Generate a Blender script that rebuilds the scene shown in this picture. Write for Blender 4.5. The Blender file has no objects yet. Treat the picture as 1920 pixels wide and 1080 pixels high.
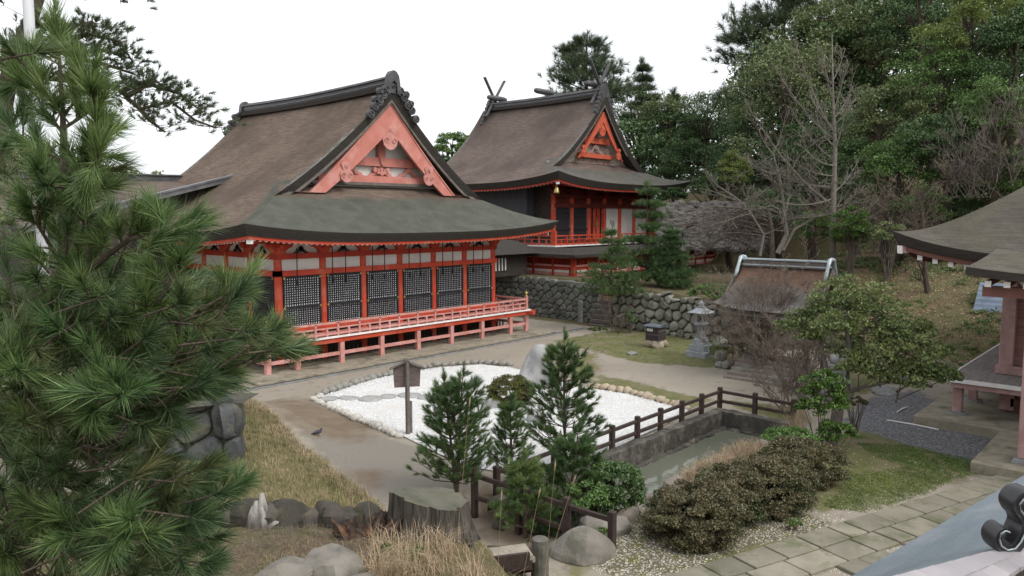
import bpy, bmesh, math, random
import numpy as np
from mathutils import Vector, Matrix
R = math.radians
scene = bpy.context.scene
col = scene.collection
# ------------------------------------------------------------------ camera, world, sun
HC = 6.4                       # camera height above the courtyard
YAW = R(47.6)                  # world x runs along the worship hall front, y runs back
PITCH = math.atan(136 / 1418.)
cd = bpy.data.cameras.new('camera'); cam = bpy.data.objects.new('camera', cd); col.objects.link(cam)
cd.sensor_width = 36; cd.lens = 1418 / 1920 * 36; cd.clip_end = 3000; cd.clip_start = 0.05
cam.location = (0, 0, HC); cam.rotation_euler = (math.pi / 2 - PITCH, 0, -YAW)
scene.camera = cam
world = bpy.data.worlds.new('World'); scene.world = world; world.use_nodes = True
wn = world.node_tree; wn.nodes.clear()
sky = wn.nodes.new('ShaderNodeTexSky'); sky.sky_type = 'NISHITA'; sky.sun_disc = False
SUN_EL, SUN_AZ = R(48), R(170)
sky.sun_elevation = SUN_EL; sky.sun_rotation = SUN_AZ; sky.dust_density = 4
hs = wn.nodes.new('ShaderNodeHueSaturation'); hs.inputs['Saturation'].default_value = .25
bg = wn.nodes.new('ShaderNodeBackground'); bg.inputs[1].default_value = .1
bg2 = wn.nodes.new('ShaderNodeBackground'); bg2.inputs[0].default_value = (.955, .975, 1, 1); bg2.inputs[1].default_value = .78
ad = wn.nodes.new('ShaderNodeAddShader'); wo = wn.nodes.new('ShaderNodeOutputWorld')
wn.links.new(sky.outputs[0], hs.inputs['Color']); wn.links.new(hs.outputs[0], bg.inputs[0])
wn.links.new(bg.outputs[0], ad.inputs[0]); wn.links.new(bg2.outputs[0], ad.inputs[1]); wn.links.new(ad.outputs[0], wo.inputs[0])
sd = bpy.data.lights.new('sun', 'SUN'); sun = bpy.data.objects.new('sun', sd); col.objects.link(sun)
sd.energy = 1.1; sd.angle = R(25); sd.color = (1, .96, .9)
_d = Vector((math.sin(SUN_AZ) * math.cos(SUN_EL), math.cos(SUN_AZ) * math.cos(SUN_EL), math.sin(SUN_EL)))
sun.rotation_euler = _d.to_track_quat('Z', 'Y').to_euler()
scene.render.resolution_x = 1024; scene.render.resolution_y = 576
scene.view_settings.view_transform = 'Standard'; scene.view_settings.look = 'None'
scene.view_settings.exposure = 0.12; scene.view_settings.gamma = 1
# ------------------------------------------------------------------ coordinates
cu = np.array([math.cos(YAW - math.pi/2 + math.pi/2), 0])
FW = np.array([math.sin(YAW), math.cos(YAW)]); RT = np.array([math.cos(YAW), -math.sin(YAW)])
def cw(X, Y): return X * RT + Y * FW                       # right / forward metres -> world xy
def wc(x, y): return x * RT[0] + y * RT[1], x * FW[0] + y * FW[1]
def ray(px, py):
    a, b = px - 960, -(py - 540); c, s = math.cos(PITCH), math.sin(PITCH)
    return a, 1418 * c + b * s, -1418 * s + b * c
def pg(px, py, z=0):                                       # where that sight line meets height z
    a, f, h = ray(px, py); t = (z - HC) / h; return cw(a * t, f * t)
def pd(px, py, Y):                                         # point at forward distance Y
    a, f, h = ray(px, py); t = Y / f; p = cw(a * t, Y); return np.array([p[0], p[1], HC + h * t])
# ------------------------------------------------------------------ materials
def mat(name, c1, c2=None, scale=4, rough=.8, bump=0, bscale=None, detail=5, stretch=(1, 1, 1), spec=.3, metal=0, c3=None, s3=.7, island=0, trans=0, lo=.35, hi=.65, bdist=.02):
    m = bpy.data.materials.new(name); m.use_nodes = True; n = m.node_tree; p = n.nodes['Principled BSDF']
    p.inputs['Roughness'].default_value = rough; p.inputs['Metallic'].default_value = metal
    p.inputs['Specular IOR Level'].default_value = spec
    c1 = tuple(c1) + (1,)
    if c2 is None: c2 = tuple(x * .8 for x in c1[:3])
    c2 = tuple(c2)[:3] + (1,)
    tc = n.nodes.new('ShaderNodeTexCoord'); mp = n.nodes.new('ShaderNodeMapping'); mp.inputs['Scale'].default_value = stretch
    n.links.new(tc.outputs['Object'], mp.inputs[0])
    nz = n.nodes.new('ShaderNodeTexNoise'); nz.inputs['Scale'].default_value = scale; nz.inputs['Detail'].default_value = detail
    n.links.new(mp.outputs[0], nz.inputs['Vector'])
    mr = n.nodes.new('ShaderNodeMapRange'); mr.inputs[1].default_value = lo; mr.inputs[2].default_value = hi
    n.links.new(nz.outputs[0], mr.inputs[0])
    mx = n.nodes.new('ShaderNodeMix'); mx.data_type = 'RGBA'; mx.inputs[6].default_value = c1; mx.inputs[7].default_value = c2
    n.links.new(mr.outputs[0], mx.inputs[0]); out = mx.outputs[2]
    if c3 is not None:
        nz3 = n.nodes.new('ShaderNodeTexNoise'); nz3.inputs['Scale'].default_value = s3; nz3.inputs['Detail'].default_value = 6; nz3.inputs['Roughness'].default_value = .65
        n.links.new(tc.outputs['Object'], nz3.inputs['Vector'])
        m3 = n.nodes.new('ShaderNodeMapRange'); m3.inputs[1].default_value = .5; m3.inputs[2].default_value = .66
        n.links.new(nz3.outputs[0], m3.inputs[0])
        mx3 = n.nodes.new('ShaderNodeMix'); mx3.data_type = 'RGBA'; mx3.inputs[7].default_value = tuple(c3) + (1,)
        n.links.new(m3.outputs[0], mx3.inputs[0]); n.links.new(out, mx3.inputs[6]); out = mx3.outputs[2]
    if island:
        g = n.nodes.new('ShaderNodeNewGeometry'); h2 = n.nodes.new('ShaderNodeHueSaturation')
        r1 = n.nodes.new('ShaderNodeMapRange'); r1.inputs[3].default_value = 1 - island; r1.inputs[4].default_value = 1 + island
        n.links.new(g.outputs['Random Per Island'], r1.inputs[0]); n.links.new(r1.outputs[0], h2.inputs['Value'])
        r2 = n.nodes.new('ShaderNodeMapRange'); r2.inputs[3].default_value = .5 + .035 * island; r2.inputs[4].default_value = .5 - .035 * island
        n.links.new(g.outputs['Random Per Island'], r2.inputs[0]); n.links.new(r2.outputs[0], h2.inputs['Hue'])
        n.links.new(out, h2.inputs['Color']); out = h2.outputs[0]
    n.links.new(out, p.inputs['Base Color'])
    if bump:
        nb = n.nodes.new('ShaderNodeTexNoise'); nb.inputs['Scale'].default_value = bscale or scale * 3; nb.inputs['Detail'].default_value = 6
        n.links.new(mp.outputs[0], nb.inputs['Vector']); b = n.nodes.new('ShaderNodeBump'); b.inputs['Strength'].default_value = bump; b.inputs['Distance'].default_value = bdist
        n.links.new(nb.outputs[0], b.inputs['Height']); n.links.new(b.outputs[0], p.inputs['Normal'])
    if trans:
        t = n.nodes.new('ShaderNodeBsdfTranslucent'); ms = n.nodes.new('ShaderNodeMixShader'); ms.inputs[0].default_value = trans
        n.links.new(out, t.inputs[0]); o = n.nodes['Material Output']
        n.links.new(p.outputs[0], ms.inputs[1]); n.links.new(t.outputs[0], ms.inputs[2]); n.links.new(ms.outputs[0], o.inputs[0])
    return m
M = {}
M['verm'] = mat('vermilion paint', (.52, .068, .030), (.40, .050, .026), 1.2, .6, .15, 30, c3=(.50, .12, .075), s3=.8)
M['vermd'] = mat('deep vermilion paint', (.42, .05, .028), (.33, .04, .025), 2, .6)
M['pink'] = mat('faded salmon paint', (.56, .27, .235), (.46, .20, .17), 2.5, .75, .25, 40, c3=(.60, .32, .29), s3=1.2)
M['gabl'] = mat('salmon gable paint', (.55, .215, .175), (.46, .165, .13), 1.5, .7, .2, 20, c3=(.58, .29, .25), s3=.9)
M['white'] = mat('white plaster', (.66, .65, .62), (.58, .57, .54), 2, .9)
M['whitep'] = mat('white paint', (.8, .79, .77), (.72, .7, .68), 3, .7)
M['latblk'] = mat('black lacquer lattice', (.018, .018, .022), (.03, .03, .034), 5, .45)
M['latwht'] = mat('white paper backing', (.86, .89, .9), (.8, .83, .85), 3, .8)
M['iron'] = mat('black iron', (.02, .02, .022), None, 5, .5, metal=.3)
M['brass'] = mat('aged brass', (.55, .42, .16), (.3, .24, .12), 8, .4, metal=.7)
M['drk'] = mat('near black brown timber', (.035, .028, .024), (.05, .04, .035), 4, .8)  # near black brown for boards, struts, planks and undersides
M['slate'] = mat('dark blue grey boards', (.045, .05, .06), (.065, .068, .078), 1, .7, .2, 3, stretch=(8, 8, .4))
M['ridge'] = mat('dark ridge tile', (.05, .05, .056), (.085, .083, .086), 3, .45, .2, 20, spec=.5)
M['ridgel'] = mat('weathered ridge cap metal', (.2, .2, .21), (.13, .13, .14), 2, .4, .1, 20, metal=.5)
M['eaveb'] = mat('cut bark eave edge', (.05, .043, .037), (.032, .028, .025), 3, .9, .5, 12, stretch=(1, 1, 10))
M['stone'] = mat('grey cut stone', (.26, .26, .26), (.18, .18, .175), 6, .85, .3, 40, c3=(.16, .17, .13), s3=2)
M['granite'] = mat('blue grey granite', (.30, .32, .34), (.23, .25, .27), 30, .8, .2, 90, c3=(.4, .41, .42), s3=3)
M['conc'] = mat('mossy concrete', (.32, .285, .22), (.235, .21, .16), 3, .9, .3, 30, c3=(.13, .12, .085), s3=1.3)
M['gutter'] = mat('dark wet gutter stone', (.06, .055, .045), (.035, .032, .028), 5, .8, .3, 20)
M['log'] = mat('dark brown stained wood', (.04, .026, .022), (.06, .042, .036), 6, .7, .4, 20, stretch=(1, 1, 1))
M['grwood'] = mat('weathered grey wood', (.17, .145, .13), (.11, .095, .085), 6, .85, .4, 20)
M['rock'] = mat('grey boulder stone', (.26, .245, .22), (.14, .135, .12), 3, .9, .9, 9, c3=(.12, .125, .085), s3=1.4, bdist=.04)
M['drock'] = mat('dark mossy wall stone', (.075, .066, .055), (.035, .032, .027), 3, .95, 1.0, 7, c3=(.13, .115, .06), s3=2.2, island=.35, bdist=.04)
M['peb'] = mat('white border pebble', (.52, .5, .45), (.36, .33, .28), 3, .8, .3, 20, island=.25)
M['tanst'] = mat('tan border stone', (.42, .34, .24), (.3, .26, .21), 4, .8, .3, 20, island=.25)
M['greyst'] = mat('grey border stone', (.27, .26, .235), (.19, .185, .165), 4, .85, .3, 20)
M['bark'] = mat('brown tree bark', (.10, .075, .055), (.055, .042, .033), 8, .9, .7, 30, stretch=(1, 1, .3))
M['gbark'] = mat('pale grey bark', (.215, .195, .165), (.14, .125, .105), 6, .9, .4, 20)
M['twig'] = mat('brown twigs', (.20, .155, .125), (.135, .11, .09), 4, .9)
M['dtwig'] = mat('grey brown twigs', (.17, .14, .12), (.11, .09, .08), 4, .9)
# ------------------------------------------------------------------ mesh helpers
def mesh_np(name, V, F, m=None, parent=None, smooth=False, mats=None, fm=None):
    V = np.asarray(V, np.float32); F = np.asarray(F, np.int32); k = F.shape[1]
    o = origin_of(parent); V = V - np.array(o, np.float32)
    me = bpy.data.meshes.new(name); me.vertices.add(len(V)); me.vertices.foreach_set('co', V.ravel())
    me.loops.add(F.size); me.loops.foreach_set('vertex_index', F.ravel())
    me.polygons.add(len(F)); me.polygons.foreach_set('loop_start', np.arange(0, F.size, k, dtype=np.int32))
    me.update(calc_edges=True)
    if smooth: me.polygons.foreach_set('use_smooth', np.ones(len(F), bool))
    for mm in (mats or [m]): me.materials.append(mm)
    if fm is not None: me.polygons.foreach_set('material_index', np.asarray(fm, np.int32))
    ob = bpy.data.objects.new(name, me); col.objects.link(ob)
    if parent: ob.parent = parent
    else: recenter(ob)
    return ob
def recenter(ob):
    n = len(ob.data.vertices); a = np.empty(n * 3, np.float32); ob.data.vertices.foreach_get('co', a); a = a.reshape(-1, 3)
    c = np.array([(a[:, 0].min() + a[:, 0].max()) / 2, (a[:, 1].min() + a[:, 1].max()) / 2, a[:, 2].min()], np.float32)
    ob.data.vertices.foreach_set('co', (a - c).ravel()); ob.data.update(); ob.location = [float(x) for x in c]
def origin_of(p):
    o = Vector((0, 0, 0))
    while p: o = o + p.location; p = p.parent
    return o
def tag(o, label=None, cat=None, group=None, kind=None):
    if label: o['label'] = label
    if cat: o['category'] = cat
    if group: o['group'] = group
    if kind: o['kind'] = kind
    return o
def thing(name, label, cat, loc, group=None):
    o = bpy.data.objects.new(name, None); col.objects.link(o); o.location = [float(a) for a in loc]; o.empty_display_size = .3
    return tag(o, label, cat, group)
class MB:
    def __init__(s): s.v = []; s.f = []; s.mi = []; s.m = 0
    def add(s, vs, fs):
        b = len(s.v); s.v += [tuple(float(c) for c in q) for q in vs]; s.f += [tuple(b + i for i in f) for f in fs]; s.mi += [s.m] * len(fs); return s
    def box(s, x0, x1, y0, y1, z0, z1):
        vs = [(x, y, z) for z in (z0, z1) for y in (y0, y1) for x in (x0, x1)]
        return s.add(vs, [(0, 2, 3, 1), (4, 5, 7, 6), (0, 1, 5, 4), (2, 6, 7, 3), (0, 4, 6, 2), (1, 3, 7, 5)])
    def beam(s, p, q, w, h, up=(0, 0, 1)):
        p, q = Vector(p), Vector(q); d = (q - p).normalized(); sd_ = d.cross(Vector(up))
        if sd_.length < 1e-4: sd_ = Vector((1, 0, 0))
        sd_.normalize(); u_ = sd_.cross(d); vs = []
        for a in (p, q):
            for sx, sz in ((-1, -1), (1, -1), (1, 1), (-1, 1)): vs.append(a + sd_ * sx * w / 2 + u_ * sz * h / 2)
        return s.add(vs, [(3, 2, 1, 0), (4, 5, 6, 7), (0, 1, 5, 4), (1, 2, 6, 5), (2, 3, 7, 6), (3, 0, 4, 7)])
    def tube(s, pts, rs, n=6, cap=True):
        pts = [Vector(p) for p in pts]; m = len(pts)
        if not hasattr(rs, '__len__'): rs = [rs] * m
        vs = []; ref = None
        for i, p in enumerate(pts):
            d = (pts[min(i + 1, m - 1)] - pts[max(i - 1, 0)]).normalized()
            if ref is None: ref = Vector((0, 0, 1)) if abs(d.z) < .9 else Vector((1, 0, 0))
            a = d.cross(ref)
            if a.length < 1e-5: a = d.cross(Vector((1, .3, 0)))
            a.normalize(); b = d.cross(a); ref = -b if False else ref
            for k in range(n):
                t = 2 * math.pi * k / n; vs.append(p + (a * math.cos(t) + b * math.sin(t)) * rs[i])
        fs = [(i * n + k, i * n + (k + 1) % n, (i + 1) * n + (k + 1) % n, (i + 1) * n + k) for i in range(m - 1) for k in range(n)]
        if cap: fs += [tuple(range(n))[::-1], tuple((m - 1) * n + k for k in range(n))]
        return s.add(vs, fs)
    def lathe(s, c, prof, n=16, ang=0, sq=False):
        vs = []
        for r, z in prof:
            for k in range(n):
                t = 2 * math.pi * k / n + ang; vs.append((c[0] + r * math.cos(t), c[1] + r * math.sin(t), c[2] + z))
        m = len(prof); fs = [(i * n + k, i * n + (k + 1) % n, (i + 1) * n + (k + 1) % n, (i + 1) * n + k) for i in range(m - 1) for k in range(n)]
        fs += [tuple(range(n))[::-1], tuple((m - 1) * n + k for k in range(n))]
        return s.add(vs, fs)
    def prism(s, poly, f):            # poly: list of (a,b); f(a,b,t)->xyz for t=0,1
        n = len(poly); vs = [f(a, b, 0) for a, b in poly] + [f(a, b, 1) for a, b in poly]
        return s.add(vs, [tuple(range(n))[::-1], tuple(range(n, 2 * n))] + [(i, (i + 1) % n, n + (i + 1) % n, n + i) for i in range(n)])
    def grid(s, fn, nu, nv, flip=False):
        vs = [fn(i / nu, j / nv) for i in range(nu + 1) for j in range(nv + 1)]
        fs = []
        for i in range(nu):
            for j in range(nv):
                q = (i * (nv + 1) + j, (i + 1) * (nv + 1) + j, (i + 1) * (nv + 1) + j + 1, i * (nv + 1) + j + 1)
                fs.append(q[::-1] if flip else q)
        return s.add(vs, fs)
    def build(s, name, m, parent=None, smooth=False, bevel=0, local=False):
        me = bpy.data.meshes.new(name); o = Vector((0, 0, 0)) if local else origin_of(parent)
        me.from_pydata([(x - o[0], y - o[1], z - o[2]) for x, y, z in s.v], [], s.f)
        for mm in (m if isinstance(m, list) else [m]): me.materials.append(mm)
        if isinstance(m, list): me.polygons.foreach_set('material_index', s.mi)
        bm = bmesh.new(); bm.from_mesh(me); bmesh.ops.recalc_face_normals(bm, faces=bm.faces)
        if bevel: bmesh.ops.bevel(bm, geom=[e for e in bm.edges], offset=bevel, segments=1, affect='EDGES', clamp_overlap=True)
        bm.to_mesh(me); bm.free()
        if smooth: me.polygons.foreach_set('use_smooth', [True] * len(me.polygons))
        me.update(); ob = bpy.data.objects.new(name, me); col.objects.link(ob)
        if parent: ob.parent = parent
        elif not local: recenter(ob)
        return ob
def smooth_by_angle(ob, deg=40):
    ob.data.polygons.foreach_set('use_smooth', [True] * len(ob.data.polygons)); 
    try: ob.data.set_sharp_from_angle(angle=R(deg))
    except Exception: pass
def sstep(a, b, x):
    t = np.clip((x - a) / (b - a), 0, 1); return t * t * (3 - 2 * t)
def copy_tree(o, parent=None):
    c = o.copy(); col.objects.link(c); c.parent = parent
    for ch in list(o.children): copy_tree(ch, c)
    return c
# ------------------------------------------------------------------ terrain
def vnoise(x, y, seed=0):
    x = np.asarray(x, float); y = np.asarray(y, float)
    def h(i, j):
        n = (i * 374761393 + j * 668265263 + seed * 982451653) & 0x7fffffff
        n = ((n ^ (n >> 13)) * 1274126177) & 0x7fffffff
        return (n ^ (n >> 16)) / 0x7fffffff % 1.0
    xi = np.floor(x).astype(np.int64); yi = np.floor(y).astype(np.int64); fx = x - xi; fy = y - yi
    fx = fx * fx * (3 - 2 * fx); fy = fy * fy * (3 - 2 * fy)
    return (h(xi, yi) * (1 - fx) + h(xi + 1, yi) * fx) * (1 - fy) + (h(xi, yi + 1) * (1 - fx) + h(xi + 1, yi + 1) * fx) * fy
def fbm(x, y, seed=0, o=4): return sum(vnoise(x * 2 ** k, y * 2 ** k, seed + k) / 2 ** k for k in range(o)) / (2 - 2 ** (1 - o))
WALLX = [(60, 36.6), (34, 36.6), (31, 36.5), (25, 36.2), (20.5, 35.4), (16.5, 34.8), (13, 35.2)]   # (v, u) foot of the terrace wall
def wall_u(v): a = np.array(WALLX)[::-1]; return np.interp(v, a[:, 0], a[:, 1])
POND = (12.0, 22.5, 9.05, 11.15)
def height(u, v):
    u = np.asarray(u, float); v = np.asarray(v, float)
    X, Y = wc(u, v)
    hz = np.interp(Y, [0, 3, 5, 7, 9, 11, 11.8, 13, 14, 15.5], [4.8, 4.5, 3.3, 2.45, 1.95, 1.75, 1.35, .5, .12, 0])
    side = 1 - sstep(-.9, .75, X - np.clip((9 - Y) * .9, 0, 3))
    fore = hz * np.where(Y < 3.5, 1, side)
    fore = np.where(Y < -6, 4.8, fore)
    bank = .55 * sstep(-3.2, -6.6, X + (Y - 17) * .28) * sstep(13, 17, Y) * (1 - sstep(22.5, 26.5, Y))
    # hill on the right behind everything
    a = np.clip(u - 34.2, 0, None) * .34 * (1 - sstep(11, 17, v))
    step = u - (wall_u(v) + .35)
    terr = (2.15 + .35 * sstep(20, 31, v)) * (step > 0) * sstep(10.5, 14, v) 
    far = sstep(56.5, 60.5, u + (v - 32) * .12) * 4.8 * sstep(10, 18, v) * (1 - sstep(36, 50, v))
    inner = np.clip(u - 37, 0, 18) * .11 * sstep(11, 15, v) * (1 - sstep(17, 23, v))
    hill = np.clip(u - 60, 0, 60) * .26 * (1 - sstep(32, 55, v))
    back = 0
    h = np.maximum(fore, bank) + np.maximum(a, terr + inner + far) * (u > 33.5) + hill + back
    h = h + (fbm(u * .35, v * .35, 3) - .5) * .5 * sstep(37, 42, u) + (fbm(u * 1.3, v * 1.3, 5) - .5) * .12 * (np.maximum(fore, a) > .05)
    p = (u > POND[0]) & (u < POND[1]) & (v > POND[2]) & (v < POND[3])
    h = np.where((u > 9.9) & (u <= POND[0]) & (v > 8.9) & (v < 11.9) & (fore < .6), np.minimum(h, -.38), h)
    h = np.where(p, -1.3, h)
    return h
def hz(u, v): return float(height(u, v))
def axis(lo, hi, extra, fine):
    s = set()
    x = lo
    while x < hi:
        s.add(round(x, 3)); x += .28 if fine[0] < x < fine[1] else (.7 if -15 < x < 75 else 4)
    for e in extra: s.add(e)
    x = lo; k = 4
    while x > -900: x -= k; k *= 1.5; s.add(round(x, 2))
    x = hi; k = 4
    while x < 900: x += k; k *= 1.5; s.add(round(x, 2))
    return np.array(sorted(s))
us = axis(-30, 110, [POND[0] - .01, POND[0] + .01, POND[1] - .01, POND[1] + .01], (4, 39))
vs = axis(-40, 110, [POND[2] - .01, POND[2] + .01, POND[3] - .01, POND[3] + .01], (0, 34))
UU, VV = np.meshgrid(us, vs, indexing='ij')
ZZ = height(UU, VV)
XX, YY = wc(UU, VV)
nu_, nv_ = UU.shape
idx = np.arange(nu_ * nv_).reshape(nu_, nv_)
F = np.stack([idx[:-1, :-1], idx[1:, :-1], idx[1:, 1:], idx[:-1, 1:]], -1).reshape(-1, 4)
# ground cover weights (what grows or lies there), stored per vertex
def poly_px(pts, z=0): return [tuple(pg(x, y, z)) for x, y in pts]
def in_poly(u, v, poly):
    r = np.zeros(u.shape, bool); n = len(poly)
    for i in range(n):
        x1, y1 = poly[i]; x2, y2 = poly[(i + 1) % n]
        c = ((y1 > v) != (y2 > v)) & (u < (x2 - x1) * (v - y1) / (y2 - y1 + 1e-12) + x1); r ^= c
    return r
def soft(poly, jit=.35):
    k = 0
    for a, b in ((0, 0), (jit, 0), (-jit, 0), (0, jit), (0, -jit)): k = k + in_poly(UU + a, VV + b, poly)
    return k / 5
moss_polys = [poly_px(p) for p in [
    [(1060, 690), (1110, 655), (1130, 690), (1090, 712)],
    [(1120, 735), (1110, 700), (1180, 712), (1290, 742), (1500, 765), (1500, 800), (1380, 765), (1350, 745), (1285, 775), (1230, 745)],
    [(1030, 640), (1160, 615), (1330, 640), (1420, 660), (1330, 690), (1190, 680), (1100, 655)],
    [(1480, 830), (1640, 800), (1760, 840), (1890, 875), (1800, 905), (1560, 960), (1480, 960), (1500, 890)],
    [(1280, 1080), (1300, 1010), (1480, 985), (1500, 1010), (1400, 1075)],
    [(1560, 690), (1640, 660), (1740, 680), (1640, 735), (1590, 745)],
    [(1040, 1000), (1100, 980), (1140, 1010), (1100, 1080), (1040, 1080)]]]
moss = np.clip(sum(soft(p) for p in moss_polys), 0, 1)
grass = np.clip(soft(poly_px([(430, 740), (460, 760), (560, 850), (660, 905), (740, 965), (700, 1000), (430, 1000), (300, 900)])) + sstep(.1, .5, height(UU, VV)) * (XX < 2) * (YY < 16), 0, 1)
leaf = np.clip(sstep(34.3, 36, UU) + (XX < .5) * (XX > -5) * sstep(7.5, 8.2, YY) * (1 - sstep(11.0, 11.6, YY)), 0, 1)
gravel = np.clip(soft(poly_px([(1570, 790), (1640, 745), (1720, 730), (1790, 775), (1860, 850), (1920, 880), (1920, 900), (1800, 850), (1700, 830), (1620, 800)])) + soft(poly_px([(1590, 800), (1700, 830), (1820, 870), (1900, 880), (1900, 840), (1700, 760), (1640, 750)])), 0, 1)
shell = np.clip(soft(poly_px([(1130, 1080), (1080, 1030), (1130, 990), (1200, 960), (1290, 1000), (1500, 960), (1580, 985), (1330, 1045), (1290, 1080)]), .2) , 0, 1)
wet = np.clip(soft(poly_px([(480, 760), (560, 740), (720, 790), (700, 830), (560, 830), (500, 790)]), .6) + soft(poly_px([(640, 880), (720, 880), (720, 930), (680, 920)]), .3) + soft(poly_px([(880, 900), (1000, 930), (1060, 1010), (1000, 1030), (880, 980)]), .3), 0, 1)
damp = np.clip(soft(poly_px([(600, 800), (760, 830), (900, 880), (880, 960), (740, 960), (600, 860), (560, 820)]), .5), 0, 1)
gm = bpy.data.materials.new('ground cover'); gm.use_nodes = True; n = gm.node_tree; P_ = n.nodes['Principled BSDF']; P_.inputs['Roughness'].default_value = .95; P_.inputs['Specular IOR Level'].default_value = .15
tc = n.nodes.new('ShaderNodeTexCoord')
def nz(scale, det=6, ro=.6):
    t = n.nodes.new('ShaderNodeTexNoise'); t.inputs['Scale'].default_value = scale; t.inputs['Detail'].default_value = det; t.inputs['Roughness'].default_value = ro
    n.links.new(tc.outputs['Object'], t.inputs['Vector']); return t.outputs[0]
def ramp(sock, a, b):
    r = n.nodes.new('ShaderNodeMapRange'); r.inputs[1].default_value = a; r.inputs[2].default_value = b; n.links.new(sock, r.inputs[0]); return r.outputs[0]
def mixc(fac, a, b):
    m = n.nodes.new('ShaderNodeMix'); m.data_type = 'RGBA'
    if isinstance(fac, float): m.inputs[0].default_value = fac
    else: n.links.new(fac, m.inputs[0])
    for s, x in ((6, a), (7, b)):
        if isinstance(x, tuple): m.inputs[s].default_value = x + (1,)
        else: n.links.new(x, m.inputs[s])
    return m.outputs[2]
def math_(op, a, b):
    m = n.nodes.new('ShaderNodeMath'); m.operation = op
    for i, x in enumerate((a, b)):
        if isinstance(x, (int, float)): m.inputs[i].default_value = x
        else: n.links.new(x, m.inputs[i])
    return m.outputs[0]
def vor(scale):
    t = n.nodes.new('ShaderNodeTexVoronoi'); t.inputs['Scale'].default_value = scale; n.links.new(tc.outputs['Object'], t.inputs['Vector']); return t
def layer(base, attr, colr, thr=.5, ns=2.5, sharp=.12, w=1.0):
    at = n.nodes.new('ShaderNodeAttribute'); at.attribute_name = attr
    s = math_('ADD', at.outputs['Fac'], math_('MULTIPLY', math_('SUBTRACT', nz(ns, 8, .7), .5), 1.6 * w))
    return mixc(ramp(s, thr - sharp, thr + sharp), base, colr)
dirt = mixc(ramp(nz(.5), .35, .7), (.30, .265, .215), (.225, .195, .155))
dirt = mixc(ramp(nz(60, 3), .35, .7), dirt, (.33, .30, .25))
dirt = mixc(ramp(nz(3.5), .58, .75), dirt, (.17, .145, .11))
gr2 = mixc(ramp(vor(26).outputs['Distance'], .1, .5), (.20, .185, .165), (.10, .09, .08))
c = layer(dirt, 'damp', mixc(ramp(nz(40, 4), .4, .6), (.175, .155, .13), (.25, .23, .2)), .45, 1.5, .25)
c = layer(c, 'wet', mixc(ramp(nz(2), .3, .7), (.20, .155, .115), (.15, .115, .08)), .62, 1.2, .4)
mossc = mixc(ramp(nz(2.2), .3, .65), (.085, .11, .03), (.17, .16, .075)); mossc = mixc(ramp(nz(1.0, 8, .7), .5, .62), mossc, (.20, .17, .115))
mossc = mixc(ramp(nz(14), .5, .7), mossc, (.17, .15, .10))
c = layer(c, 'moss', mossc, .55, 2.2, .18)
grassc = mixc(ramp(nz(3), .35, .65), (.24, .19, .11), (.10, .11, .04)); grassc = mixc(ramp(nz(20), .45, .7), grassc, (.13, .095, .065))
c = layer(c, 'grass', grassc, .5, 3, .2)
leafc = mixc(ramp(nz(1.1), .35, .6), (.16, .105, .07), (.10, .095, .04)); leafc = mixc(ramp(nz(.6, 7, .7), .46, .6), leafc, (.085, .105, .04)); leafc = mixc(ramp(nz(9), .45, .65), leafc, (.19, .135, .095)); leafc = mixc(ramp(nz(25), .5, .6), leafc, (.07, .065, .035))
c = layer(c, 'leaf', leafc, .5, 1.5, .2)
vg_ = vor(22); gcol = mixc(ramp(vg_.outputs['Color'], .3, .9), (.09, .09, .095), (.24, .24, .25)) ; gcol = mixc(ramp(nz(50, 2), .62, .7), gcol, (.5, .5, .5))
c = layer(c, 'gravel', gcol, .5, 2, .2)
vs_ = vor(18); scol = mixc(ramp(vs_.outputs['Distance'], .15, .5), (.46, .42, .35), (.11, .10, .07)); scol = mixc(ramp(nz(3), .5, .62), scol, (.12, .12, .045))
c = layer(c, 'shell', scol, .5, 3, .2)
n.links.new(c, P_.inputs['Base Color'])
b1 = n.nodes.new('ShaderNodeBump'); b1.inputs['Strength'].default_value = .6; b1.inputs['Distance'].default_value = .03
hsum = math_('ADD', math_('MULTIPLY', nz(6, 8, .7), 1.0), math_('MULTIPLY', nz(35, 4), .35)); n.links.new(hsum, b1.inputs['Height']); n.links.new(b1.outputs[0], P_.inputs['Normal'])
gob = mesh_np('ground', np.stack([UU.ravel(), VV.ravel(), ZZ.ravel()], 1), F, gm, smooth=True)
tag(gob, kind='structure')
for nm, a in (('moss', moss), ('grass', grass), ('leaf', leaf), ('gravel', gravel), ('shell', shell), ('wet', wet), ('damp', damp)):
    at = gob.data.attributes.new(nm, 'FLOAT', 'POINT'); at.data.foreach_set('value', a.ravel().astype(np.float32))
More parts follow.
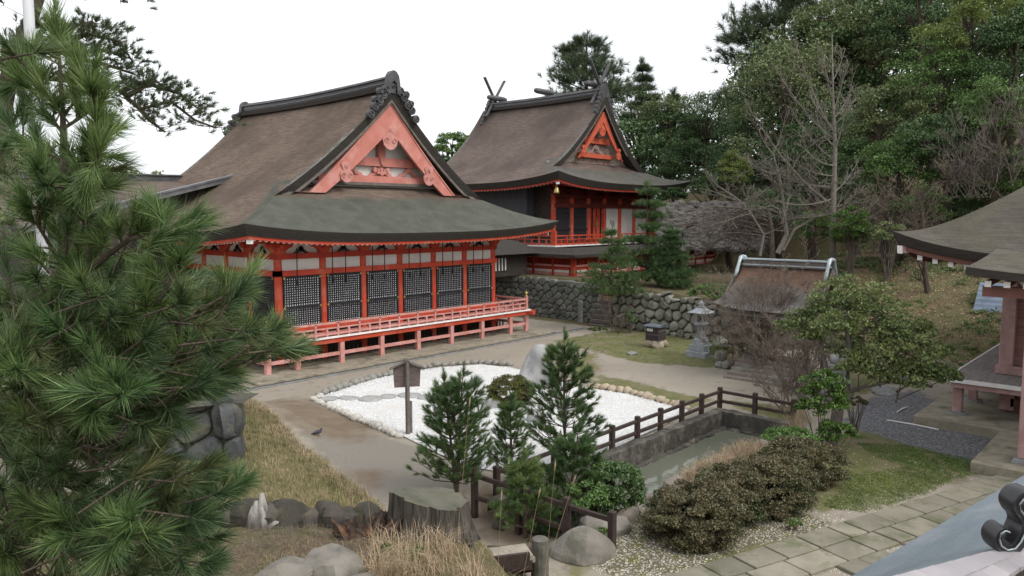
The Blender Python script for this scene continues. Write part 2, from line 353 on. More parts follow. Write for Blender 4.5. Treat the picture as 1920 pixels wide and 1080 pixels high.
# ------------------------------------------------------------------ bark roofs
def roof_material(name, brown, brown2, mossc, lich):
    m = bpy.data.materials.new(name); m.use_nodes = True; n = m.node_tree; p = n.nodes['Principled BSDF']
    p.inputs['Roughness'].default_value = .95; p.inputs['Specular IOR Level'].default_value = .12
    tc = n.nodes.new('ShaderNodeTexCoord')
    def nz(sc, det, st=(1, 1, 1), ro=.6):
        mp = n.nodes.new('ShaderNodeMapping'); mp.inputs['Scale'].default_value = st; n.links.new(tc.outputs['Object'], mp.inputs[0])
        t = n.nodes.new('ShaderNodeTexNoise'); t.inputs['Scale'].default_value = sc; t.inputs['Detail'].default_value = det; t.inputs['Roughness'].default_value = ro
        n.links.new(mp.outputs[0], t.inputs['Vector']); return t.outputs[0]
    def rp(s, a, b, c=0, d=1):
        r = n.nodes.new('ShaderNodeMapRange'); r.inputs[1].default_value = a; r.inputs[2].default_value = b; r.inputs[3].default_value = c; r.inputs[4].default_value = d; n.links.new(s, r.inputs[0]); return r.outputs[0]
    def mx(f, a, b):
        q = n.nodes.new('ShaderNodeMix'); q.data_type = 'RGBA'; n.links.new(f, q.inputs[0])
        for i, x in ((6, a), (7, b)):
            if isinstance(x, tuple): q.inputs[i].default_value = x + (1,)
            else: n.links.new(x, q.inputs[i])
        return q.outputs[2]
    course = nz(2.2, 5, (.7, .7, 9), .7)
    fine = nz(30, 3)
    base = mx(rp(course, .42, .58), brown, brown2); base = mx(rp(nz(5, 3, (.5, .5, 14), .8), .6, .72, 0, .55), base, tuple(x * .55 for x in brown2))
    base = mx(rp(nz(.35, 4), .4, .65), base, tuple(x * .82 for x in brown2))
    base = mx(rp(fine, .55, .75, 0, .5), base, tuple(min(1, x * 1.7) for x in brown))
    at = n.nodes.new('ShaderNodeAttribute'); at.attribute_name = 'moss'
    mc = mx(rp(nz(1.3, 6), .35, .65), mossc, tuple(x * .72 for x in mossc)); mc = mx(rp(nz(22, 4, ro=.8), .56, .7, 0, .8), mc, tuple(x * 1.9 for x in mossc))
    ad = n.nodes.new('ShaderNodeMath'); ad.operation = 'ADD'; n.links.new(at.outputs['Fac'], ad.inputs[0])
    n.links.new(rp(nz(1.2, 7, ro=.75), 0, 1, -.55, .55), ad.inputs[1]); base = mx(rp(ad.outputs[0], .32, .72), base, mc)
    al = n.nodes.new('ShaderNodeAttribute'); al.attribute_name = 'lichen'
    a2 = n.nodes.new('ShaderNodeMath'); a2.operation = 'ADD'; n.links.new(al.outputs['Fac'], a2.inputs[0]); n.links.new(rp(nz(3.5, 8, ro=.8), 0, 1, -.8, .8), a2.inputs[1])
    base = mx(rp(a2.outputs[0], .55, .85), base, lich)
    n.links.new(base, p.inputs['Base Color'])
    b = n.nodes.new('ShaderNodeBump'); b.inputs['Strength'].default_value = .9; b.inputs['Distance'].default_value = .06
    h = n.nodes.new('ShaderNodeMath'); h.operation = 'MULTIPLY_ADD'; n.links.new(course, h.inputs[0]); h.inputs[1].default_value = 1.2; n.links.new(nz(18, 5, ro=.7), h.inputs[2])
    n.links.new(h.outputs[0], b.inputs['Height']); n.links.new(b.outputs[0], p.inputs['Normal'])
    return m
M['roof1'] = roof_material('cypress bark thatch', (.215, .165, .13), (.135, .10, .08), (.115, .12, .10), (.27, .265, .25))
M['roof2'] = roof_material('older cypress bark thatch', (.185, .145, .125), (.125, .098, .085), (.135, .13, .115), (.2, .2, .19))
M['roof3'] = roof_material('mossy bark thatch', (.155, .14, .12), (.10, .09, .077), (.15, .14, .095), (.30, .285, .23))
M['roof4'] = roof_material('reddish bark thatch', (.21, .125, .085), (.15, .10, .08), (.16, .15, .14), (.26, .25, .24))
class Roof:
    def __init__(s, uc, vc, hu, hv, z0, a, b, up, D, th=.38, pw=3.0, zz=1.15):
        s.__dict__.update(uc=uc, vc=vc, hu=hu, hv=hv, z0=z0, a=a, b=b, up=up, D=D, th=th, pw=pw); s.vg = vc - hv + D; s.vr = vc + hv - D
        s.u0, s.u1, s.v0, s.v1 = uc - hu, uc + hu, vc - hv, vc + hv
    def pr(s, t): return s.a * t + s.b * t * t
    def upl(s, u, v): return s.up * min(1.05, abs((u - s.uc) / s.hu)) ** s.pw * min(1.05, abs((v - s.vc) / s.hv)) ** s.pw
    def z(s, u, v, t): return s.z0 + s.pr(t) + s.upl(u, v)
    def sm(s, u, v): return min(u - s.u0, s.u1 - u, v - s.v0, s.v1 - v)
    def soff(s, u, v): return s.z0 - s.th - .1 + .17 * s.sm(u, v) + s.upl(u, v)
    def top(s, root, m, back=.9):
        mb = MB(); hu, hv, D = s.hu, s.hv, s.D
        for sg in (-1, 1):
            def fn(i, j, sg=sg):
                t = i * hu
                c = min(t, D) + (0 if t < D else -.25 * ((t - D) / (hu - D)) ** 2)
                u = s.uc + sg * (hu - t); v = s.v0 + c + j * (s.v1 - s.v0 - 2 * c); return (u, v, s.z(u, v, t))
            mb.grid(fn, 60, 48, sg < 0)
        for sg in (-1, 1):
            def fn(i, j, sg=sg):
                t = i * (D + back); v = (s.v0 + t) if sg < 0 else (s.v1 - t); u = s.u0 + t + j * (s.u1 - s.u0 - 2 * t); return (u, v, s.z(u, v, t))
            mb.grid(fn, 24, 60, sg > 0)
        ob = mb.build('roof', m, root, smooth=False)
        nv = len(ob.data.vertices); co = np.empty(nv * 3, np.float32); ob.data.vertices.foreach_get('co', co); o = origin_of(root); co = co.reshape(-1, 3) + np.array(o)
        su = np.minimum(co[:, 0] - s.u0, s.u1 - co[:, 0]); sv = np.minimum(co[:, 1] - s.v0, s.v1 - co[:, 1])
        moss = np.clip(1 - (sv - su) / 1.3, 0, 1); moss = np.where(su > D + 1.2, np.clip(.75 - (sv - D) / 1.3, 0, 1) * np.clip(1.25 - (su - D) / 4, 0, 1), moss) 
        moss = np.where(sv < D - .01, np.where(sv <= su, 1, moss), moss)
        moss = np.where((co[:, 1] < s.vg + s.__dict__.get('bk', .95)) & (sv < D + back + .01) & (co[:, 2] < s.z0 + s.pr(D + back) + .02) & (sv <= su) & (sv > D - .4), np.clip(1 - (sv - D + .4) / .9, 0, 1), moss)
        back_ = back
        lich = np.clip(1 - (sv - D) / .9, 0, 1) * ((su > D + .3) & (su < D + 4.2)) * (sv >= D - .3) * (co[:, 2] > s.z0 + s.pr(np.minimum(sv, D + back)) + .25) * .8
        for nm, ar in (('moss', moss), ('lichen', lich)):
            at = ob.data.attributes.new(nm, 'FLOAT', 'POINT'); at.data.foreach_set('value', ar.astype(np.float32))
        ob.data.polygons.foreach_set('use_smooth', [True] * len(ob.data.polygons)); ob.data.set_sharp_from_angle(angle=R(60)); return ob
    def ring(s, ins, dz, n=64):
        pts = []
        c = [(s.u0 + ins, s.v0 + ins), (s.u1 - ins, s.v0 + ins), (s.u1 - ins, s.v1 - ins), (s.u0 + ins, s.v1 - ins)]
        for k in range(4):
            p, q = c[k], c[(k + 1) % 4]
            for i in range(n):
                t = i / n; t = .5 - .5 * math.cos(math.pi * t); u = p[0] + (q[0] - p[0]) * t; v = p[1] + (q[1] - p[1]) * t; pts.append((u, v, s.z0 + s.upl(u, v) + dz))
        return pts
    def band(s, name, m, root, specs):
        mb = MB(); rs = [s.ring(i, d) for i, d in specs]; n = len(rs[0]); vs = [p for r_ in rs for p in r_]
        mb.add(vs, [(k * n + i, k * n + (i + 1) % n, (k + 1) * n + (i + 1) % n, (k + 1) * n + i) for k in range(len(rs) - 1) for i in range(n)]); ob = mb.build(name, m, root); smooth_by_angle(ob); return ob
    def eaves(s, root, red, redd, white, wall, rspace=.25, sides='fl', rw=.1):
        th = s.th
        s.band('eave_edge', M['eaveb'], root, [(0, 0), (.03, -.08), (.16, -th * .62), (.24, -th), (.5, -th + .02)])
        s.band('eave_board', red, root, [(.3, -th + .03), (.3, -th - .12), (.4, -th - .12), (.4, -th + .03)])
        wu0, wu1, wv0, wv1 = wall
        mb = MB()
        def quad(p, q, r_, t, n=30):
            def fn(i, j):
                a = [p[k] + (q[k] - p[k]) * j for k in (0, 1)]; b = [t[k] + (r_[k] - t[k]) * j for k in (0, 1)]
                u, v = a[0] + (b[0] - a[0]) * i, a[1] + (b[1] - a[1]) * i; return (u, v, s.soff(u, v))
            mb.grid(fn, 8, n)
        e = .32; a0, a1, b0, b1 = s.u0 + e, s.u1 - e, s.v0 + e, s.v1 - e
        quad((a0, b0), (a1, b0), (wu1, wv0), (wu0, wv0)); quad((a0, b1), (a0, b0), (wu0, wv0), (wu0, wv1)); quad((a1, b0), (a1, b1), (wu1, wv1), (wu1, wv0)); quad((a1, b1), (a0, b1), (wu0, wv1), (wu1, wv1))
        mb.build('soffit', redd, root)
        rb, wb = MB(), MB(); ov = wv0 - s.v0
        k = int((s.u1 - s.u0 - 1.2) / rspace)
        for i in range(k + 1):
            u = s.u0 + .6 + i * (s.u1 - s.u0 - 1.2) / k; t0 = .42; t1 = min(ov, u - s.u0, s.u1 - u)
            rb = MB(); rb.m = 0
            if t1 > t0 + .1: rb.beam((u, s.v0 + t0, s.soff(u, s.v0 + t0) - .07), (u, s.v0 + t1, s.soff(u, s.v0 + t1) - .07), rw, rw * 1.1)
            rb.m = 1; z_ = s.soff(u, s.v0 + t0) - .07; rb.box(u - rw / 2 - .004, u + rw / 2 + .004, s.v0 + t0 - .025, s.v0 + t0, z_ - rw * .58, z_ + rw * .56)
            rb.build('rafter', [red, white], root)
        nf = k + 1; k = int((s.v1 - s.v0 - 1.2) / rspace); rest = MB()
        for i in range(k + 1):
            v = s.v0 + .6 + i * (s.v1 - s.v0 - 1.2) / k; t0 = .42; t1 = min(wu0 - s.u0, v - s.v0, s.v1 - v)
            rb = rest if nf + i >= 97 else MB(); rb.m = 0
            if t1 > t0 + .1: rb.beam((s.u0 + t0, v, s.soff(s.u0 + t0, v) - .07), (s.u0 + t1, v, s.soff(s.u0 + t1, v) - .07), rw, rw * 1.1)
            rb.m = 1; z_ = s.soff(s.u0 + t0, v) - .07; rb.box(s.u0 + t0 - .025, s.u0 + t0, v - rw / 2 - .004, v + rw / 2 + .004, z_ - rw * .58, z_ + rw * .56)
            if rb is not rest: rb.build('rafter', [red, white], root)
        if rest.v: rest.build('rafter', [red, white], root)['kind'] = 'stuff'
        for (cu_, cv_, iu, iv) in ((s.u0, s.v0, wu0, wv0), (s.u1, s.v0, wu1, wv0)):
            h = MB(); d = (1 if iu > cu_ else -1); p = (cu_ + d * .45, cv_ + .45); h.beam((p[0], p[1], s.soff(*p) - .12), (iu, iv, s.soff(iu, iv) - .2), .2, .24); h.build('hip_rafter', red, root)
            h = MB(); q = (p[0] - d * .02, p[1] - .02); h.beam((q[0] - d * .015, q[1] - .015, s.soff(*q) - .12), (q[0], q[1], s.soff(*q) - .12), .25, .28); h.build('hip_rafter_end', white, root)
    def gable(s, root, board, wallm, w0, w1, foot, zskirt, drop=.1, plank=True, xd=.5):
        """verge, bargeboards and wall of the front gable"""
        hu, D, vg = s.hu, s.D, s.vg; N = 40
        def vv(t): return vg - .25 * max(0, (t - D) / (hu - D)) ** 2
        def zz(t): return s.z0 + s.pr(t)
        def zc(t, u): return s.z(u, vv(t), t)
        mb = MB()
        for sg in (-1, 1):
            rows = []
            for k in range(N + 1):
                t = D + (hu - D) * k / N; u = s.uc + sg * (hu - t); z_ = zc(t, u); th = s.th * min(1, .12 + (t - D) * .8)
                sl = s.a + 2 * s.b * t; L = math.hypot(1, sl); thv = th * L
                rows.append([(u, vv(t), z_), (u, vv(t) + .02, z_ - thv * .25), (u, vv(t) + .12, z_ - thv), (u, vv(t) + .95, z_ - thv)])
            for k in range(N):
                for j in range(3): mb.add([rows[k][j], rows[k + 1][j], rows[k + 1][j + 1], rows[k][j + 1]], [(0, 1, 2, 3)])
        mb.build('verge', M['eaveb'], root)
        for sg in (-1, 1):
            if plank:
                pl = MB(); 
                for k in range(N):
                    q = []
                    for kk in (k, k + 1):
                        t = foot - .5 + (hu - foot + .5) * kk / N; u = s.uc + sg * (hu - t); sl = s.a + 2 * s.b * t; o_ = s.th * math.hypot(1, sl)
                        q.append([(u, vv(t) + .10, zz(t) - o_ + .02), (u, vv(t) + .10, max(zskirt, zz(t) - o_ - .13)), (u, vv(t) + .2, max(zskirt, zz(t) - o_ - .13)), (u, vv(t) + .2, zz(t) - o_ + .02)])
                    for j in range(4): pl.add([q[0][j], q[1][j], q[1][(j + 1) % 4], q[0][(j + 1) % 4]], [(0, 1, 2, 3)])
                pl.build('verge_plank', M['grwood'], root)
            bb = MB(); prev = None; bm_ = MB()
            for k in range(N + 1):
                t = foot + (hu - foot) * k / N; u = s.uc + sg * (hu - t); sl = s.a + 2 * s.b * t; fr_ = (t - foot) / (hu - foot); ex = xd * max(0, 1 - fr_) ** 1.4; o_ = s.th * math.hypot(1, sl) + drop + ex
                wd = w0 + (w1 - w0) * (t - foot) / (hu - foot) - ex; zt = zz(t) - o_; zb = max(zskirt, zt - wd); zt = max(zt, zskirt + .01)
                v_ = vv(t) + .22; q = [(u, v_, zt), (u, v_, zb), (u, v_ + .14, zb), (u, v_ + .14, zt)]; m_ = [(u, v_ - .035, zt), (u, v_ - .035, max(zb, zt - .1)), (u, v_, max(zb, zt - .1)), (u, v_, zt)]
                if prev:
                    for j in range(4): bb.add([prev[0][j], q[j], q[(j + 1) % 4], prev[0][(j + 1) % 4]], [(0, 1, 2, 3)]); bm_.add([prev[1][j], m_[j], m_[(j + 1) % 4], prev[1][(j + 1) % 4]], [(0, 1, 2, 3)])
                prev = (q, m_)
            b_ = bb.build('barge_board', board, root); bm_.build('moulding', board, b_)
        w = MB(); vw = vg + .95; pts = []
        for k in range(-N, N + 1):
            t = hu - abs(k) / N * (hu - D - .5); u = s.uc + (1 if k > 0 else -1) * (hu - t); pts.append((u, zz(t) - .3))
        pts = pts + [(pts[-1][0], zskirt - .3), (pts[0][0], zskirt - .3)]
        w.prism(pts, lambda a, b, t: (a, vw + .1 * t, b)); w.build('gable_wall', wallm, root)
def spiral(mb, c, r, ax_u, w=.03, turns=1.6, n=22, v=0):
    pts = []
    for i in range(n + 1):
        a = i / n * turns * 2 * math.pi; rr = r * (1 - .75 * i / n); pts.append((c[0] + ax_u * rr * math.cos(a), c[1] + v, c[2] + rr * math.sin(a)))
    mb.tube(pts, [w * (1 - .5 * i / n) for i in range(n + 1)], 5)
def pendant(root, u, v, ztop, W, H, m, fleur=False):
    out = [(0, 0), (.32, .02), (.5, -.10), (.36, -.28), (.30, -.40), (.52, -.46), (.62, -.62), (.52, -.82), (.28, -.96), (0, -1.0)]
    if fleur: out = [(0, .25), (.16, .08), (.3, -.04), (.42, -.2), (.3, -.36), (.22, -.42), (.5, -.5), (.56, -.68), (.42, -.88), (.2, -.98), (0, -1.0)]
    poly = [(u + a * W / 2 / .62, ztop + b * H) for a, b in out] + [(u - a * W / 2 / .62, ztop + b * H) for a, b in out[::-1][1:-1]]
    mb = MB(); mb.prism(poly, lambda a, b, t: (a, v + .08 * t, b)); ob = mb.build('gable_pendant', m, root)
    c = MB(); 
    for sg in (-1, 1): spiral(c, (u + sg * W * .24, v - .01, ztop - H * .66), W * .17, sg, W * .035)
    for k in range(6):
        a = k * math.pi / 3; c.tube([(u + W * .11 * math.cos(a), v - .035, ztop - H * .2 + W * .11 * math.sin(a)), (u + W * .11 * math.cos(a), v + .01, ztop - H * .2 + W * .11 * math.sin(a))], W * .06, 6)
    c.tube([(u, v - .06, ztop - H * .2), (u, v + .01, ztop - H * .2)], W * .07, 6); c.build('carving', m, ob); return ob
def ridge_part(root, uc, v0, v1, z, sag, w=.42):
    def Z(v): t = (v - v0) / (v1 - v0); return z - sag * 4 * t * (1 - t)
    for nm, m, ww, za, zb in (('ridge_base', M['eaveb'], w + .45, -.12, .12), ('ridge', M['ridge'], w, .12, .44), ('ridge_band', M['ridgel'], w + .1, .24, .28), ('ridge_cap', M['ridgel'], w + .24, .44, .51)):
        mb = MB()
        def fn(i, j):
            v = v0 + i * (v1 - v0); k = int(round(j * 4)) % 4; a, b = ((-1, za), (1, za), (1, zb), (-1, zb))[k]; return (uc + a * ww / 2, v, Z(v) + b)
        mb.grid(fn, 24, 4); ob = mb.build(nm, m, root); smooth_by_angle(ob)
    mb = MB(); mb.tube([(uc, v0 + (v1 - v0) * i / 20, Z(v0 + (v1 - v0) * i / 20) + .53) for i in range(21)], w * .25, 8); mb.build('ridge_top', M['ridge'], root, smooth=True)
def ridge_ornament(root, rf, v, z, sc=1.0, side=-1):
    uc = rf.uc; mb = MB()
    arch = [(-.42, -.25), (-.36, .3), (-.3, .62), (-.16, .8), (0, .86), (.16, .8), (.3, .62), (.36, .3), (.42, -.25), (.2, -.25), (.14, .25), (0, .36), (-.14, .25), (-.2, -.25)]
    mb.prism([(uc + a * sc, z + b * sc) for a, b in arch], lambda a, b, t: (a, v - .12 + .32 * t, b)); face = mb.build('ridge_end_tile', M['ridge'], root, bevel=.02)
    c = MB(); c.prism([(uc + a * sc, z + b * sc) for a, b in [(-.15, -.2), (-.12, .22), (0, .32), (.12, .22), (.15, -.2)]], lambda a, b, t: (a, v - .02 + .2 * t, b))
    spiral(c, (uc, v - .06, z + .12 * sc), .1 * sc, 1, .03); c.build('crest', M['ridge'], face)
    for sg in (-1, 1):
        w = MB(); k = 0
        for t, r_, off in ((.35, .22, .12), (.62, .24, .16), (.92, .24, .1), (1.2, .2, .1), (1.5, .2, .0), (.78, .18, .42), (1.15, .15, .38)):
            zz = z + (.12 - t * .95 + off) * sc; u = uc + sg * (t * .82 + .12) * sc
            w.tube([(u, v - .1, zz), (u, v + .12, zz)], r_ * sc, 12); spiral(w, (u, v - .12, zz), r_ * .72 * sc, sg, .035 * sc)
        w.build('ridge_end_scrolls', M['ridge'], root)
# ------------------------------------------------------------------ worship hall
H1 = thing('worship_hall', 'large vermilion shrine hall with bark roof, black lattice shutters and long salmon veranda', 'shrine hall', (23.23, 28.6, 0))
rf = Roof(23.23, 35.85, 9.23, 9.7, 5.63, .422, .0341, .48, 2.95)
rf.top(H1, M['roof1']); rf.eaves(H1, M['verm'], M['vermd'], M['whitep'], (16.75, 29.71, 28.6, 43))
rf.gable(H1, M['gabl'], M['white'], 1.0, 1.28, 3.9, 7.42, xd=.62)
ridge_part(H1, 23.23, 29.0, 42.6, 12.4, .12)
ridge_ornament(H1, rf, 28.85, 12.38, 1.0); ridge_ornament(H1, rf, 42.8, 12.4, .9)
VG = rf.vg
b = MB(); b.box(20.0, 26.5, VG + .7, VG + .9, 8.78, 9.2); b.build('tie_beam', M['gabl'], H1)
b = MB(); b.box(19.6, 26.9, VG + .62, VG + .88, 7.98, 8.3); b.build('tie_beam', M['gabl'], H1)
b = MB(); b.box(19.2, 27.3, VG + .55, VG + .9, 7.84, 7.98); b.build('gable_sill', M['grwood'], H1)
b = MB(); b.box(23.03, 23.43, VG + .66, VG + .88, 9.2, 11.2); b.prism([(23.03, 9.2), (23.43, 9.2), (23.33, 8.9), (23.23, 8.8), (23.13, 8.9)], lambda a, z_, t: (a, VG + .6 + .08 * t, z_)); b.build('king_post', M['gabl'], H1)
def froglegs(parent, uc, v, z0, z1, w, m, nm='carved_panel'):
    mb = MB(); h = z1 - z0
    half = [(0, 1), (.12, .98), (.2, .8), (.34, .72), (.42, .45), (.62, .35), (.8, .28), (1, 0), (.62, 0), (.5, .12), (.34, .18), (.24, .45), (.1, .55), (0, .5)]
    for sg in (-1, 1): mb.prism([(uc + sg * a * w / 2, z0 + b_ * h) for a, b_ in half], lambda a, b_, t: (a, v + .07 * t, b_))
    return mb.build(nm, m, parent)
for u in (21.45, 23.23, 25.0): froglegs(H1, u, VG + .78, 8.3, 8.78, 1.5, M['gabl'])
b = MB()
for k in range(5): b.tube([(22.85 + k * .19, VG + .7, 8.6 - .07 * (k % 2)), (22.85 + k * .19, VG + .8, 8.6 - .07 * (k % 2))], .13, 8)
b.tube([(23.23, VG + .68, 8.45), (23.23, VG + .8, 8.45)], .13, 8); b.build('flower_carving', M['gabl'], H1)
pendant(H1, 23.23, VG + .0, 10.78, .92, 1.25, M['pink'])
for u in (20.72, 25.72): pendant(H1, u, VG + .06, 8.85, .7, .95, M['pink'])
# body
WV = 28.6; ZF = 1.5
bays = [16.75 + 2.16 * k for k in range(7)]
for u in bays:
    c = MB(); c.tube([(u, WV, .0), (u, WV, 5.0)], .17, 14); ob = c.build('column', M['verm'], H1); smooth_by_angle(ob)
sbays = [28.6 + 2.16 * k for k in range(1, 7)]
for v in sbays:
    c = MB(); c.tube([(16.75, v, 0), (16.75, v, 5.0)], .17, 12); ob = c.build('column', M['verm'], H1); smooth_by_angle(ob)
def wall_run(axis_, pos, pts, side):
    """one storey of wall: axis_ 'u' runs along u at v=pos; side = outward sign"""
    def B(mb, a0, a1, d0, d1, z0, z1):
        lo, hi = sorted((pos + side * d0, pos + side * d1))
        if axis_ == 'u': mb.box(a0, a1, lo, hi, z0, z1)
        else: mb.box(lo, hi, a0, a1, z0, z1)
    a0, a1 = pts[0] - .17, pts[-1] + .17
    for z0, z1, d, m, nm in ((3.85, 4.08, .2, M['verm'], 'nageshi_beam'), (4.56, 4.80, .17, M['vermd'], 'upper_beam'), (1.42, 1.62, .19, M['verm'], 'sill_beam')):
        b = MB(); B(b, a0 - .03, a1 + .03, -.1, d, z0, z1); b.build(nm, m, H1)
    for k in range(len(pts) - 1):
        p, q = pts[k] + .16, pts[k + 1] - .16
        b = MB(); B(b, p, q, 0, .04, 4.08, 4.56); b.build('plaster_panel', M['white'], H1)
        b = MB(); B(b, p - .1, q + .1, 0, .03, 4.80, 5.25); b.build('plaster_band', M['white'], H1)
        # lattice shutter: black frame, grid of bars over pale backing, in two leaves
        lat = MB(); B(lat, p, q, 0, .05, 1.62, 3.85); leafob = lat.build('lattice_shutter', M['latwht'], H1)
        g = MB(); B(g, p, p + .07, .04, .13, 1.62, 3.85); B(g, q - .07, q, .04, .13, 1.62, 3.85); B(g, p, q, .04, .128, 1.62, 1.7); B(g, p, q, .04, .128, 3.74, 3.85); B(g, p, q, .05, .15, 2.42, 2.55)
        g.build('frame', M['latblk'], leafob)
        g = MB(); n_ = 15
        for i in range(1, n_): x = p + .07 + (q - p - .14) * i / n_; B(g, x - .028, x + .028, .05, .078, 1.7, 3.74)
        for i in range(1, 8): z = 1.7 + (2.42 - 1.7) * i / 8; B(g, p + .05, q - .05, .05, .072, z - .026, z + .026)
        for i in range(1, 12): z = 2.55 + (3.74 - 2.55) * i / 12; B(g, p + .05, q - .05, .05, .072, z - .026, z + .026)
        g.build('grid', M['latblk'], leafob)
        g = MB()
        for x in (p + .035, q - .035):
            for z in (3.76, 2.48, 1.68): g = MB(); B(g, x - .05, x + .05, .13, .158, z - .05, z + .05); g.build('brass_fitting', M['brass'], leafob)
        mid = (p + q) / 2
        g = MB()
        for sg in (-1, 1):
            poly = [(0, 1), (.15, .95), (.3, .6), (.55, .35), (1, 0), (.45, 0), (.2, .35), (0, .45)]
            if axis_ == 'u': g.prism([(mid + sg * x * .36, 4.80 + y * .3) for x, y in poly], lambda x, y, t: (x, pos + side * (.04 + .08 * t), y))
            else: g.prism([(mid + sg * x * .36, 4.80 + y * .3) for x, y in poly], lambda x, y, t: (pos + side * (.04 + .08 * t), x, y))
        B(g, mid - .1, mid + .1, .06, .12, 4.85, 5.05); g.build('frog_leg_strut', M['drk'], H1)
    for x in pts:
        br = [(-.62, 5.2), (.62, 5.2), (.6, 5.08), (.42, 5.03), (.3, 4.93), (.2, 4.80), (-.2, 4.80), (-.3, 4.93), (-.42, 5.03), (-.6, 5.08)]
        g = MB()
        if axis_ == 'u': g.prism([(x + a, z) for a, z in br], lambda a, z, t: (a, pos + side * (.02 + .2 * t), z))
        else: g.prism([(x + a, z) for a, z in br], lambda a, z, t: (pos + side * (.02 + .2 * t), a, z))
        B(g, x - .14, x + .14, 0, .42, 5.0, 5.16); g.build('bracket', M['verm'], H1)
    b = MB(); B(b, a0 - .3, a1 + .3, -.05, .26, 5.2, 5.36); b.build('purlin', M['vermd'], H1)
wall_run('u', WV, bays, -1); wall_run('v', 16.75, [28.6] + sbays, -1)
b = MB(); b.box(29.66, 29.76, 28.75, 41.5, 1.4, 5.4); b.build('side_wall', M['vermd'], H1)
for k in range(6):
    for f in ((.06, .38) if k else (.25,)):
        x = bays[k] + 2.16 * f; ztop = 5.05; g = MB(); g.tube([(x, WV - .62, ztop), (x, WV - .60, 3.62)], .022, 6); g.box(x - .03, x + .03, WV - .64, WV - .58, 3.45, 3.66); g.build('hanging_rod', M['iron'], H1)
# veranda
DV0 = 27.17; DU0, DU1 = 15.3, 31.12
deck = MB(); deck.box(DU0, DU1, DV0, 28.75, 1.19, 1.25); deck.box(DU0, 16.9, 28.75, 41.6, 1.19, 1.25); deck.box(29.6, DU1, 28.75, 41.6, 1.19, 1.25); deck.build('deck_boards', M['pink'], H1)
b = MB(); b.box(DU0 - .08, DU1 + .08, DV0 - .1, DV0 - .002, 1.2, 1.272); b.box(DU0 - .08, DU0 - .002, DV0, 41.6, 1.2, 1.272); b.box(DU1 + .002, DU1 + .08, DV0, 41.6, 1.2, 1.272); b.build('deck_edge', M['whitep'], H1)
b = MB(); b.box(DU0 - .3, DU1 + .55, DV0 - .02, DV0 + .16, .99, 1.188); b.box(DU1 - .2, DU1 - .02, DV0 - .45, DV0 - .02, 1.0, 1.186); b.box(DU0 + .02, DU0 + .2, DV0 + .18, 41.6, .99, 1.188); b.box(DU1 - .2, DU1 - .02, DV0 + .18, 41.6, .99, 1.188); b.build('deck_beam', M['verm'], H1)
posts = [16.75 + 2.16 * k for k in range(7)] + [31.0, 15.4]
for u in posts:
    c = MB(); c.box(u - .11, u + .11, DV0 + .0, DV0 + .2, .02, .99); c.build('deck_post', M['pink'], H1, bevel=.015)
for v in [29.5 + 2.16 * k for k in range(5)]:
    for u in (15.4, 31.0):
        c = MB(); c.box(u - .11, u + .11, v - .1, v + .1, .02, .99); c.build('deck_post', M['pink'], H1, bevel=.015)
b = MB(); b.box(DU0 + .1, 31.0, DV0 + .05, DV0 + .15, .42, .56); b.box(15.35, 15.45, DV0 + .2, 41.5, .42, .56); b.box(30.95, 31.05, DV0 + .2, 41.5, .42, .56); b.build('deck_tie', M['pink'], H1)
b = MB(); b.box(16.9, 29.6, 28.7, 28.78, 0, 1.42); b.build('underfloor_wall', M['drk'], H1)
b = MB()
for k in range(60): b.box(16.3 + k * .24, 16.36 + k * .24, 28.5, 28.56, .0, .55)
b.build('underfloor_slats', M['drk'], H1)
def railing(name, p, q, z, hgt, parent, mm, sp=.54):
    p, q = Vector((p[0], p[1], 0)), Vector((q[0], q[1], 0)); L = (q - p).length; d = (q - p) / L; n = max(2, int(L / sp)); mb = MB()
    for zz, w, h in ((hgt, .09, .09), (hgt * .62, .06, .06), (.12, .08, .08)): mb.beam(p + Vector((0, 0, z + zz)), q + Vector((0, 0, z + zz)), w, h)
    for i in range(n + 1):
        x = p + d * L * i / n; t = hgt if i % 2 == 0 else hgt * .62; mb.box(x.x - .045, x.x + .045, x.y - .045, x.y + .045, z + .01, z + t)
    return mb.build(name, mm, parent)
railing('railing', (DU0 + .1, DV0 + .1), (DU1 - .1, DV0 + .1), 1.25, .58, H1, M['pink']); railing('railing', (DU1 - .1, DV0 + .2), (DU1 - .1, 41), 1.25, .58, H1, M['pink']); railing('railing', (DU0 + .1, DV0 + .2), (DU0 + .1, 41), 1.25, .58, H1, M['pink'])
for u in (DU1 - .1, DU0 + .1):
    c = MB(); c.box(u - .075, u + .075, DV0 + .025, DV0 + .175, 1.25, 1.98); np_ = c.build('newel_post', M['pink'], H1)
    c = MB(); c.lathe((u, DV0 + .1, 1.98), [(.08, 0), (.085, .05), (.05, .08), (.09, .14), (.085, .2), (.01, .3)], 10); ob = c.build('finial', M['brass'], np_, smooth=True)
pf = MB(); pf.box(14.2, 31.6, 25.85, 41, -.3, .07); ob = pf.build('hall_platform', M['conc']); tag(ob, kind='structure')
pf = MB(); pf.box(12.5, 34.4, 25.42, 25.56, -.2, .05); ob = pf.build('gutter_kerb', M['stone']); tag(ob, kind='structure')
pf = MB(); pf.box(12.5, 34.4, 25.56, 25.849, -.2, .014); pf.box(31.6, 31.9, 25.85, 38, -.2, .014); ob = pf.build('gutter', M['gutter']); tag(ob, kind='structure')
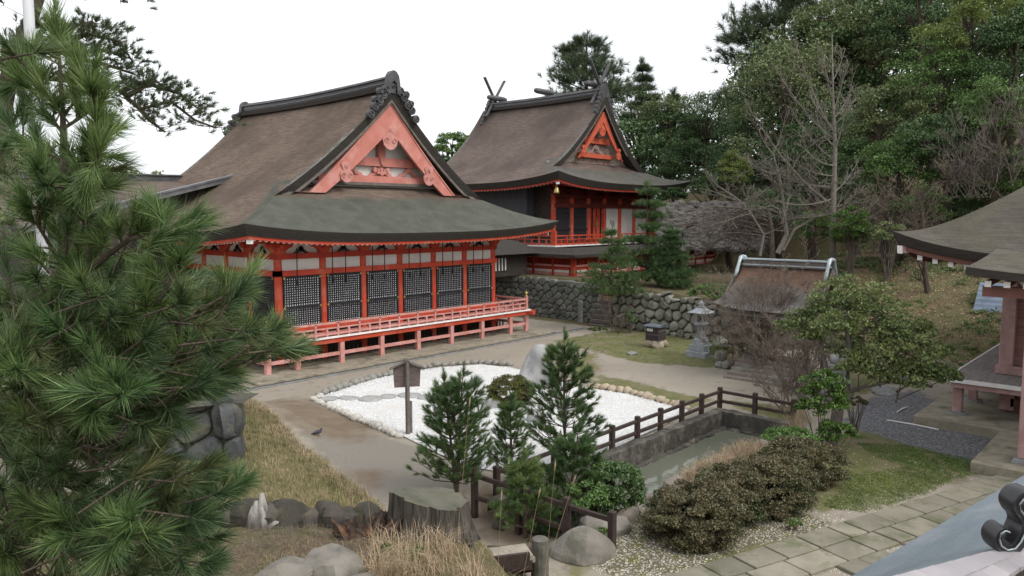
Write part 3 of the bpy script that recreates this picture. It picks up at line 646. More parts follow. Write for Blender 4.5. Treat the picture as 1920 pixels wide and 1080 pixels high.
# side roof joined to the back of the worship hall's left slope
sr = thing('connecting_roof', 'low brown bark roof with a pale metal cap joining the left slope of the big hall behind the pine', 'roof', (13, 38, 5.2))
mb = MB()
A_, B_, C_, D_ = (18.75, 42.2, 8.3), (9.5, 42.0, 8.15), (9.5, 36.1, 5.9), (18.75, 36.1, 8.25)
mb.grid(lambda i, j: tuple((A_[k] * (1 - i) + B_[k] * i) * (1 - j) + (D_[k] * (1 - i) + C_[k] * i) * j - (.25 * math.sin(math.pi * j) if k == 2 else 0) for k in range(3)), 20, 12)
ob = mb.build('roof', M['roof2'], sr, smooth=True)
mb = MB(); mb.beam((9.5, 36.05, 5.95), (18.9, 36.05, 8.42), .45, .09); mb.beam((9.5, 36.05, 5.8), (18.75, 36.05, 8.25), .3, .25); mb.build('metal_cap', M['ridgel'], sr)
mb = MB(); mb.beam((9.5, 42, 8.3), (18.9, 42.2, 8.42), .4, .3); mb.build('ridge', M['ridge'], sr); mb = MB(); mb.beam((9.5, 42, 8.48), (18.9, 42.2, 8.6), .6, .06); mb.build('ridge_cap', M['ridgel'], sr)
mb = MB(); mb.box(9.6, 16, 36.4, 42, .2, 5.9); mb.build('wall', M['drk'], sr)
# ------------------------------------------------------------------ main hall behind
H2 = thing('main_hall', 'smaller vermilion shrine hall on the raised terrace, crossed finials on its brown bark roof', 'shrine hall', (50.25, 36, 2.4))
r2 = Roof(50.25, 42.6, 9.35, 9.6, 8.80, .213, .0585, .68, 3.0, th=.45)
r2.top(H2, M['roof2']); r2.eaves(H2, M['vermd'], M['vermd'], M['whitep'], (44, 56.9, 36, 50), rspace=.34)
M['vdk'] = mat('eave shaded dark red timber', (.17, .03, .022), (.09, .02, .016), 2, .7); M['pap2'] = mat('grey paper backing', (.4, .42, .44), (.3, .32, .34), 3, .8)  # vdk: dark red timber, darkened further to paint shade under the eave
M['verm2'] = mat('gable vermilion', (.55, .12, .06), (.45, .09, .05), 2, .65)
M['weath'] = mat('weathered painted frieze', (.30, .30, .27), (.2, .15, .12), 6, .8, c3=(.4, .05, .04), s3=2.5)
r2.gable(H2, M['verm2'], M['weath'], .55, .8, 6.3, 10.85, drop=.55)
VG = r2.vg
ridge_part(H2, 50.25, 36.0, 48.4, 15.9, .1, .6)
b = MB(); b.box(48.6, 52.0, VG + .6, VG + .88, 12.15, 12.6); b.box(48.0, 52.5, VG + .6, VG + .88, 11.0, 11.35); b.build('tie_beam', M['verm2'], H2)
froglegs(H2, 50.25, VG + .7, 11.35, 12.1, 2.2, M['weath'])
pendant(H2, 50.25, VG + .06, 14.2, 1.0, 1.5, M['verm2'], True)
for u in (47.9, 52.6): pendant(H2, u, VG + .08, 11.85, .7, .9, M['verm2'])
for v in (36.4, 48.0):                                           # forked finials
    for sg in (-1, 1):
        b = MB(); b.beam((50.25 - sg * 1.1, v, 15.2), (50.25 + sg * 1.3, v, 18.6), .12, .25, up=(0, 1, 0)); b.build('forked_finial', M['ridge'], H2)
for v in (36.9, 42.2, 47.7):
    b = MB(); b.tube([(50.25 - 1.15, v, 16.85), (50.25 - .8, v, 16.85), (50.25 + .8, v, 16.85), (50.25 + 1.15, v, 16.85)], [.17, .24, .24, .17], 12); b.build('ridge_log', M['ridge'], H2, smooth=True)
for v in (35.95, 48.5):
    for sg in (-1, 1):
        w = MB()
        for k in range(5): w.tube([(50.25 + sg * (.4 + k * .17), v - .14, 15.95 - k * .34), (50.25 + sg * (.4 + k * .17), v + .14, 15.95 - k * .34)], .24 - .01 * k, 9)
        w.build('ridge_end_scrolls', M['ridge'], H2)
    w = MB(); w.prism([(50.25 + a, 15.7 + z_) for a, z_ in [(-.5, 0), (-.42, .7), (-.2, 1.1), (.2, 1.1), (.42, .7), (.5, 0)]], lambda a, z_, t: (a, v - .15 + .3 * t, z_)); w.build('ridge_end_tile', M['ridge'], H2)
b2 = [44.0 + 2.15 * k for k in range(7)]; WV2 = 36.0
for u in b2: c = MB(); c.tube([(u, WV2, 2.4), (u, WV2, 8.2)], .2, 12); ob = c.build('column', M['verm'], H2); smooth_by_angle(ob)
for v in (38.6, 41.2): c = MB(); c.tube([(44.0, v, 2.4), (44, v, 8.2)], .2, 12); c.build('column', M['vermd'], H2, smooth=False)
b = MB(); b.box(43.9, 57, WV2 - .26, WV2 + .1, 7.0, 7.3); b.box(43.9, 57, WV2 - .24, WV2 + .1, 4.3, 4.5); b.box(43.9, 57, WV2 - .3, WV2 - .02, 7.75, 7.95); b.build('nageshi_beam', M['vdk'], H2)
b = MB(); b.box(43.9, 57, WV2 + .02, WV2 + .1, 7.3, 8.6); b.build('upper_wall', M['vdk'], H2)
for k, u in enumerate(b2):
    g = MB(); g.prism([(u + a, z_) for a, z_ in [(-.6, 8.35), (.6, 8.35), (.55, 8.2), (.3, 8.1), (.18, 7.95), (-.18, 7.95), (-.3, 8.1), (-.55, 8.2)]], lambda a, z_, t: (a, WV2 - .4 + .4 * t, z_)); g.build('bracket', M['vdk'], H2)
for k in range(6):
    p, q = b2[k] + .2, b2[k + 1] - .2
    if k in (0, 1):
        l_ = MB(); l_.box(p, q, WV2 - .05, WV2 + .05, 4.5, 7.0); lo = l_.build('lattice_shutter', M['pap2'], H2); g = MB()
        for i in range(1, 14): x = p + (q - p) * i / 14; g.box(x - .042, x + .042, WV2 - .075, WV2 - .05, 4.5, 7.0)
        for i in range(1, 18): z_ = 4.5 + 2.5 * i / 18; g.box(p, q, WV2 - .073, WV2 - .05, z_ - .04, z_ + .04)
        g.box(p, q, WV2 - .15, WV2 - .05, 5.3, 5.42); g.build('grid', M['latblk'], lo)
    elif k == 2:
        l_ = MB(); l_.box(p, q, WV2 - .02, WV2 + .05, 4.5, 7.0); lo = l_.build('door', M['verm'], H2, bevel=.01); g = MB()
        for x in (p + .3, q - .3): g.box(x - .06, x + .06, WV2 - .1, WV2 - .02, 4.5, 7.0)
        g.box((p + q) / 2 - .03, (p + q) / 2 + .03, WV2 - .06, WV2 - .02, 4.5, 6.9); g.build('frame', M['latblk'], lo)
        g = MB(); g.tube([((p + q) / 2, WV2 - .1, 5.75), ((p + q) / 2, WV2 - .05, 5.75)], .2, 8); g.box((p + q) / 2 - .06, (p + q) / 2 + .06, WV2 - .09, WV2 - .05, 5.3, 6.2); g.build('fittings', M['brass'], lo)
    else:
        l_ = MB(); l_.box(p, q, WV2 - .02, WV2 + .05, 4.5, 7.0); l_.build('plaster_panel', M['white'], H2)
b = MB(); b.box(43.0, 43.9, 37.8, 44.5, 4.2, 8.55); b.build('side_wall', M['slate'], H2); b = MB(); b.box(43.9, 44.0, 36, 50, 4.4, 8.6); b.build('side_wall', M['drk'], H2)
b = MB(); b.box(42.5, 58.4, 34.6, 36.2, 4.12, 4.2); b.box(42.5, 43.95, 36.2, 49, 4.12, 4.2); b.build('deck_boards', M['pink'], H2)
b = MB(); b.box(42.4, 58.5, 34.5, 34.6, 4.13, 4.22); b.box(42.4, 42.5, 34.6, 49, 4.13, 4.22); b.build('deck_edge', M['whitep'], H2)
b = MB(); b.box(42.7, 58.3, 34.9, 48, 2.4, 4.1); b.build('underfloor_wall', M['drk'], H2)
railing('railing', (42.6, 34.7), (58.3, 34.7), 4.2, .72, H2, M['verm'], .7); railing('railing', (42.6, 34.8), (42.6, 46), 4.2, .72, H2, M['verm'], .7)
c = MB(); c.box(42.5, 42.72, 34.6, 34.82, 4.2, 5.3); np_ = c.build('newel_post', M['verm'], H2)
c = MB(); c.tube([(41.6, 33.75, 8.75), (41.6, 33.75, 8.45)], .03, 5); bl = c.build('wind_bell', M['brass'], H2); c = MB(); c.lathe((41.6, 33.75, 7.95), [(.22, 0), (.2, .1), (.14, .35), (.06, .5)], 10); c.build('bell_body', M['brass'], bl, smooth=True)
# roofed fence on the terrace in front of it
RFN = thing('roofed_fence', 'low red roofed fence with white base band running round the front of the terrace hall', 'fence', (38.5, 29.8, 2.4))
def rfence(axis_, pos, a0, a1, inward):
    def B(mb, x0, x1, d0, d1, z0, z1):
        lo, hi = sorted((pos + inward * d0, pos + inward * d1))
        mb.box(x0, x1, lo, hi, z0, z1) if axis_ == 'u' else mb.box(lo, hi, x0, x1, z0, z1)
    n_ = int((a1 - a0) / 1.5)
    b = MB(); B(b, a0, a1, 0, .2, 2.5, 2.72); B(b, a0, a1, -.02, .16, 3.08, 3.2); B(b, a0, a1, 0, .16, 3.62, 3.8); b.build('rails', M['pink'], RFN)
    b = MB(); B(b, a0, a1, .03, .12, 2.72, 2.86); b.build('white_band', M['white'], RFN)
    b = MB(); B(b, a0, a1, .05, .12, 2.87, 3.08); b.build('panel', M['vermd'], RFN)
    b = MB(); B(b, a0, a1, .3, .36, 2.4, 3.9); b.build('inner_wall', M['drk'], RFN)
    b = MB()
    for i in range(int((a1 - a0) / .16)): x = a0 + i * .16; B(b, x, x + .06, .08, .13, 3.2, 3.62)
    b.build('slats', M['vermd'], RFN)
    for i in range(n_ + 1): x = a0 + (a1 - a0) * i / n_; b = MB(); B(b, x - .09, x + .09, -.03, .2, 2.15, 3.85); b.build('post', M['vermd'], RFN)
rfence('u', 29.8, 38.5, 57.5, 1); rfence('v', 38.5, 29.8, 40, 1)
mb = MB(); U0, V0_, = 37.9, 29.2
def pent(d, z_): return [(U0 + d, 41, z_), (U0 + d, V0_ + d, z_), (58.2, V0_ + d, z_)]
L_ = [pent(0, 3.72), pent(0, 3.9), pent(.6, 4.02), pent(1.3, 4.3), pent(2.0, 4.02), pent(2.6, 3.9), pent(2.6, 3.72)]
mb.add([p for r_ in L_ for p in r_], [(3 * i + k, 3 * i + k + 1, 3 * i + 4 + k, 3 * i + 3 + k) for i in range(6) for k in (0, 1)] + [(0, 1, 19, 18), (1, 2, 20, 19), (2, 5, 8, 11, 14, 17, 20)])
ob = mb.build('bark_roof', M['eaveb'], RFN)
# dark wing at the right end of the terrace, dark plank fence beyond it
WG = thing('side_wing', 'low dark red roofed building at the right end of the terrace behind the pines', 'building', (60, 31, 2.6))
b = MB(); b.box(57.6, 62.6, 29.9, 33, 2.4, 4.5); b.build('wall', M['vermd'], WG); b = MB(); b.box(57.6, 62.6, 29.8, 29.88, 2.7, 2.85); b.build('white_band', M['white'], WG)
b = MB(); b.box(59, 59.9, 29.84, 29.88, 3.1, 4.2); b.build('window', M['drk'], WG)
b = MB(); b.grid(lambda i, j: (57.2 + 6 * i, 29 + 5 * j, 4.4 + 1.0 * math.sin(math.pi * j)), 2, 12); b.build('roof', M['roof2'], WG, smooth=True)
b = MB(); b.box(57.2, 63.2, 31.3, 31.7, 5.36, 5.5); b.build('ridge', M['ridgel'], WG)
PF = thing('plank_fence', 'dark vertical plank fence at the foot of the grey bank', 'fence', (63, 29, 3))
b = MB()
for k in range(34): b.box(62.7 + k * .02, 62.78 + k * .02, 30 - k * .22, 30 - k * .22 - .17, 2.6, 4.75 + .06 * (k % 3))
b.build('planks', M['drk'], PF); b = MB(); b.beam((62.65, 30, 4.1), (63.3, 22.6, 4.1), .08, .12); b.beam((62.65, 30, 3.2), (63.3, 22.6, 3.2), .08, .12); b.build('rail', M['grwood'], PF)
# small covered passage between the halls
CP = thing('passage_roof', 'small dark roofed passage between the two halls above the stone wall', 'roof', (35, 33, 2.5))
b = MB(); b.box(33.6, 37.6, 33, 37, 2.5, 4.0); b.build('wall', M['drk'], CP); b = MB(); b.grid(lambda i, j: (33 + 5 * i, 32.2 + 5.5 * j, 3.95 + .8 * math.sin(math.pi * j)), 2, 12); b.build('roof', M['eaveb'], CP, smooth=True)
b = MB()
for k in range(5): b.box(34.2 + k * .3, 34.3 + k * .3, 32.92, 32.98, 2.9, 3.7)
b.build('slats', M['white'], CP)
# ------------------------------------------------------------------ stones
M['bankst2'] = mat('pale brown boulder', (.235, .215, .185), (.145, .132, .115), 2.5, .9, 1.0, 7, c3=(.11, .11, .08), s3=2.2, bdist=.03)
rng = random.Random(7); nrg = np.random.default_rng(11)
def blob(mb, c, ax, p=2.6, jag=.12, seed=0, nu=8, nv=6):
    r = random.Random(seed); ph = [r.uniform(0, 6.28) for _ in range(6)]; vs = []
    pl = [Vector((r.gauss(0, 1), r.gauss(0, 1), r.gauss(0, 1))).normalized() for _ in range(9)]; dd = [r.uniform(.72, 1.0) for _ in pl]
    for i in range(nv + 1):
        th = math.pi * i / nv
        for k in range(nu):
            f = 2 * math.pi * k / nu; d = Vector((math.sin(th) * math.cos(f), math.sin(th) * math.sin(f), math.cos(th)))
            rr = (abs(d.x) ** p + abs(d.y) ** p + abs(d.z) ** p) ** (-1 / p)
            for q, w in zip(pl, dd):
                t = d.dot(q)
                if t > 0: rr = min(rr, w / t * (1 + .0))
            rr *= 1 + jag * (math.sin(3 * d.x + ph[0]) * math.sin(4 * d.y + ph[1]) + .5 * math.sin(7 * d.z + ph[2] + 3 * d.x) + .35 * math.sin(11 * d.y + ph[3] + 5 * d.z))
            q = d * rr; vs.append(tuple(c[j] + q.x * ax[0][j] + q.y * ax[1][j] + q.z * ax[2][j] for j in range(3)))
    fs = [(i * nu + k, i * nu + (k + 1) % nu, (i + 1) * nu + (k + 1) % nu, (i + 1) * nu + k) for i in range(nv) for k in range(nu)]
    return mb.add(vs, fs)
def rock(name, label, cat, c, size, m, rot=0, seed=0, group=None, res=(20, 14), p=2.6, jag=.08, tilt=0, ang=38):
    mb = MB(); cr, sr_ = math.cos(rot), math.sin(rot); ax = [(cr * size[0], sr_ * size[0], 0), (-sr_ * size[1], cr * size[1], 0), (tilt * size[2], 0, size[2])]
    blob(mb, c, ax, p, jag, seed, *res); ob = mb.build(name, m); smooth_by_angle(ob, ang); return tag(ob, label, cat, group)
# ------------------------------------------------------------------ white gravel bed with stone borders
bed = [(600, 745), (640, 731), (700, 712), (760, 699), (820, 690), (900, 684), (960, 690), (1000, 703), (1060, 716), (1110, 729), (1180, 740), (1240, 757), (1293, 770), (1240, 800), (1180, 828), (1110, 858), (1040, 880), (960, 888), (880, 876), (820, 850), (760, 820), (700, 795), (640, 773)]
bp = [pg(x, y, .02) for x, y in bed]
def resample(pts, step, closed=False):
    pts = [np.array(p, float) for p in pts] + ([np.array(pts[0], float)] if closed else []); out = [pts[0]]; acc = 0
    for a, b_ in zip(pts, pts[1:]):
        L = np.linalg.norm(b_ - a); d = (b_ - a) / L; pos = step - acc
        while pos <= L: out.append(a + d * pos); pos += step
        acc = L - (pos - step)
    return out
M['wgrav'] = mat('white marble gravel', (.70, .70, .69), (.52, .52, .50), 14, .9, .9, 30, island=0, c3=(.62, .6, .56), s3=.9, bdist=.05, lo=.4, hi=.75)
loop = resample(bp, .3, True); cx_ = np.mean([p for p in loop], 0); vs = [tuple(p) + (.03,) for p in loop]; fs = []; nL = len(vs); rings = 14
V_ = []; 
for k in range(rings + 1):
    for p in loop: q = cx_ + (p - cx_) * (1 - k / rings * .999); V_.append((q[0], q[1], .03 + .035 * (fbm(q[0] * 3, q[1] * 3, 2) - .5) * (k > 0) + .02 * (k > 0)))
F_ = [(k * nL + i, k * nL + (i + 1) % nL, (k + 1) * nL + (i + 1) % nL, (k + 1) * nL + i) for k in range(rings) for i in range(nL)]
ob = mesh_np('white_gravel', V_, F_, M['wgrav'], smooth=True); tag(ob, kind='structure')
# loose white chips on top
def chips(name, poly, n, s, z, m, label=None):
    xs = [p[0] for p in poly]; ys = [p[1] for p in poly]; pts = nrg.uniform((min(xs), min(ys)), (max(xs), max(ys)), (n, 2)); ok = in_poly(pts[:, 0], pts[:, 1], poly); pts = pts[ok]; n = len(pts)
    zz = z if not callable(z) else z(pts[:, 0], pts[:, 1]); c = np.stack([pts[:, 0], pts[:, 1], np.zeros(n) + zz], 1)
    base = np.array([(1, 0, 0), (-.5, .8, 0), (-.6, -.7, 0), (0, 0, .7)], float); a = nrg.uniform(0, 6.28, n); sc = nrg.uniform(.5, 1.2, n) * s
    x = base[None, :, 0] * np.cos(a)[:, None] - base[None, :, 1] * np.sin(a)[:, None]; y = base[None, :, 0] * np.sin(a)[:, None] + base[None, :, 1] * np.cos(a)[:, None]
    P = np.stack([x * sc[:, None], y * sc[:, None], np.broadcast_to(base[None, :, 2], x.shape) * sc[:, None]], -1) + c[:, None, :]
    T = (np.arange(n)[:, None, None] * 4 + np.array([(0, 1, 3), (1, 2, 3), (2, 0, 3)])[None]).reshape(-1, 3)
    return tag(mesh_np(name, P.reshape(-1, 3), T, m), kind='stuff')
M['chip'] = mat('white chip', (.72, .72, .71), (.6, .6, .59), 10, .9, island=.25)
chips('white_gravel_chips', [tuple(p) for p in bp], 26000, .035, .045, M['chip'])
M['shellm'] = mat('pale shell grit', (.56, .52, .44), (.36, .31, .24), 10, .8, island=.4)
chips('shell_grit', poly_px([(1130, 1080), (1090, 1050), (1130, 1000), (1200, 975), (1250, 1010), (1330, 1025), (1450, 975), (1560, 960), (1600, 975), (1400, 1030), (1290, 1080)]), 4200, .022, lambda u, v: height(u, v) + .0, M['shellm'])
chips('shell_grit', poly_px([(1640, 1080), (1480, 1080), (1600, 1030), (1760, 960), (1800, 975)]), 1800, .025, lambda u, v: height(u, v) + .0, M['shellm'])
M['gchip'] = mat('dark gravel chip', (.24, .24, .25), (.12, .12, .13), 8, .8, island=.5)
chips('dark_gravel', poly_px([(1590, 790), (1640, 750), (1720, 735), (1790, 790), (1860, 850), (1920, 880), (1900, 880), (1780, 850), (1680, 830)]), 9000, .03, lambda u, v: height(u, v), M['gchip'])
M['lf'] = mat('fallen leaves', (.30, .22, .13), (.2, .13, .08), 8, .9, island=.5)
chips('fallen_leaves', [(34, 0), (60, 2), (52, 17), (35, 15)], 9000, .07, lambda u, v: height(u, v), M['lf'])
chips('fallen_leaves', poly_px([(1580, 830), (1890, 880), (1640, 970), (1500, 990), (1500, 900)]), 420, .022, lambda u, v: height(u, v), M['shellm'])
# border stones: every one a thing
def border(px, label, cat, group, m, sz, gap, z=.0, skip=0):
    pts = resample([pg(x, y, 0) for x, y in px], gap); k = 0
    for p in pts:
        s = sz * rng.uniform(.75, 1.2); mb = MB(); a = rng.uniform(0, 3); cr, sr_ = math.cos(a), math.sin(a)
        blob(mb, (p[0] + rng.uniform(-.03, .03), p[1] + rng.uniform(-.03, .03), s * .22), [(cr * s * .62, sr_ * s * .62, 0), (-sr_ * s * .5, cr * s * .5, 0), (0, 0, s * .42)], 2.5, .08, rng.randint(0, 9999), 10, 7)
        ob = mb.build('border_stone', m, smooth=True); tag(ob, label, cat, group)
border([(600, 744), (588, 751), (640, 776), (700, 799), (752, 822)], 'small white rounded stone edging the near left side of the white gravel', 'edging stone', 'white stones along the path side of the gravel bed', M['peb'], .26, .25)
border([(598, 742), (640, 729), (700, 710), (760, 697), (820, 687), (900, 681), (965, 687)], 'grey green flat stone edging the far side of the white gravel by the veranda', 'edging stone', 'grey stones edging the far side of the gravel bed', M['greyst'], .3, .34)
border([(1108, 727), (1180, 738), (1240, 754), (1300, 772)], 'tan rounded stone edging the white gravel beside the grass strip', 'edging stone', 'tan stones edging the right side of the gravel bed', M['tanst'], .33, .31)
M['step'] = mat('flat grey stepping stone', (.36, .36, .35), (.28, .28, .27), 5, .85, .2, 30)
for k, (x, y, w) in enumerate([(617, 748, 26), (653, 747, 31), (694, 748, 38), (728, 744, 27), (767, 742, 36), (802, 745, 32), (838, 748, 30), (876, 750, 34), (918, 755, 40)]):
    p = pg(x, y, .05); s = w / 84.; mb = MB(); blob(mb, (p[0], p[1], .05), [(RT[0] * s, RT[1] * s, 0), (FW[0] * s * .95, FW[1] * s * .95, 0), (0, 0, .07)], 2.8, .05, k, 16, 8)
    ob = mb.build('stepping_stone', M['step']); smooth_by_angle(ob, 50); tag(ob, 'flat grey stepping stone laid across the white gravel left of the bush', 'stepping stone', 'stepping stones in a row across the white gravel')
p = pg(1000, 728); 
mb = MB()
outl = [(-.95, 0), (-.98, .5), (-.80, 1.1), (-.45, 1.55), (-.1, 1.72), (.25, 1.62), (.55, 1.2), (.75, .6), (.9, 0)]
def sr_fn(i, j):
    H = 1.66; z = H * (1 - (1 - i) ** 1.7); k = z / H; sh = math.sqrt(max(0, 1 - k ** 3.2)); mid = -.06 + .22 * k; hw = (.66 - .12 * k) * sh + .01
    a = j * 2 * math.pi; c_, s_ = math.cos(a), math.sin(a); c_ = math.copysign(abs(c_) ** .8, c_); s_ = math.copysign(abs(s_) ** .8, s_); th = .40 * sh + .01
    x = mid + hw * c_; y = th * s_ + .08 * math.sin(x * 3 + z * 2); n_ = (.05 * math.sin(3 * z + 2 * c_) + .02 * math.sin(9 * z + 5 * c_) + .08 * (float(fbm(x * 2.5 + 5, z * 2.5 + s_, 4)) - .5)) * sh
    q = np.array(p) + RT * (x + n_) + FW * (y + n_) + RT * .1; return (q[0], q[1], z + .02)
mb.grid(sr_fn, 28, 40); M['mono'] = mat('pale grey standing stone', (.37, .37, .365), (.21, .21, .21), 1.8, .8, .35, 9, c3=(.14, .14, .14), s3=1.1, stretch=(1, 1, .5)); ob = mb.build('standing_stone', M['mono'], smooth=True); tag(ob, 'tall pale grey standing stone with rounded top behind the round bush in white gravel', 'standing stone')
for k, (x, y, w, h, s) in enumerate([(926, 766, .28, .28, 1), (958, 790, .42, .30, 2), (1003, 790, .34, .28, 3), (1065, 768, .45, .25, 6)]):
    q = pg(x, y); rock('garden_rock', ['small pale rock at the left foot of the round bush', 'broad pale rock in front of the round bush on white gravel', 'pale rock right of the broad one under the bush', 'low grey rock in the gravel right of the standing stone, behind the pine'][k], 'rock', (q[0], q[1], h * .35), (w, w * .7, h), M['mono'], .4 * k, s)
# ------------------------------------------------------------------ pond
u0, u1, v0, v1 = POND
M['pwall'] = mat('mossy weathered pond wall', (.085, .077, .066), (.05, .046, .04), 4, .9, .8, 9, c3=(.15, .14, .12), s3=2.2, bdist=.04)
mb = MB()
mb.grid(lambda i, j: ((u0 - .3) + (u1 + .3 - u0) * i, v1 - .06 + [0, 0, .3, .3][j if j < 4 else 3] + .04 * (fbm(i * 30, j * 1.3, 1) - .5), [-1.0, .12, .14, -.2][j if j < 4 else 3] + .06 * (fbm(i * 22, j, 2) - .5)) if False else ((u0 - .3) + (u1 + .3 - u0) * i, (v1 - .06, v1 - .06 + .02, v1 + .26, v1 + .28)[int(round(j * 3))], (-1.0, .12, .14, -.2)[int(round(j * 3))] + .08 * (float(fbm(i * 22, j * 3, 2)) - .5)), 60, 3)
mb.grid(lambda i, j: ((u1 + .06, u1 + .04, u1 - .26, u1 - .28)[int(round((1 - j) * 3))] + .0, v1 + .3 - (v1 - v0 + .5) * i, (-1.0, .10, .12, -1.0)[int(round(j * 3))] + .08 * (float(fbm(i * 9, j * 3, 7)) - .5)), 24, 3)
ob = mb.build('pond_wall', M['pwall']); tag(ob, 'mossy dark grey stone wall round the far side and end of the narrow pond', 'pond wall')
mb = MB()
for k in range(22): blob(mb, (u1 - .4 - k * .47, v1 - .1 + rng.uniform(-.04, .04), -.44), [(.3, 0, 0), (0, .13, 0), (0, 0, .09)], 2.6, .1, k)
for k in range(5): blob(mb, (u1 - .3, v1 - .5 - k * .42, -.44), [(.13, 0, 0), (0, .26, 0), (0, 0, .09)], 2.6, .1, k + 50)
ob = mb.build('pond_foot_stones', M['pwall']); smooth_by_angle(ob, 50); tag(ob, 'row of dark stones lying at the water line along the pond wall', 'stone row')
wm = bpy.data.materials.new('pond water'); wm.use_nodes = True; n = wm.node_tree; p_ = n.nodes['Principled BSDF']; p_.inputs['Base Color'].default_value = (.13, .138, .105, 1); p_.inputs['Roughness'].default_value = .06; p_.inputs['IOR'].default_value = 1.33
nz_ = n.nodes.new('ShaderNodeTexNoise'); nz_.inputs['Scale'].default_value = 5; nz_.inputs['Detail'].default_value = 3; tc = n.nodes.new('ShaderNodeTexCoord'); n.links.new(tc.outputs['Object'], nz_.inputs['Vector'])
b_ = n.nodes.new('ShaderNodeBump'); b_.inputs['Strength'].default_value = .12; b_.inputs['Distance'].default_value = .03; n.links.new(nz_.outputs[0], b_.inputs['Height']); n.links.new(b_.outputs[0], p_.inputs['Normal'])
ob = mesh_np('water', [(u0 - .6, v0 - .3, -.44), (u1 + .2, v0 - .3, -.44), (u1 + .2, v1 + .1, -.44), (u0 - .6, v1 + .1, -.44)], [(0, 1, 2, 3)], wm); tag(ob, kind='structure')
# near bank stones of the pond
M['bankst'] = mat('brown grey bank stone', (.25, .21, .18), (.17, .145, .125), 4, .9, .5, 12, c3=(.30, .29, .26), s3=2, bdist=.03)
bk = [(1165, 968, .55, .36), (1215, 938, .5, .32), (1262, 908, .5, .28), (1310, 885, .45, .28), (1350, 862, .45, .28), (1400, 842, .4, .25), (1450, 822, .4, .25)]
for k, (x, y, w, h) in enumerate(bk):
    q = pg(x, y, 0); ob = rock('bank_stone', 'brown grey flat stone in the near bank of the pond beside the hedge', 'stone', (q[0], q[1] - .1, -.12), (w * .62, .3, h), M['bankst'], .1, k + 20, 'stones along the near bank of the pond', p=4)
mb = MB(); mb.box(u0 - .3, u1, v0 - .35, v0 - .02, -1.2, -.06); ob = mb.build('bank_kerb', M['bankst']); tag(ob, kind='structure')
q = pg(1092, 1040); rock('boulder', 'big pale wedge shaped boulder at the end of the near wooden fence', 'boulder', (q[0], q[1], .02), (.72, .5, .56), M['bankst2'], -.9, 31, res=(28, 20), p=1.35, jag=.05, ang=30)
q = pg(1132, 1000); rock('boulder', 'smaller flat topped boulder behind the big wedge shaped boulder', 'boulder', (q[0] + .1, q[1] + .1, .02), (.55, .4, .3), M['bankst2'], -.5, 35, res=(28, 20), p=4, jag=.05, ang=30)
for k, (x, y, w) in enumerate([(905, 940, .3), (945, 960, .25), (975, 975, .22), (1010, 990, .3), (1035, 965, .24), (935, 985, .2), (880, 930, .22)]):
    q = pg(x, y, -.3); rock('garden_rock', 'small dark stone in the soil below the near wooden fence', 'stone', (q[0], q[1], -.32), (w * .8, w * .6, w * .6), M['drock'], k, k + 60, 'small stones below the near fence', res=(14, 10))
# wooden fence, two things: the far run turning round the pond, and the near run
FA = thing('wooden_fence', 'dark brown two rail wooden fence along the far side of the pond turning its corner', 'fence', (17, 11.55, 0))
def fence_run(root, pts, zt, zb, rails):
    pc = []
    for k, (a, b) in enumerate(pts):
        c = MB(); c.box(a - .068, a + .068, b - .068, b + .068, zb, zt); c.build('post', M['log'], root, bevel=.015)
    for p, q in zip(pts, pts[1:]):
        for z in rails:
            d = Vector((q[0] - p[0], q[1] - p[1], 0)).normalized() * .071
            c = MB(); c.beam((p[0] + d.x, p[1] + d.y, z + rng.uniform(-.01, .01)), (q[0] - d.x, q[1] - d.y, z + rng.uniform(-.01, .01)), .075, .1); c.build('rail', M['log'], root, bevel=.012)
fence_run(FA, [(22.85 - 1.24 * k, 11.52) for k in range(9)][::-1] + [(22.85, 10.3), (22.85, 9.05)], .74, -.1, (.59, .27))
fence_run(FA, [(12.1, 11.52), (22.85 - 1.24 * 8, 11.52)], .74, -.1, (.59, .27))
FB = thing('wooden_fence', 'near dark brown wooden fence running down to the big boulder across the pond end', 'fence', (11.6, 9.8, -.35))
fence_run(FB, [(11.62, 11.75), (11.62, 10.42), (11.6, 9.1), (11.6, 8.0)], .78, -.6, (.6, .1))
# steps and post in the foreground
WS = thing('wooden_steps', 'three pale timber steps with a stubby mossy post beside the tree stump', 'steps', tuple(pg(950, 1045, .6)) + (0,))
M['plank'] = mat('pale worn timber', (.36, .32, .26), (.25, .22, .18), 4, .9, .4, 20, stretch=(6, 1, 1), c3=(.2, .19, .14), s3=3)
a0 = cw(-.55, 12.2); 
for k in range(3):
    z = .95 - k * .24; Yk = 11.6 + k * .42; P0, P1 = cw(-.62 + k * .05, Yk), cw(.28 + k * .05, Yk + .25); mb = MB(); mb.beam((*P0, z), (*P1, z), .44, .1); ob = mb.build('tread', M['plank'], WS, bevel=.01)
    mb = MB(); d = FW * .24; mb.beam((P0[0] - d[0], P0[1] - d[1], z - .02), (P1[0] - d[0], P1[1] - d[1], z - .02), .06, .24); mb.build('riser', M['log'], WS)
P0, P1 = cw(-.6, 12.65), cw(.42, 12.85); mb = MB(); mb.beam((*P0, .62), (*P1, .5), .1, .12); mb.build('side_rail', M['log'], WS)
q = cw(.47, 12.2); mb = MB(); mb.tube([(*q, 0.1), (*q, .6), (*q, 1.02)], [.16, .15, .14], 12); ob = mb.build('post', mat('mossy post', (.15, .14, .12), (.09, .09, .07), 6, .9, .5, 20), WS, bevel=.01)
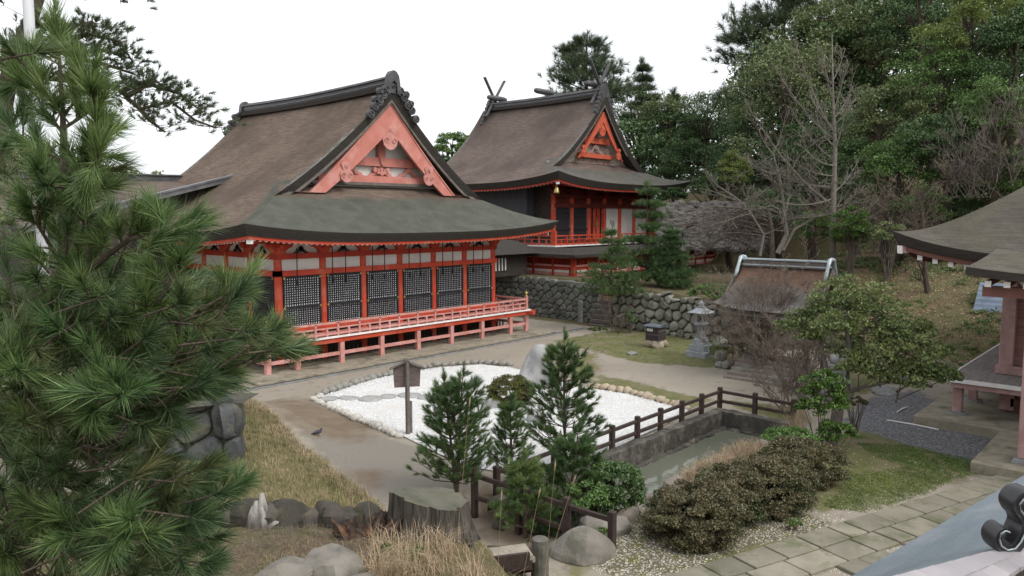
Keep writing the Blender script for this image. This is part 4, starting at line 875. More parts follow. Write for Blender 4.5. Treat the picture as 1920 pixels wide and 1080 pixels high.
# ------------------------------------------------------------------ terrace stone walls
M['joint'] = mat('packed earth joints', (.10, .092, .072), (.06, .055, .045), 6, .95)
def clip_poly(poly, n, d):
    out = []; m_ = len(poly)
    for i in range(m_):
        p, q = poly[i], poly[(i + 1) % m_]; dp, dq = p[0] * n[0] + p[1] * n[1] - d, q[0] * n[0] + q[1] * n[1] - d
        if dp <= 0: out.append(p)
        if dp * dq < 0: t = dp / (dp - dq); out.append((p[0] + (q[0] - p[0]) * t, p[1] + (q[1] - p[1]) * t))
    return out
def stone_wall(name, label, path, zb, zt, thick, m, sizes, seed, round_=2.8, jag=.06, depth=.28, back=True):
    """stones fitted against each other, each a shrunk cell with a bulged, chipped face; outward is the left-hand normal of path"""
    r = random.Random(seed); P = resample(path, .05); L = .05 * (len(P) - 1); mb = MB(); H = max(zt(P[i]) for i in range(0, len(P), 10)) - zb
    pts = []; z = zb - .1; rounded = round_ < 4; jt = .42 if rounded else .16; row = 0
    while z < zb + H + .5:
        hh = r.uniform(*sizes[1]); s = r.uniform(-.8, 0)
        while s < L + .5:
            w = r.uniform(*sizes[0]) * (r.choice((.55, 1, 1, 1.25)) if rounded else 1); pts.append((s + w / 2 + r.uniform(-jt, jt) * w * .5, z + hh / 2 + r.uniform(-jt, jt) * hh)); s += w
        z += hh
    def W(s, z, d):
        i = int(min(len(P) - 2, max(0, s / .05))); c = P[i] + (P[i + 1] - P[i]) * (s / .05 - i); t = P[min(i + 6, len(P) - 1)] - P[max(0, i - 6)]; t = t / np.linalg.norm(t); nn = np.array([-t[1], t[0]]); q = c + nn * (d - (z - zb) * .12); return (q[0], q[1], z)
    for (sx, sz) in pts:
        if sx < -.3 or sx > L + .2: continue
        top_ = zt(P[int(min(len(P) - 1, max(0, sx / .05)))])
        if sz > top_ + .1: continue
        poly = [(sx - 1.2, sz - 1), (sx + 1.2, sz - 1), (sx + 1.2, sz + 1), (sx - 1.2, sz + 1)]
        for (qx, qz) in pts:
            dx, dz = qx - sx, qz - sz
            if 0 < abs(dx) < 2.4 and abs(dz) < 2: poly = clip_poly(poly, (dx, dz), (qx * qx - sx * sx + qz * qz - sz * sz) / 2)
            elif dx == 0 and dz != 0: pass
        poly = clip_poly(poly, (0, 1), top_ + r.uniform(-.12, .1)); poly = clip_poly(poly, (0, -1), -(zb)); poly = clip_poly(poly, (1, 0), L); poly = clip_poly(poly, (-1, 0), 0)
        if len(poly) < 3: continue
        cx = sum(p[0] for p in poly) / len(poly); cz = sum(p[1] for p in poly) / len(poly); rad = min(math.hypot(p[0] - cx, p[1] - cz) for p in poly)
        if rad < .06: continue
        # subdivide and round the outline
        pp = []
        for i in range(len(poly)):
            a, b_ = poly[i], poly[(i + 1) % len(poly)]
            for t in (0, .33, .67): pp.append((a[0] + (b_[0] - a[0]) * t, a[1] + (b_[1] - a[1]) * t))
        for _ in range(3 if rounded else 1): pp = [((pp[i - 1][0] + pp[i][0] * 2 + pp[(i + 1) % len(pp)][0]) / 4, (pp[i - 1][1] + pp[i][1] * 2 + pp[(i + 1) % len(pp)][1]) / 4) for i in range(len(pp))]
        n_ = len(pp); d0 = r.uniform(-.05, .05); tilt, tilt2 = (r.uniform(-.12, .12), r.uniform(-.12, .12)) if rounded else (r.uniform(-.03, .03), r.uniform(-.03, .03)); d0 *= 1 if rounded else .3; g0 = .011 / rad; vs = []
        for f, d in ((1 - g0, -.18), (1 - g0 * 1.2, .02), (.955 - g0, depth * .38), (.8, depth * .58), (.35, depth * .66)):
            for (x, z) in pp: 
                X_, Z_ = cx + (x - cx) * f, cz + (z - cz) * f; nz_ = (float(fbm(X_ * 3.1 + seed, Z_ * 3.1, 9)) - .5) * .14 * (f < .97); vs.append(W(X_, Z_, d + d0 + nz_ + (tilt * (X_ - cx) + tilt2 * (Z_ - cz)) * (d > 0)))
        vs.append(W(cx, cz, depth * .66 + d0)); fs = [(k * n_ + i, k * n_ + (i + 1) % n_, (k + 1) * n_ + (i + 1) % n_, (k + 1) * n_ + i) for k in range(4) for i in range(n_)] + [(4 * n_ + i, 4 * n_ + (i + 1) % n_, 5 * n_) for i in range(n_)]; mb.add(vs, fs)
    bmb = MB()
    for i in range(0, len(P) - 10, 10):
        a, b_ = P[i], P[min(i + 10, len(P) - 1)]; t = (b_ - a) / np.linalg.norm(b_ - a); nn = np.array([-t[1], t[0]]); za, zb_ = zt(a), zt(b_)
        vs = [(*(a), zb), (*(b_), zb), (*(b_ - nn * .12 * (zb_ - zb)), zb_ - .12), (*(a - nn * .12 * (za - zb)), za - .12), (*(b_ - nn * thick), zb_ - .1), (*(a - nn * thick), za - .1)]; bmb.add(vs, [(0, 1, 2, 3), (3, 2, 4, 5)])
    ob = mb.build(name, m); smooth_by_angle(ob, 32); tag(ob, label, 'stone wall'); bmb.build('joints', M['joint'], ob); return ob
wp = [(u, v) for v, u in WALLX]
pathL = [(36.6, 40), (36.5, 31), (36.2, 26.2)]
pathR = [(36.15, 25.1), (35.4, 20.5), (34.8, 16.5), (35.2, 13.4)]
M['wst'] = mat('lichened grey green wall stone', (.235, .235, .195), (.14, .14, .115), 1.6, .9, .9, 10, c3=(.33, .325, .28), s3=1.2, bdist=.05, island=.22)
M['wst2'] = mat('squared dark grey wall stone', (.165, .17, .15), (.105, .11, .098), 1.8, .9, .8, 10, c3=(.21, .215, .185), s3=1.5, bdist=.04, island=.2)
zT = lambda c: float(np.interp(c[1], [13.4, 16, 20, 26, 31, 40], [1.35, 1.75, 2.15, 2.3, 2.52, 2.52]))
stone_wall('stone_wall', 'dark squared stone retaining wall under the roofed fence, left of the narrow steps', pathL[::-1], -.05, lambda c: zT(c), 1.0, M['wst2'], ((.4, .85), (.32, .52)), 3, 4.5, .03, .22)
stone_wall('stone_wall', 'lichened rubble retaining wall of round boulders behind the stone lantern', pathR[::-1], -.05, lambda c: zT(c) + .1 * math.sin(c[1] * 3), 1.0, M['wst'], ((.38, .85), (.32, .58)), 5, 2.4, .08, .34)
for k, (x, y, s) in enumerate([(1275, 618, .62), (1240, 618, .4), (1420, 655, .5), (1350, 640, .4)]):
    q = pg(x, y + 8); rock('boulder', ['largest rounded boulder at the foot of the rubble wall behind the dark box', 'smaller boulder just behind the dark box', 'boulder at the right foot of the rubble wall by the bare bushes', 'boulder at the wall foot right of the stone lantern'][k], 'boulder', (q[0], q[1], s * .4), (s, s * .8, s * .8), M['wst'], k, 80 + k)
# narrow steps in the wall
SS = thing('stone_steps', 'steep narrow steps of weathered timber and stone climbing the gap in the terrace wall', 'steps', (35.9, 25.6, 0))
for k in range(9):
    mb = MB(); a = .35 - .05 * (k % 2); mb.box(35.3 + k * .22, 36.1 + k * .22, 25.1 + a * .2 - .0, 26.25, -.1 + k * .25, .12 + k * .26); mb.build('step', M['grwood'], SS, bevel=.02)
# post by the wall
mb = MB(); q = pg(1088, 606); mb.box(q[0] - .1, q[0] + .1, q[1] - .12, q[1] + .12, 0, 1.35); ob = mb.build('stone_post', M['stone'], bevel=.02); tag(ob, 'slim pale square post standing against the dark squared wall', 'post')
# retaining wall, left foreground, of large squared stones
c0 = pg(452, 885, .25); d1 = c0 - RT * 12 + FW * 1.0; d2 = c0 + FW * 6 - RT * 3.4
M['dst'] = mat('dark blue grey squared stone', (.085, .09, .092), (.055, .058, .06), 2, .85, .9, 8, c3=(.15, .145, .10), s3=1.1, bdist=.05, island=.2)
stone_wall('stone_wall', 'corner of a wall of large dark squared stones half hidden by the foreground pine', [tuple(c0), tuple(d1)], -.2, lambda c: 2.0, 1.2, M['dst'], ((.8, 1.4), (.55, .8)), 9, 5, .025, .3)
stone_wall('stone_wall', 'side return of the dark squared stone wall facing the grass bank', [tuple(d2), tuple(c0)], -.2, lambda c: 1.98, 1.2, M['dst'], ((.8, 1.3), (.55, .8)), 10, 5, .025, .3)
# foreground boulder row on the bank edge
fr = [(478, 985, 'gap'), (500, 960, .30), (545, 975, .36), (590, 990, .27), (620, 960, .34), (655, 985, .26), (690, 975, .3), (470, 945, .34), (520, 1000, .2), (570, 940, .26), (640, 1005, .18), (705, 1000, .2), (440, 1000, .3)]
for k, f in enumerate(fr):
    if f[2] == 'gap': continue
    q = pd(f[0], f[1], 11.2); rock('boulder', 'dark mossy boulder in the jumbled row above the grass bank', 'boulder', (q[0], q[1], hz(q[0], q[1]) + f[2] * .35), (f[2] * 1.05, f[2] * .8, f[2] * .8), M['drock'], k * 1.3, 100 + k, 'dark boulders in a row between stump and pine', res=(16, 12), p=3)
for k, (x, y, Y, s, l) in enumerate([(535, 1080, 8.3, .40, 'large rounded grey boulder at the bottom edge, left one of the pair'), (620, 1072, 8.5, .42, 'large rounded grey boulder at the bottom edge, right one of the pair'), (680, 1082, 8.4, .2, 'small grey stone at the bottom edge right of the pair of big boulders')]):
    q = pd(x, y, Y); rock('boulder', l, 'boulder', (q[0], q[1], hz(q[0], q[1]) + s * .3), (s, s * .8, s * .62), M['bankst2'], .3 + k, 130 + k, res=(28, 20), p=2.8, jag=.07, ang=28)
# stump: sawn top, furrowed side, broken root
q = pd(806, 925, 10.7); gz = hz(q[0], q[1]); ST = thing('tree_stump', 'wide weathered grey tree stump with sawn sloping top and torn roots', 'tree stump', (q[0], q[1], gz))
M['stm'] = mat('weathered stump wood', (.13, .115, .098), (.05, .044, .037), 3, .95, .9, 9, stretch=(5, 5, .5), bdist=.06); M['stt'] = mat('sawn mossy stump top', (.125, .12, .095), (.075, .075, .055), 3, .95, .9, 12, c3=(.12, .125, .07), s3=2)
rs_ = random.Random(4); prof_ = [1 + .05 * math.sin(3 * a / 36 * 6.28 + 1) + .035 * math.sin(7 * a / 36 * 6.28) + rs_.uniform(-.03, .03) for a in range(72)]
zt_ = q[2] - .05 - gz
def stf(i, j):
    k = int(round(j * 72)) % 72; a = k / 72 * 2 * math.pi; R0 = .47 * prof_[k] * (1 + .28 * (1 - i) ** 2) * (1 + .05 * math.sin(k * 1.9) * (1 - i * .3)); x, y = R0 * math.cos(a) * 1.12, R0 * math.sin(a) * .85
    p = np.array(q[:2]) + RT * x + FW * y; return (p[0], p[1], gz - .15 + i * (zt_ + .15 + .03 * math.sin(a * 2) - .08 * math.cos(a)))
mb = MB(); mb.grid(stf, 10, 72); ob = mb.build('trunk', M['stm'], ST, smooth=False)
mb = MB(); c_ = [stf(1, k / 72) for k in range(72)]; n_ = 72; r2_ = [tuple(q[j] * (1 - f) + 0 * f for j in range(3)) for f in (0,)]
cen = (q[0], q[1], gz + zt_ - .01)
ringv = [tuple(cen[j] + (p[j] - cen[j]) * f for j in range(3)) for f in (1, .7, .4, .12) for p in c_]
mb.add(ringv, [(k * 72 + i, k * 72 + (i + 1) % 72, (k + 1) * 72 + (i + 1) % 72, (k + 1) * 72 + i) for k in range(3) for i in range(72)] + [tuple(3 * 72 + i for i in range(72))]); mb.build('sawn_top', M['stt'], ST)
M['torn'] = mat('torn rotten wood', (.08, .058, .045), (.035, .028, .023), 5, .95, .9, 12, stretch=(3, 3, 1), c3=(.20, .10, .055), s3=5)
mb = MB()
for k in range(34):
    x = rs_.uniform(-1.35, -.55); b0 = np.array(q[:2]) + RT * x + FW * rs_.uniform(-.3, .15); zb = hz(*b0) - .05; h = rs_.uniform(.12, .46) * (1 - abs(x + .8) * .9); lean = RT * rs_.uniform(-.15, .25)
    mb.tube([(*b0, zb), (*(b0 + lean * .5), zb + h * .6), (*(b0 + lean), zb + h)], [.09, .06, .012], 5)
mb.build('torn_root', M['torn'], ST)
q = pd(487, 975, 11.0); gz = hz(q[0], q[1]); rs_ = random.Random(8); mb = MB()
for k in range(9):
    b0 = np.array(q[:2]) + RT * rs_.uniform(-.13, .13) + FW * rs_.uniform(-.06, .06); e = b0 + RT * (rs_.uniform(-.05, .3) if k < 3 else rs_.uniform(-.06, .03)); h = rs_.uniform(.3, .52) if k >= 3 else .06
    mb.tube([(*b0, gz - .05), (*((b0 + e) / 2), gz + h * .6), (*e, gz + h)], [.11, .07, .03], 6)
ob = mb.build('dead_stub', mat('bleached dead wood', (.38, .36, .34), (.18, .165, .15), 4, .9, .6, 20, stretch=(4, 4, .6)), smooth=True); tag(ob, 'small bleached white dead tree stub among the dark boulders', 'tree stump')
# ------------------------------------------------------------------ stone path slabs
M['slab'] = mat('sandstone paving slab', (.25, .228, .178), (.185, .17, .13), 1.6, .9, .35, 25, c3=(.125, .13, .075), s3=1.9, island=.25)
A0 = np.array(pg(1290, 1075)); A1 = np.array(pg(1905, 885)); dd = A1 - A0; L = np.linalg.norm(dd); t = dd / L; nn = np.array([t[1], -t[0]]); mb = MB(); rs_ = random.Random(3)
for row in range(4):
    s = -3 + rs_.uniform(-.4, 0); w = .62
    while s < L + 2.5:
        l_ = rs_.uniform(.5, 1.05)
        c_ = A0 + t * (s + l_ / 2) + nn * (row * w + w / 2 - .05); p0, p1 = c_ - t * (l_ / 2 - .018), c_ + t * (l_ / 2 - .018)
        if row < 2 or rs_.random() < .72: mb.beam((*p0, .03 + rs_.uniform(-.01, .012)), (*p1, .03 + rs_.uniform(-.01, .012)), w - .035, .07)
        s += l_
ob = mb.build('stone_path', M['slab'], bevel=.012); tag(ob, kind='structure')
# flat slabs by the hillside path
for k, (x, y, w) in enumerate([(1660, 735, .7), (1650, 730, .5), (1765, 665, .6), (1745, 680, .4), (1790, 655, .5), (1690, 710, .5), (1185, 664, .35)]):
    q = pg(x, y); mb = MB(); blob(mb, (q[0], q[1], .03), [(w, .1, 0), (-.1, w * .6, 0), (0, 0, .09)], 3.5, .05, 300 + k, 14, 8); ob = mb.build('flat_stone', M['stone']); smooth_by_angle(ob, 45)
    tag(ob, *(('flat grey stone set in the ground beside the hillside path', 'stone', 'flat stones by the hillside path') if k < 6 else ('pale square slab lying in the moss left of the dark box', 'stone slab')))
# low stone edging below the bare shrubs
pts = resample([pg(x, y) for x, y in [(1350, 688), (1400, 695), (1450, 712), (1500, 735), (1530, 752)]], .38)
for k, p in enumerate(pts):
    s = rng.uniform(.2, .34); rock('edging_rock', 'pale rough rock in the low edging below the bare brown shrubs', 'rock', (p[0] + rng.uniform(-.08, .08), p[1] + rng.uniform(-.1, .1), s * .4), (s, s * .8, s * .7), M['greyst'], k, k + 200, 'rocks edging the bed of bare shrubs', res=(12, 8))
q = pg(1350, 683); rock('edging_rock', 'round pale ball shaped rock at the left end of the low rock edging', 'rock', (q[0], q[1], .3), (.3, .3, .3), M['rock'], 0, 250, res=(16, 12), p=2)
# ------------------------------------------------------------------ stone lantern
def sq(mb, c, rows, rot=0):
    mb.lathe(c, [(r * math.sqrt(2), z) for r, z in rows], 4, math.pi / 4 + rot)
q = pg(1313, 668); LN = thing('stone_lantern', 'tall blue grey granite lantern on three square steps on the moss', 'stone lantern', (q[0], q[1], 0)); c3 = (q[0], q[1], 0)
for rows, nm in (([(.5, -.05), (.5, .26)], 'base'), ([(.385, .26), (.385, .55)], 'base_step'), ([(.27, .55), (.27, .78)], 'base_step'), ([(.25, .78), (.2, .84), (.14, 1.0), (.12, 1.25), (.14, 1.38)], 'shaft'), ([(.16, 1.38), (.25, 1.46), (.25, 1.55)], 'platform'), ([(.25, 1.96), (.46, 2.0), (.46, 2.03), (.3, 2.12), (.18, 2.22), (.16, 2.24)], 'roof')):
    mb = MB(); sq(mb, c3, rows); mb.build(nm, M['granite'], LN, bevel=.012)
mb = MB()
for sx in (-1, 1):
    for sy in (-1, 1): mb.box(q[0] + sx * .15 - .035, q[0] + sx * .15 + .035, q[1] + sy * .15 - .035, q[1] + sy * .15 + .035, 1.55, 1.96)
mb.box(q[0] - .18, q[0] + .18, q[1] - .18, q[1] + .18, 1.55, 1.6); mb.box(q[0] - .18, q[0] + .18, q[1] - .18, q[1] + .18, 1.88, 1.955); mb.build('light_chamber', M['granite'], LN)
mb = MB(); mb.box(q[0] - .1, q[0] + .1, q[1] - .1, q[1] + .1, 1.6, 1.88); mb.build('chamber_core', M['drk'], LN)
mb = MB(); mb.lathe((q[0], q[1], 2.24), [(.15, 0), (.17, .05), (.1, .09), (.13, .14), (.14, .2), (.07, .28), (.01, .34)], 14); mb.build('finial', M['granite'], LN, smooth=True)
mb = MB()
for z in (1.02, 1.2): mb.box(q[0] - .12, q[0] - .1, q[1] - .05, q[1] + .05, z, z + .1); mb.box(q[0] - .05, q[0] + .05, q[1] - .13, q[1] - .11, z, z + .1)
mb.build('lettering', M['slate'], LN)
# ------------------------------------------------------------------ black wooden box with a white label
q = pg(1229, 650); BX = thing('offering_box', 'black wooden box with grey lid and small white label on a rough stone base', 'wooden box', (q[0], q[1], 0))
x, y = q; M['blkw'] = mat('black stained boards', (.035, .03, .03), (.055, .045, .045), 3, .7, .3, 10, stretch=(.6, .6, 8)); M['lid'] = mat('grey blue lid', (.13, .15, .18), (.09, .10, .12), 3, .6)
mb = MB()
for dx, dy, s, k in ((-.2, -.2, .3, 1), (.2, -.22, .28, 2), (-.22, .2, .28, 3), (.22, .2, .28, 4), (0, -.25, .2, 5)): blob(mb, (x + dx, y + dy, .15), [(s, 0, 0), (0, s, 0), (0, 0, .2)], 3.5, .06, k, 12, 8)
ob = mb.build('stone_base', M['tanst'], BX); smooth_by_angle(ob, 40)
mb = MB(); mb.box(x - .36, x + .36, y - .36, y + .36, .33, 1.0); mb.build('box_body', M['blkw'], BX, bevel=.01)
mb = MB(); mb.box(x - .39, x + .39, y - .39, y + .39, .3, .36); mb.box(x - .375, x - .36, y - .37, y + .37, .62, .65); mb.box(x - .37, x + .37, y - .378, y - .36, .80, .84); mb.build('trim', M['grwood'], BX)
mb = MB(); mb.box(x - .44, x + .44, y - .44, y + .44, 1.0, 1.05); mb.grid(lambda i, j: (x - .44 + .88 * i, y - .44 + .88 * j, 1.052 + .05 * math.sin(math.pi * i)), 6, 1); mb.build('lid', M['lid'], BX)
mb = MB(); mb.box(x - .372, x - .362, y - .05, y + .27, .80, .92); lb = mb.build('paper_label', M['whitep'], BX)
def text_mesh(s, size, loc, rot, m, parent, name='lettering', ext=.002):
    cu_ = bpy.data.curves.new(name, 'FONT'); cu_.body = s; cu_.size = size; cu_.align_x = 'CENTER'; cu_.align_y = 'CENTER'; cu_.extrude = ext
    t = bpy.data.objects.new('tmp', cu_); col.objects.link(t); dg = bpy.context.evaluated_depsgraph_get(); me = bpy.data.meshes.new_from_object(t.evaluated_get(dg)); bpy.data.objects.remove(t)
    ob = bpy.data.objects.new(name, me); me.materials.clear(); me.materials.append(m); col.objects.link(ob); ob.parent = parent; ob.location = Vector(loc) - origin_of(parent); ob.rotation_euler = rot; return ob
text_mesh('古神札', .095, (x - .374, y + .11, .86), (math.pi / 2, 0, -math.pi / 2), M['iron'], lb)
# ------------------------------------------------------------------ notice board
q = pg(765, 816); NB = thing('notice_board', 'weathered grey wooden notice board with a little gabled cap seen from behind', 'notice board', (q[0], q[1], 0)); x, y = q
mb = MB(); mb.box(x - .055, x + .055, y - .05, y + .05, -.05, 2.2); mb.build('post', M['grwood'], NB, bevel=.01)
mb = MB(); mb.box(x - .05 + .115, x + .05 + .1, y - .04, y + .06, -.05, 1.0); mb.build('stake', M['grwood'], NB, bevel=.01)
M['brd'] = mat('weathered brown board', (.165, .125, .115), (.11, .085, .08), 3, .85, .3, 15, stretch=(1, 1, 6))
# the board stands across the sight line, turned a little
th = math.atan2(RT[1], RT[0]) + R(14); tx = np.array([math.cos(th), math.sin(th)]); ty = np.array([-tx[1], tx[0]])
def NBP(a, b_, z): return (x + tx[0] * a + ty[0] * b_, y + tx[1] * a + ty[1] * b_, z)
mb = MB(); mb.prism([(-.37, 1.42), (.37, 1.42), (.40, 1.97), (0, 2.16), (-.40, 1.97)], lambda a, z, t: NBP(a, .06 + .035 * t, z)); mb.build('board', M['brd'], NB)
mb = MB()
for sg in (-1, 1): mb.prism([(0, 2.19), (sg * .5, 1.96), (sg * .5, 1.99), (0, 2.225)], lambda a, z, t: NBP(a, -.05 + .22 * t, z))
mb.prism([(-.08, 2.21), (.08, 2.21), (.06, 2.26), (-.06, 2.26)], lambda a, z, t: NBP(a, -.07 + .26 * t, z)); mb.build('cap', M['grwood'], NB)
# ------------------------------------------------------------------ pigeon
q = pg(596, 827); z0 = hz(*q); bx_ = RT; mb = MB()
def bp_(a, z, o=0): p = np.array(q) + RT * a + FW * o; return (p[0], p[1], z0 + z)
mb.tube([bp_(-.19, .045), bp_(-.12, .06), bp_(-.05, .09), (bp_(.02, .115)), bp_(.07, .135), bp_(.095, .165), bp_(.105, .195), bp_(.115, .215), bp_(.12, .225)], [.012, .03, .05, .06, .052, .036, .028, .026, .01], 10)
ob = mb.build('pigeon', mat('dark slate feathers', (.05, .05, .065), (.09, .09, .11), 20, .6), smooth=True); tag(ob, 'small dark grey pigeon standing alone on the damp gravel path', 'bird')
mb = MB(); mb.tube([bp_(.115, .215), bp_(.15, .205)], [.008, .002], 5); mb.build('beak', M['iron'], ob)
for o in (-.02, .02): mb = MB(); mb.tube([bp_(.02, .08, o), bp_(.02, 0.0, o), bp_(.045, -.002, o)], .006, 4); mb.build('leg', mat('pink bird leg', (.3, .1, .08)), ob)
# ------------------------------------------------------------------ stacked stone pagoda
q = pg(1568, 752, 0); PG = thing('stone_pagoda', 'pile of three round stones on a rough pale stone block behind the clipped tree', 'stone pagoda', (q[0], q[1], 0))
for nm, z, s, h, k in (('block', .45, .5, .5, 1), ('round_stone', 1.02, .3, .12, 2), ('round_stone', 1.22, .33, .14, 3), ('round_stone', 1.46, .29, .17, 4)):
    mb = MB(); blob(mb, (q[0], q[1], z), [(s, 0, 0), (0, s, 0), (0, 0, h)], 2.4 if nm != 'block' else 4, .05, k, 18, 12); ob = mb.build(nm, M['mono'], PG); smooth_by_angle(ob, 50)
# ------------------------------------------------------------------ small thatched gate with metal ridge
GT = thing('thatched_gate', 'small gate roof of reddish worn bark with a pale metal ridge behind the bare shrubs', 'gate', (30, 12.4, 0))
mb = MB()
def gz_(t): return 2.7 + 1.65 * (t ** 1.35)
for sg in (-1, 1):
    for dz, fl in ((0, 0), (-.22, 1)):
        mb.grid(lambda i, j: (30 - sg * 2.1 * (1 - i), 10.65 - .35 * (1 - i) ** 2 + j * (3.55 + .7 * (1 - i) ** 2), gz_(i) + dz + .22 * (1 - i) ** 2 * abs(2 * j - 1) ** 3), 16, 16)
ob = mb.build('roof', M['roof4'], GT, smooth=False)
for nm in ('moss', 'lichen'):
    at = ob.data.attributes.new(nm, 'FLOAT', 'POINT'); co = [v.co for v in ob.data.vertices]; at.data.foreach_set('value', [max(0, min(1, (1.6 - (c.z - 2.5)) if nm == 'moss' else (.9 - (c.z - 2.5) * .6))) for c in co])
mb = MB()
for vv_ in (10.5, 14.35):
    mb.prism([(-2.1, 2.5), (-1.2, 3.05), (0, 4.1), (1.2, 3.05), (2.1, 2.5), (2.1, 2.75), (1.2, 3.35), (0, 4.4), (-1.2, 3.35), (-2.1, 2.75)], lambda a, z, t: (30 + a, vv_ + .06 * t, z - .08))
mb.build('verge', M['grwood'], GT)
M['metal'] = mat('pale galvanised metal', (.42, .48, .50), (.32, .37, .39), 3, .45, metal=.3)
mb = MB(); mb.box(29.8, 30.2, 10.7, 14.15, 4.3, 4.55); mb.build('ridge', M['grwood'], GT)
for z, w in ((4.36, .44), (4.58, .5)): mb = MB(); mb.box(30 - w / 2, 30 + w / 2, 10.65, 14.2, z, z + .05); mb.build('metal_cap', M['metal'], GT)
for vv_ in (10.6, 14.25):
    mb = MB()
    for sg in (-1, 1): mb.tube([(30, vv_, 4.7), (30 + sg * .2, vv_, 4.66), (30 + sg * .36, vv_, 4.4), (30 + sg * .5, vv_, 4.12), (30 + sg * .66, vv_, 3.9)], [.075, .085, .07, .08, .06], 8)
    mb.build('ridge_end_cap', M['metal'], GT, smooth=True)
for u in (29.1, 30.9):
    for v in (11.1, 13.8): mb = MB(); mb.tube([(u, v, .0), (u, v, 3.3)], .11, 10); mb.build('post', M['grwood'], GT)
mb = MB(); mb.box(29.0, 31, 11.05, 11.2, 2.5, 2.7); mb.box(29, 31, 13.7, 13.85, 2.5, 2.7); mb.box(29.1, 29.2, 11, 13.9, 2.5, 2.72); mb.build('beam', M['grwood'], GT)
for k in range(6):
    mb = MB(); mb.box(27.4 + k * .32, 29.6, 11.2, 13.7, -.1 + k * .0, .1 + k * .13); ob = mb.build('step', M['bankst'], bevel=.02, parent=GT)
# ------------------------------------------------------------------ pavilion on the right
PV = thing('pavilion', 'faded pink timber pavilion with mossy upturned roof and grey plank deck', 'pavilion', (28, 3, .2))
M['pk2'] = mat('weathered pale pink timber', (.42, .265, .25), (.33, .20, .19), 3, .85, .3, 18, c3=(.48, .34, .32), s3=1.6, stretch=(1, 1, .5)); M['pk4'] = mat('faded red wall boards', (.34, .19, .17), (.24, .13, .115), 2.5, .85, .3, 14, stretch=(1, .5, 5)); M['pk3'] = mat('dull red brown timber', (.20, .09, .075), (.15, .07, .06), 3, .85, .2, 14)  # pk3: plain red brown for eave boards, rafters and beams
r3 = Roof(31.8, 0, 7.0, 7.0, 5.22, .66, .02, .72, 6.6, th=.3, pw=4)
r3.top(PV, M['roof3'])
r3.band('eave_edge', M['eaveb'], PV, [(0, 0), (.02, -.08), (.12, -.27), (.3, -.28)])
r3.band('eave_board', M['pk3'], PV, [(.22, -.26), (.22, -.4), (.32, -.41), (.32, -.26)])
mb = MB(); mb.grid(lambda i, j: (lambda u, v: (u, v, r3.z0 - .38 + .25 * r3.sm(u, v) + r3.upl(u, v)))(25.05 + 13.5 * i, -6.7 + 13.45 * j), 30, 30); mb.build('soffit', M['pk3'], PV)
def raft(u, v): return r3.z0 - .5 + .25 * (u - 25.05) + r3.upl(u, v)
for k in range(24):
    v = 6.3 - k * .42; mb = MB(); mb.m = 0; mb.beam((25.2, v, raft(25.2, v)), (27.7, v, raft(27.7, v) - .0), .12, .13); mb.m = 1; mb.box(25.17, 25.2, v - .07, v + .07, raft(25.2, v) - .075, raft(25.2, v) + .07); mb.build('rafter', [M['pk3'], M['whitep']], PV)
mb = MB(); mb.m = 0; mb.beam((25.0, 6.8, r3.z0 + .15), (27.8, 4.3, 5.5), .2, .22); mb.m = 1; mb.beam((24.97, 6.83, r3.z0 + .147), (25.0, 6.8, r3.z0 + .15), .22, .24); mb.build('hip_rafter', [M['pk2'], M['whitep']], PV)
# porch roof reaching forward
def pz(d, v): return 5.0 + .045 * d + .012 * d * d + .14 * max(0, (v - 2.2) / 2.1) ** 2
mb = MB(); mb.grid(lambda i, j: (21.35 + 3.7 * i, 4.3 - 9 * j, pz(3.7 * i, 4.3 - 9 * j)), 24, 30); ob = mb.build('porch_roof', M['roof3'], PV, smooth=True)
for rr in [o for o in PV.children if o.name.startswith('porch_roof') or o.name.startswith('roof')]:
    for nm, val in (('moss', .42), ('lichen', .3)):
        at = rr.data.attributes.get(nm) or rr.data.attributes.new(nm, 'FLOAT', 'POINT'); at.data.foreach_set('value', [val] * len(rr.data.vertices))
mb = MB()
L_ = [[(21.35, 4.3 - 9 * j / 20, pz(0, 4.3 - 9 * j / 20) + dz) for j in range(21)] for dz in (0, -.2)]
mb.add(L_[0] + L_[1], [(j, j + 1, 22 + j, 21 + j) for j in range(20)])
L_ = [[(21.35 + 3.6 * i / 20, 4.3, pz(3.6 * i / 20, 4.3) + dz) for i in range(21)] for dz in (0, -.2)]; mb.add(L_[0] + L_[1], [(j, j + 1, 22 + j, 21 + j) for j in range(20)])
mb.grid(lambda i, j: (21.36 + 3.6 * i, 4.29 - 9 * j, pz(3.6 * i, 4.29 - 9 * j) - .2), 4, 20); mb.build('porch_edge', M['eaveb'], PV)
mb = MB(); mb.beam((21.9, 4.0, 4.52), (21.9, -4.5, 4.52), .2, .26); mb.build('porch_beam', M['pk3'], PV)
for k in range(14):
    v = 3.85 - k * .4; mb = MB(); mb.m = 0; mb.beam((21.6, v, 4.73), (24.8, v, 4.9), .12, .12); mb.m = 1; mb.box(21.57, 21.6, v - .07, v + .07, 4.65, 4.8); mb.build('rafter', [M['pk3'], M['whitep']], PV)
def plank_wall(u, v1_, v0_, z0_, z1_, nm='plank_wall'):
    mb = MB(); n_ = int((z1_ - z0_) / .3)
    for k in range(n_): z = z0_ + k * .3; mb.add([(u, v0_, z), (u, v1_, z), (u - .05, v1_, z + .01), (u - .05, v0_, z + .01), (u, v0_, z + .3), (u, v1_, z + .3), (u + .0, v1_, z + .3), (u + .0, v0_, z + .3)], [(0, 1, 2, 3), (3, 2, 5, 4)])
    mb.build(nm, M['pk4'], PV)
plank_wall(27.95, 4.2, -4, 1.75, 4.9)
mb = MB(); mb.box(28.0, 36, 4.2, 4.28, 1.6, 5.2); mb.build('side_wall', M['pk3'], PV)
